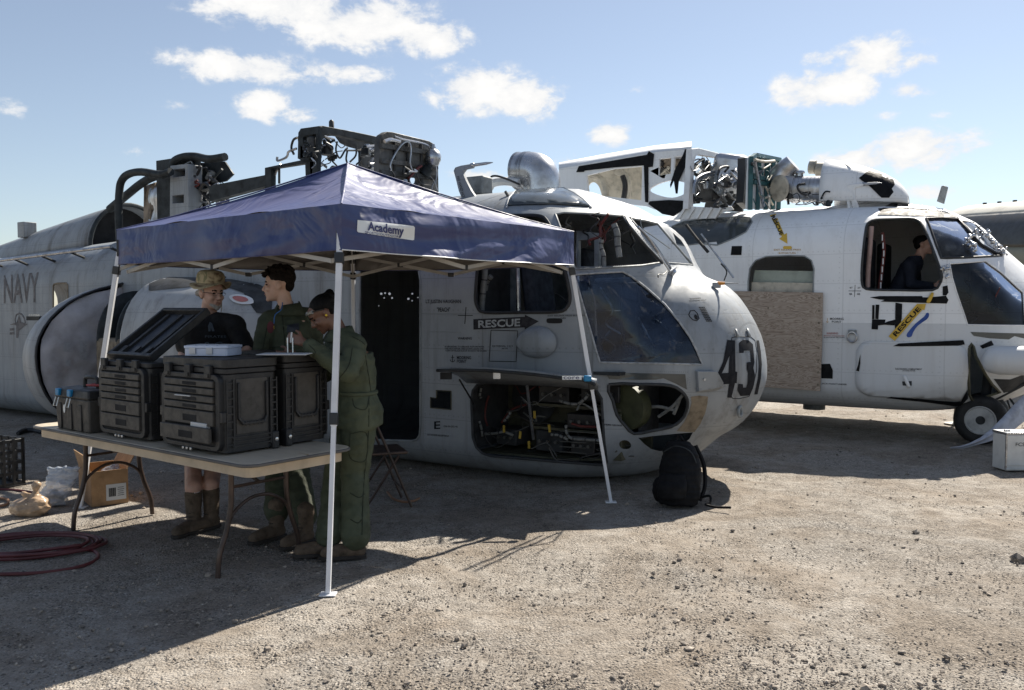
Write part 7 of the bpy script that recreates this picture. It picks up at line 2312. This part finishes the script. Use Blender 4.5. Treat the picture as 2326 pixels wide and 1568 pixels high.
t = Blob(); t.rings([(H.L(-.1, -.45, 1.87), .09, .08, H.dir(0, 1, 0), H.dir(1, 0, 0)), (H.L(-.15, -.45, 1.76), .2, .13, H.dir(0, 1, 0), H.dir(1, 0, 0)), (H.L(-.3, -.45, 1.4), .19, .14, H.dir(0, 1, 0), H.dir(1, 0, 0)), (H.L(-.32, -.45, 1.26), .19, .16, H.dir(0, 1, 0), H.dir(1, 0, 0))])
for sy in (-1, 1): t.chain([H.L(-.15, -.45 + sy * .17, 1.76), H.L(-.12, -.45 + sy * .24, 1.52), H.L(.08, -.45 + sy * .18, 1.5)], [.075, .06, .045])
for sy in (-1, 1): t.chain([H.L(-.3, -.45 + sy * .1, 1.32), H.L(.12, -.45 + sy * .12, 1.43), H.L(.22, -.45 + sy * .12, 1.24)], [.11, .085, .07])
plain('navy_cloth', (.012, .016, .03), .85)
t.make('overall', 'navy_cloth', body, .012, 3, .008, .12)

# ------------------------------------------------------------------ things on the ground
# cardboard box
plain('cardboard', (.36, .22, .115), .85, var=.2, scale=9)
plain('clear_bag', (.50, .55, .62), .12, var=.2, scale=20, alpha=.55, bump=.5, bscale=25)
plain('tan_bag', (.50, .36, .24), .3, var=.3, scale=12, alpha=.8, bump=.5, bscale=20)
w_, d_, h_, th = .27, .46, .28, .006
RZ = R(38)
cn0 = onground(209, 1152)
cb = V((cn0.x, cn0.y, 0)) + (Matrix.Rotation(RZ, 3, 'Z') @ V((w_ / 2, d_ / 2, 0)))
bx = empty('cardboard_box', cb, RZ, 'open brown cardboard box with shipping label under the table end', 'box')
for nm, c, dm in (('front', (0, -d_ / 2, h_ / 2), (w_, th, h_)), ('back', (0, d_ / 2, h_ / 2), (w_, th, h_)), ('left', (-w_ / 2, 0, h_ / 2), (th, d_ - th, h_)), ('right', (w_ / 2, 0, h_ / 2), (th, d_ - th, h_)), ('bottom', (0, 0, .006), (w_ - th, d_ - th, th))):
    MB().box(c, dm).build('box_side', 'cardboard', bx, True)
for M_, dm in ((Matrix.Translation((w_ / 2 + .003, 0, h_)) @ Matrix.Rotation(R(118), 4, 'Y'), (.13, d_ - .02, th)), (Matrix.Translation((-w_ / 2 - .003, 0, h_)) @ Matrix.Rotation(R(75), 4, 'Y'), (.13, d_ - .02, th))):
    MB().box((-.065, 0, 0), dm, M_).build('box_flap', 'cardboard', bx, True)
lb = MB().box((.045, -d_ / 2 - .005, .10), (.15, .002, .13)).build('shipping_label', 'paper', bx, True)
for k in range(12):
    MB().box((-.01 + k * .0045, -d_ / 2 - .0065, .10), (.0018 + .0012 * (k % 3), .001, .07)).build('barcode_bar', 'number_black', lb, True)
for k in range(5): MB().box((.08, -d_ / 2 - .0065, .07 + k * .016), (.05 - .006 * (k % 3), .001, .004)).build('label_line', 'number_black', lb, True)
tag(Blob().ball(cb + V((.04, .06, .20)), (.08, .10, .07)).ball(cb + V((.06, .14, .24)), .05).make('plastic_wrap', 'clear_bag', None, .012, 2, .012, .07), 'crumpled clear plastic showing inside the cardboard box', 'plastic')
# bags
c0 = onground(127, 1148)
ux, uy = V((1, 0, 0)), V((0, 1, 0))
cbag = Blob().rings([(c0 + V((-.02, 0, .01)), .11, .07, ux, uy), (c0 + V((-.02, 0, .07)), .115, .075, ux, uy), (c0 + V((.01, .03, .15)), .10, .055, ux, uy), (c0 + V((.03, .05, .22)), .115, .03, ux, uy), (c0 + V((.04, .06, .29)), .13, .014, ux, uy)]).make('clear_plastic_bag', 'clear_bag', None, .009, 1, .022, .075)
Blob().ball(c0 + V((-.05, -.0, .05)), .045).ball(c0 + V((.03, 0, .06)), .04).ball(c0 + V((-.01, .0, .1)), .035).make('bag_content', 'smoked_dome', cbag, .01, 1)
tag(cbag, 'clear plastic bag of hardware leaning on the cardboard box', 'plastic bag')
c0 = onground(68, 1170)
tbag = Blob().ball(c0 + V((0, 0, .06)), (.15, .10, .075)).ball(c0 + V((.05, 0, .08)), (.09, .08, .07)).cap(c0 + V((.04, 0, .13)), c0 + V((.05, 0, .19)), .03, .014).cap(c0 + V((.05, 0, .18)), c0 + V((.055, 0, .23)), .014, .03).cap(c0 + V((.02, 0, .14)), c0 + V((-.04, 0, .165)), .012, .016).make('tied_plastic_bag', 'tan_bag', None, .009, 2, .014, .07)
tag(tbag, 'knotted tan plastic bag lying in the sun at left', 'plastic bag')
for k, (dx, dy, r_) in enumerate(((-.05, 0, .045), (.04, -.01, .04))):
    Blob().ball(c0 + V((dx, dy, .055)), r_).make('bag_content', 'smoked_dome', tbag, .01, 1)
# hose coil
plain('hose_red', (.10, .02, .022), .5, var=.25)
hc = onground(75, 1247)
P = []
rnd = random.Random(4)
for k in range(170):
    a = k * 2 * math.pi / 34
    rr = .42 + .05 * math.sin(k * .11) + .03 * math.sin(k * .37)
    P.append(hc + V((rr * 1.05 * math.cos(a) - .06 + .02 * math.sin(k * .21), rr * .62 * math.sin(a) + .02 * math.sin(k * .17), .014 + .006 * (k // 34) + .006 * math.sin(k * .5))))
for px, py in ((170, 1245), (215, 1252), (222, 1268), (190, 1285), (130, 1297), (60, 1303), (-40, 1305)): P.append(onground(px, py, .012))
tag(MB().tube(spline(P, 2), .0115, 8).build('hose_coil', 'hose_red'), 'coiled dark red rubber hose on the ground at left', 'hose')
P = [onground(*q, .012) for q in ((-40, 1110), (30, 1113), (70, 1118), (84, 1122))]
tag(MB().tube(spline(P, 6), .010, 8).build('hose_end', 'hose_red'), 'straight end of red hose lying beside the tan bag', 'hose')
P = [onground(*q, .010) for q in ((-40, 1138), (0, 1132), (18, 1136), (14, 1146), (-10, 1150), (-40, 1152))]
plain('cord_tan', (.26, .14, .08), .7)
tag(MB().tube(spline(P, 6), .011, 8).build('cord_loop', 'cord_tan'), 'loop of brown cord at the left edge of the picture', 'cord')
# plastic crate at the left edge
cr_c = onground(-22, 1105)
cr = empty('plastic_crate', cr_c, R(-30), 'black slotted plastic crate at the far left edge', 'crate')
for sx, sy, ln, rz in ((0, -1, .44, 0), (0, 1, .44, 0), (-1, 0, .34, 1), (1, 0, .34, 1)):
    for k in range(5):
        c = (sx * .22, sy * .17, .03 + k * .095); dm = (.44, .014, .03) if rz == 0 else (.014, .34, .03)
        MB().box(c, dm).build('crate_rail', 'black_plastic', cr, True, bevel=.003)
    for k in range(5):
        t_ = -.5 + k * .25
        c = (t_ * .44, sy * .17, .22) if rz == 0 else (sx * .22, t_ * .34, .22)
        MB().box(c, (.022, .022, .42)).build('crate_post', 'black_plastic', cr, True)
MB().box((0, 0, .01), (.48, .36, .02)).build('crate_floor', 'black_plastic', cr, True)
# low dark strap by the table corner
P = [onground(*q, .02) for q in ((40, 985), (55, 979), (75, 978), (95, 982))]
tag(MB().tube(spline(P, 5), [.02, .03, .032, .034, .034, .034, .034, .034, .034, .034, .03, .028, .026, .024, .022, .02][:len(spline(P, 5))], 8).build('rubber_strip', 'black_rubber'), 'dark rubber strip lying behind the left end of the table', 'strip')
# backpack
plain('pack_black', (.006, .006, .007), .7, var=.3, scale=14, bump=.4, bscale=80, spec=.2)
q0 = onground(1540, 1150)
bp_ = empty('backpack', q0, R(-20), 'black backpack leaning against the grey nose numbered 431', 'backpack')
W0 = WM[bp_.name]
LM = lambda x, y, z: W0 @ (Matrix.Rotation(R(-14), 4, 'X') @ V((x, y, z)))
b = Blob()
b.rings([(LM(0, 0, .02), .15, .12, W0.to_3x3() @ V((1, 0, 0)), W0.to_3x3() @ V((0, 1, 0))), (LM(0, 0, .1), .17, .13, W0.to_3x3() @ V((1, 0, 0)), W0.to_3x3() @ V((0, 1, 0))), (LM(0, 0.01, .3), .165, .115, W0.to_3x3() @ V((1, 0, 0)), W0.to_3x3() @ V((0, 1, 0))), (LM(-.01, .02, .44), .14, .085, W0.to_3x3() @ V((1, 0, 0)), W0.to_3x3() @ V((0, 1, 0))), (LM(-.02, .03, .52), .09, .05, W0.to_3x3() @ V((1, 0, 0)), W0.to_3x3() @ V((0, 1, 0)))])
pk = b.make('pack_body', 'pack_black', bp_, .010, 4, .010, .10)
Blob().rings([(LM(-.04, -.11, .05), .11, .05, W0.to_3x3() @ V((1, 0, 0)), W0.to_3x3() @ V((0, 1, 0))), (LM(-.04, -.12, .14), .12, .06, W0.to_3x3() @ V((1, 0, 0)), W0.to_3x3() @ V((0, 1, 0))), (LM(-.04, -.10, .25), .10, .04, W0.to_3x3() @ V((1, 0, 0)), W0.to_3x3() @ V((0, 1, 0)))]).make('front_pocket', 'pack_black', pk, .010, 4, .006, .08)
Blob().ball(LM(-.16, -.02, .12), (.05, .07, .10)).make('side_pocket', 'pack_black', pk, .010, 3, .006, .08)
MB().tube(spline([LM(.10, .10, .50), LM(.17, .12, .35), (LM(.19, .10, .18)), LM(.16, .06, .06)], 5), .018, 6).build('shoulder_strap', 'pack_black', pk)
MB().tube(spline([LM(.16, .06, .08), LM(.24, .02, .10), LM(.25, -.02, .04), LM(.22, -.06, .03), LM(.30, -.1, .015), LM(.42, -.12, .02)], 5), .010, 6).build('loose_strap', 'pack_black', pk)
MB().tube(spline([LM(-.05, .05, .53), LM(-.03, .05, .57), LM(.01, .05, .53)], 5), .010, 6).build('carry_loop', 'pack_black', pk)
MB().tube(spline([LM(-.13, -.06, .42), LM(-.02, -.10, .47), LM(.10, -.06, .42), LM(.15, -.02, .25), LM(.15, -.03, .1)], 5), .005, 5).build('zip_line', 'frame_dark', pk)
MB().box(LM(-.14, -.10, .20), (.012, .012, .03)).build('zip_pull', 'steel_bits', pk)

# ------------------------------------------------------------------ white helicopter: nose gear, pod, hanging cloth
plain('tyre', (.015, .015, .016), .7, var=.3, bump=.2)
plain('rim_grey', (.45, .46, .46), .5, var=.3)
wc = onground(2242, 1014)
wl = V((wc.x, wc.y + .15, 0))
ax = H.dir(0, 1, 0)
for k, off in enumerate((0.0, .34)):
    c = wl + ax * off + V((0, 0, .285))
    Mw = Matrix.Translation(c) @ (-ax).to_track_quat('Z', 'Y').to_matrix().to_4x4()
    ty = MB().lathe([(.15, -.075), (.22, -.095), (.265, -.075), (.285, -.03), (.285, .03), (.265, .075), (.22, .095), (.15, .075)], Mw, 36, cap=False).build('nose_wheel', 'tyre', hr_, smooth=50)
    MB().lathe([(.155, .07), (.165, .082), (.155, .088), (.135, .06), (.09, .03), (.07, .05), (.05, .065), (0, .065)], Mw, 30).build('wheel_rim', 'rim_grey', ty)
    MB().lathe([(.11, .045), (.05, .07), (.0, .072)], Mw, 24).build('wheel_hub', 'cabin_dark', ty)
ctr = wl + ax * .17 + V((0, 0, .285))
leg_ = MB().tube([ctr, ctr + V((.03, 0, .25)), ctr + V((.1, 0, .75))], [.045, .05, .07], 12).build('gear_leg', 'cabin_dark', hr_)
MB().tube([ctr - ax * .2, ctr + ax * .2], .035, 10).build('gear_axle', 'cabin_dark', leg_)
MB().tube([ctr + V((0, 0, .15)), ctr + H.dir(.45, 0, 0) + V((0, 0, .45))], .025, 8).build('drag_strut', 'cabin_dark', leg_)
rnd = random.Random(13)
for k in range(14):
    a, b_ = rnd.uniform(2225, 2300), rnd.uniform(895, 935)
    H.pipe([(a, b_), (a + rnd.uniform(-15, 25), b_ + rnd.uniform(8, 30)), (a + rnd.uniform(-25, 35), b_ + rnd.uniform(20, 60))], 'y', rnd.uniform(-.5, -.1), rnd.choice((.012, .02, .03)), 'gear_hose', rnd.choice(('wire_black', 'black_rubber', 'cabin_dark', 'frame_dark')), n=6)
# pod at the nose side
P = [H.on(*q, 'y', -1.28) for q in T(10, [(1628, 662), (1680, 668), (1760, 672), (2100, 676), (2500, 682)])]
MB().tube([P[0], P[0].lerp(P[1], .5), P[1], P[2], P[3], P[4]], [.03, .10, .135, .155, .16, .16], 24).build('probe_pod', 'white_paint', hr_)
H.patch(T(10, [(1720, 815), (1850, 820), (1960, 780), (1960, 860), (1880, 905), (1800, 925), (1760, 870)]), 'dark_lower_panel', 'cabin_dark', step=18)
# shredded grey cloth hanging from the gear
plain('grey_cloth', (.42, .44, .50), .7, var=.25, bump=.4, bscale=30)
rows = []
for (a, b_, wd, Y) in ((2345, 905, 26, 9.4), (2318, 935, 30, 9.2), (2290, 962, 26, 9.05), (2262, 984, 20, 8.98), (2232, 1000, 11, 8.95), (2205, 1010, 6, 8.95), (2184, 1016, 5, 8.97), (2158, 1018, 3, 8.97)):
    rows.append([at(a - wd * .55, b_ - wd * .5, Y), at(a - wd * .1, b_ - wd * .12, Y - .03), at(a + wd * .2, b_ + wd * .18, Y + .02), at(a + wd * .55, b_ + wd * .5, Y)])
tag(MB().grid(rows).build('hanging_cloth', 'grey_cloth', None, solid=.006, smooth=80), 'torn grey cloth trailing from the white helicopter nose wheel', 'cloth')
# belly drum, jack stand
MB().lathe([(.14, -.05), (.14, .08)], Matrix.Translation(H.on(*T(24, (1118, 1010)), 'y', -.35)), 24).build('belly_drum', 'panel_grey', hr_)
js = onground(2169, 963)
jk = empty('jack_stand', js, 0, 'thin steel jack stand on the ground beyond the white helicopter', 'stand')
plain('stand_tan', (.40, .37, .32), .5)
MB().tube([(0, 0, .01), (0, 0, .62)], .022, 10).build('post', 'stand_tan', jk, True)
MB().lathe([(.14, 0), (.14, .012), (.03, .03), (0, .03)], None, 20).build('base_plate', 'stand_tan', jk, True)
for zz in (.36, .45): MB().tube([(0, 0, zz), (.55, .1, zz + .06)], .012, 8).build('brace', 'stand_tan', jk, True)
# white case at the right edge
wc_ = onground(2283, 1070)
plain('case_white', (.62, .62, .60), .5, var=.12)
wcs = empty('white_case', V((wc_.x + .28, wc_.y + .13, 0)), R(3), 'white hard case lettered FCS on the gravel at the right edge', 'case')
MB().box((0, 0, .175), (.56, .22, .35)).build('body', 'case_white', wcs, True, bevel=.008)
MB().box((0, 0, .362), (.57, .23, .022)).build('lid_edge', 'bare_metal', wcs, True, bevel=.004)
for zz in (.02, .06): MB().box((0, -.112, zz), (.565, .008, .008)).build('rib', 'case_white', wcs, True)
for sx in (-1, 1): MB().box((sx * .28, -.108, .18), (.014, .014, .34)).build('corner_strip', 'bare_metal', wcs, True)
MB().box((-.22, -.02, .38), (.05, .03, .018)).build('catch', 'steel_bits', wcs, True, bevel=.003)
bm = text_mesh('FCS')
MB().add([(-.19 + v.co.x * .09, -.1135, .24 + v.co.y * .035) for v in bm.verts], [tuple(v.index for v in f.verts) for f in bm.faces]).build('lettering', 'number_black', wcs, True); bm.free()
# folding chair behind the woman
fc_ = onground(868, 1145)
fch = empty('folding_chair', V((fc_.x, fc_.y, 0)), R(20), 'dark folding chair in shadow behind the woman in green', 'chair')
MB().box((-.02, 0, .44), (.38, .38, .025)).build('seat', 'brown_steel', fch, True, bevel=.008)
for sy in (-.18, .18):
    MB().tube(spline([(.20, sy, .0), (.02, sy, .44), (-.14, sy, .82)], 4), .011, 8).build('leg', 'brown_steel', fch, True)
    MB().tube([(-.18, sy, 0), (.10, sy, .42)], .011, 8).build('leg', 'brown_steel', fch, True)
MB().box((-.13, 0, .76), (.02, .36, .16)).build('backrest', 'brown_steel', fch, True, bevel=.006)
MB().tube([(.14, -.18, .14), (.14, .18, .14)], .009, 8).build('stretcher', 'brown_steel', fch, True)
P = [onground(*q, .012) for q in ((880, 1118), (892, 1132), (915, 1140), (938, 1138), (952, 1132))]
tag(MB().tube(spline(P, 5), .010, 7).build('floor_cable', 'cord_tan'), 'brown cable on the shaded ground right of the folding chair', 'cable')
# wheel chock like light on the sponson
lm = G.on(*T(6, (270, 440)), 'y', -2.0)
tp_ = MB().box((0, 0, 0), (.16, .08, .05), Matrix.Translation(lm)).build('tie_strip', 'black_plastic', gr)
for k in range(6): MB().cyl(lm + V((-.06 + k * .024, 0, .02)), lm + V((-.06 + k * .024, 0, .05)), .009, 8).build('tie_peg', 'steel_bits', tp_)

# ------------------------------------------------------------------ third aircraft at the right edge
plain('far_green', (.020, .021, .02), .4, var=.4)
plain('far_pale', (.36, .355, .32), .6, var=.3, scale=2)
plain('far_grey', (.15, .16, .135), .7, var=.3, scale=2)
Y3 = 16.5
A3, B3 = at(2215, 566, Y3 + 2.5), at(2700, 566, Y3 - 3.0)
t3 = empty('distant_helicopter', V((B3.x, B3.y, 0)), 0, 'dark third helicopter fuselage half hidden behind the white nose', 'helicopter')
d3 = (B3 - A3).normalized(); s3 = V((-d3.y, d3.x, 0)); up = V((0, 0, 1))
def ring3(c, r0, r1, a0, a1, n=14): return [c + s3 * (r0 * math.cos(a)) + up * (r1 * math.sin(a)) for a in [R(a0 + (a1 - a0) * k / n) for k in range(n + 1)]]
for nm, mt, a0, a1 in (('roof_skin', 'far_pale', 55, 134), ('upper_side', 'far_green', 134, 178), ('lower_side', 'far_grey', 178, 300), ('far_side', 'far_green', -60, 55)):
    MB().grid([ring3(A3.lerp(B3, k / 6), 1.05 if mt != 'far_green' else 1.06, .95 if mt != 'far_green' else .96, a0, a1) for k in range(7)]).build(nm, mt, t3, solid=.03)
for k in range(10):
    c = A3.lerp(B3, .08 + k * .09)
    MB().box(c + up * .97 - s3 * .1, (.06, .06, .05)).build('roof_fitting', 'far_green', t3)
    MB().lathe([(.05, 0), (.05, .02), (0, .02)], Matrix.Translation(c + s3 * (-.9) + up * (-.55)) @ (-s3).to_track_quat('Z', 'Y').to_matrix().to_4x4(), 12).build('vent_hole', 'dark_void', t3)
MB().grid([ring3(A3.lerp(B3, k / 3), .5, .35, 0, 360, 18) for k in range(1)] + [[p - up * 1.6 for p in ring3(A3.lerp(B3, 0), .5, .35, 0, 360, 18)]]).build('tail_wheel_fairing', 'far_grey', t3) if False else None
for k in (.55, .95):
    c = A3.lerp(B3, k)
    MB().tube([c - up * .9, V((c.x, c.y, 0.0))], .09, 10).build('support_post', 'far_green', t3)

Blob0 = Blob
for i_, pts_ in enumerate(FOIL):
    crumple(pts_, .022 if i_ < 2 else .018, i_).make('foil_scrap', 'foil', hr_, .008, 0, .010, .03)
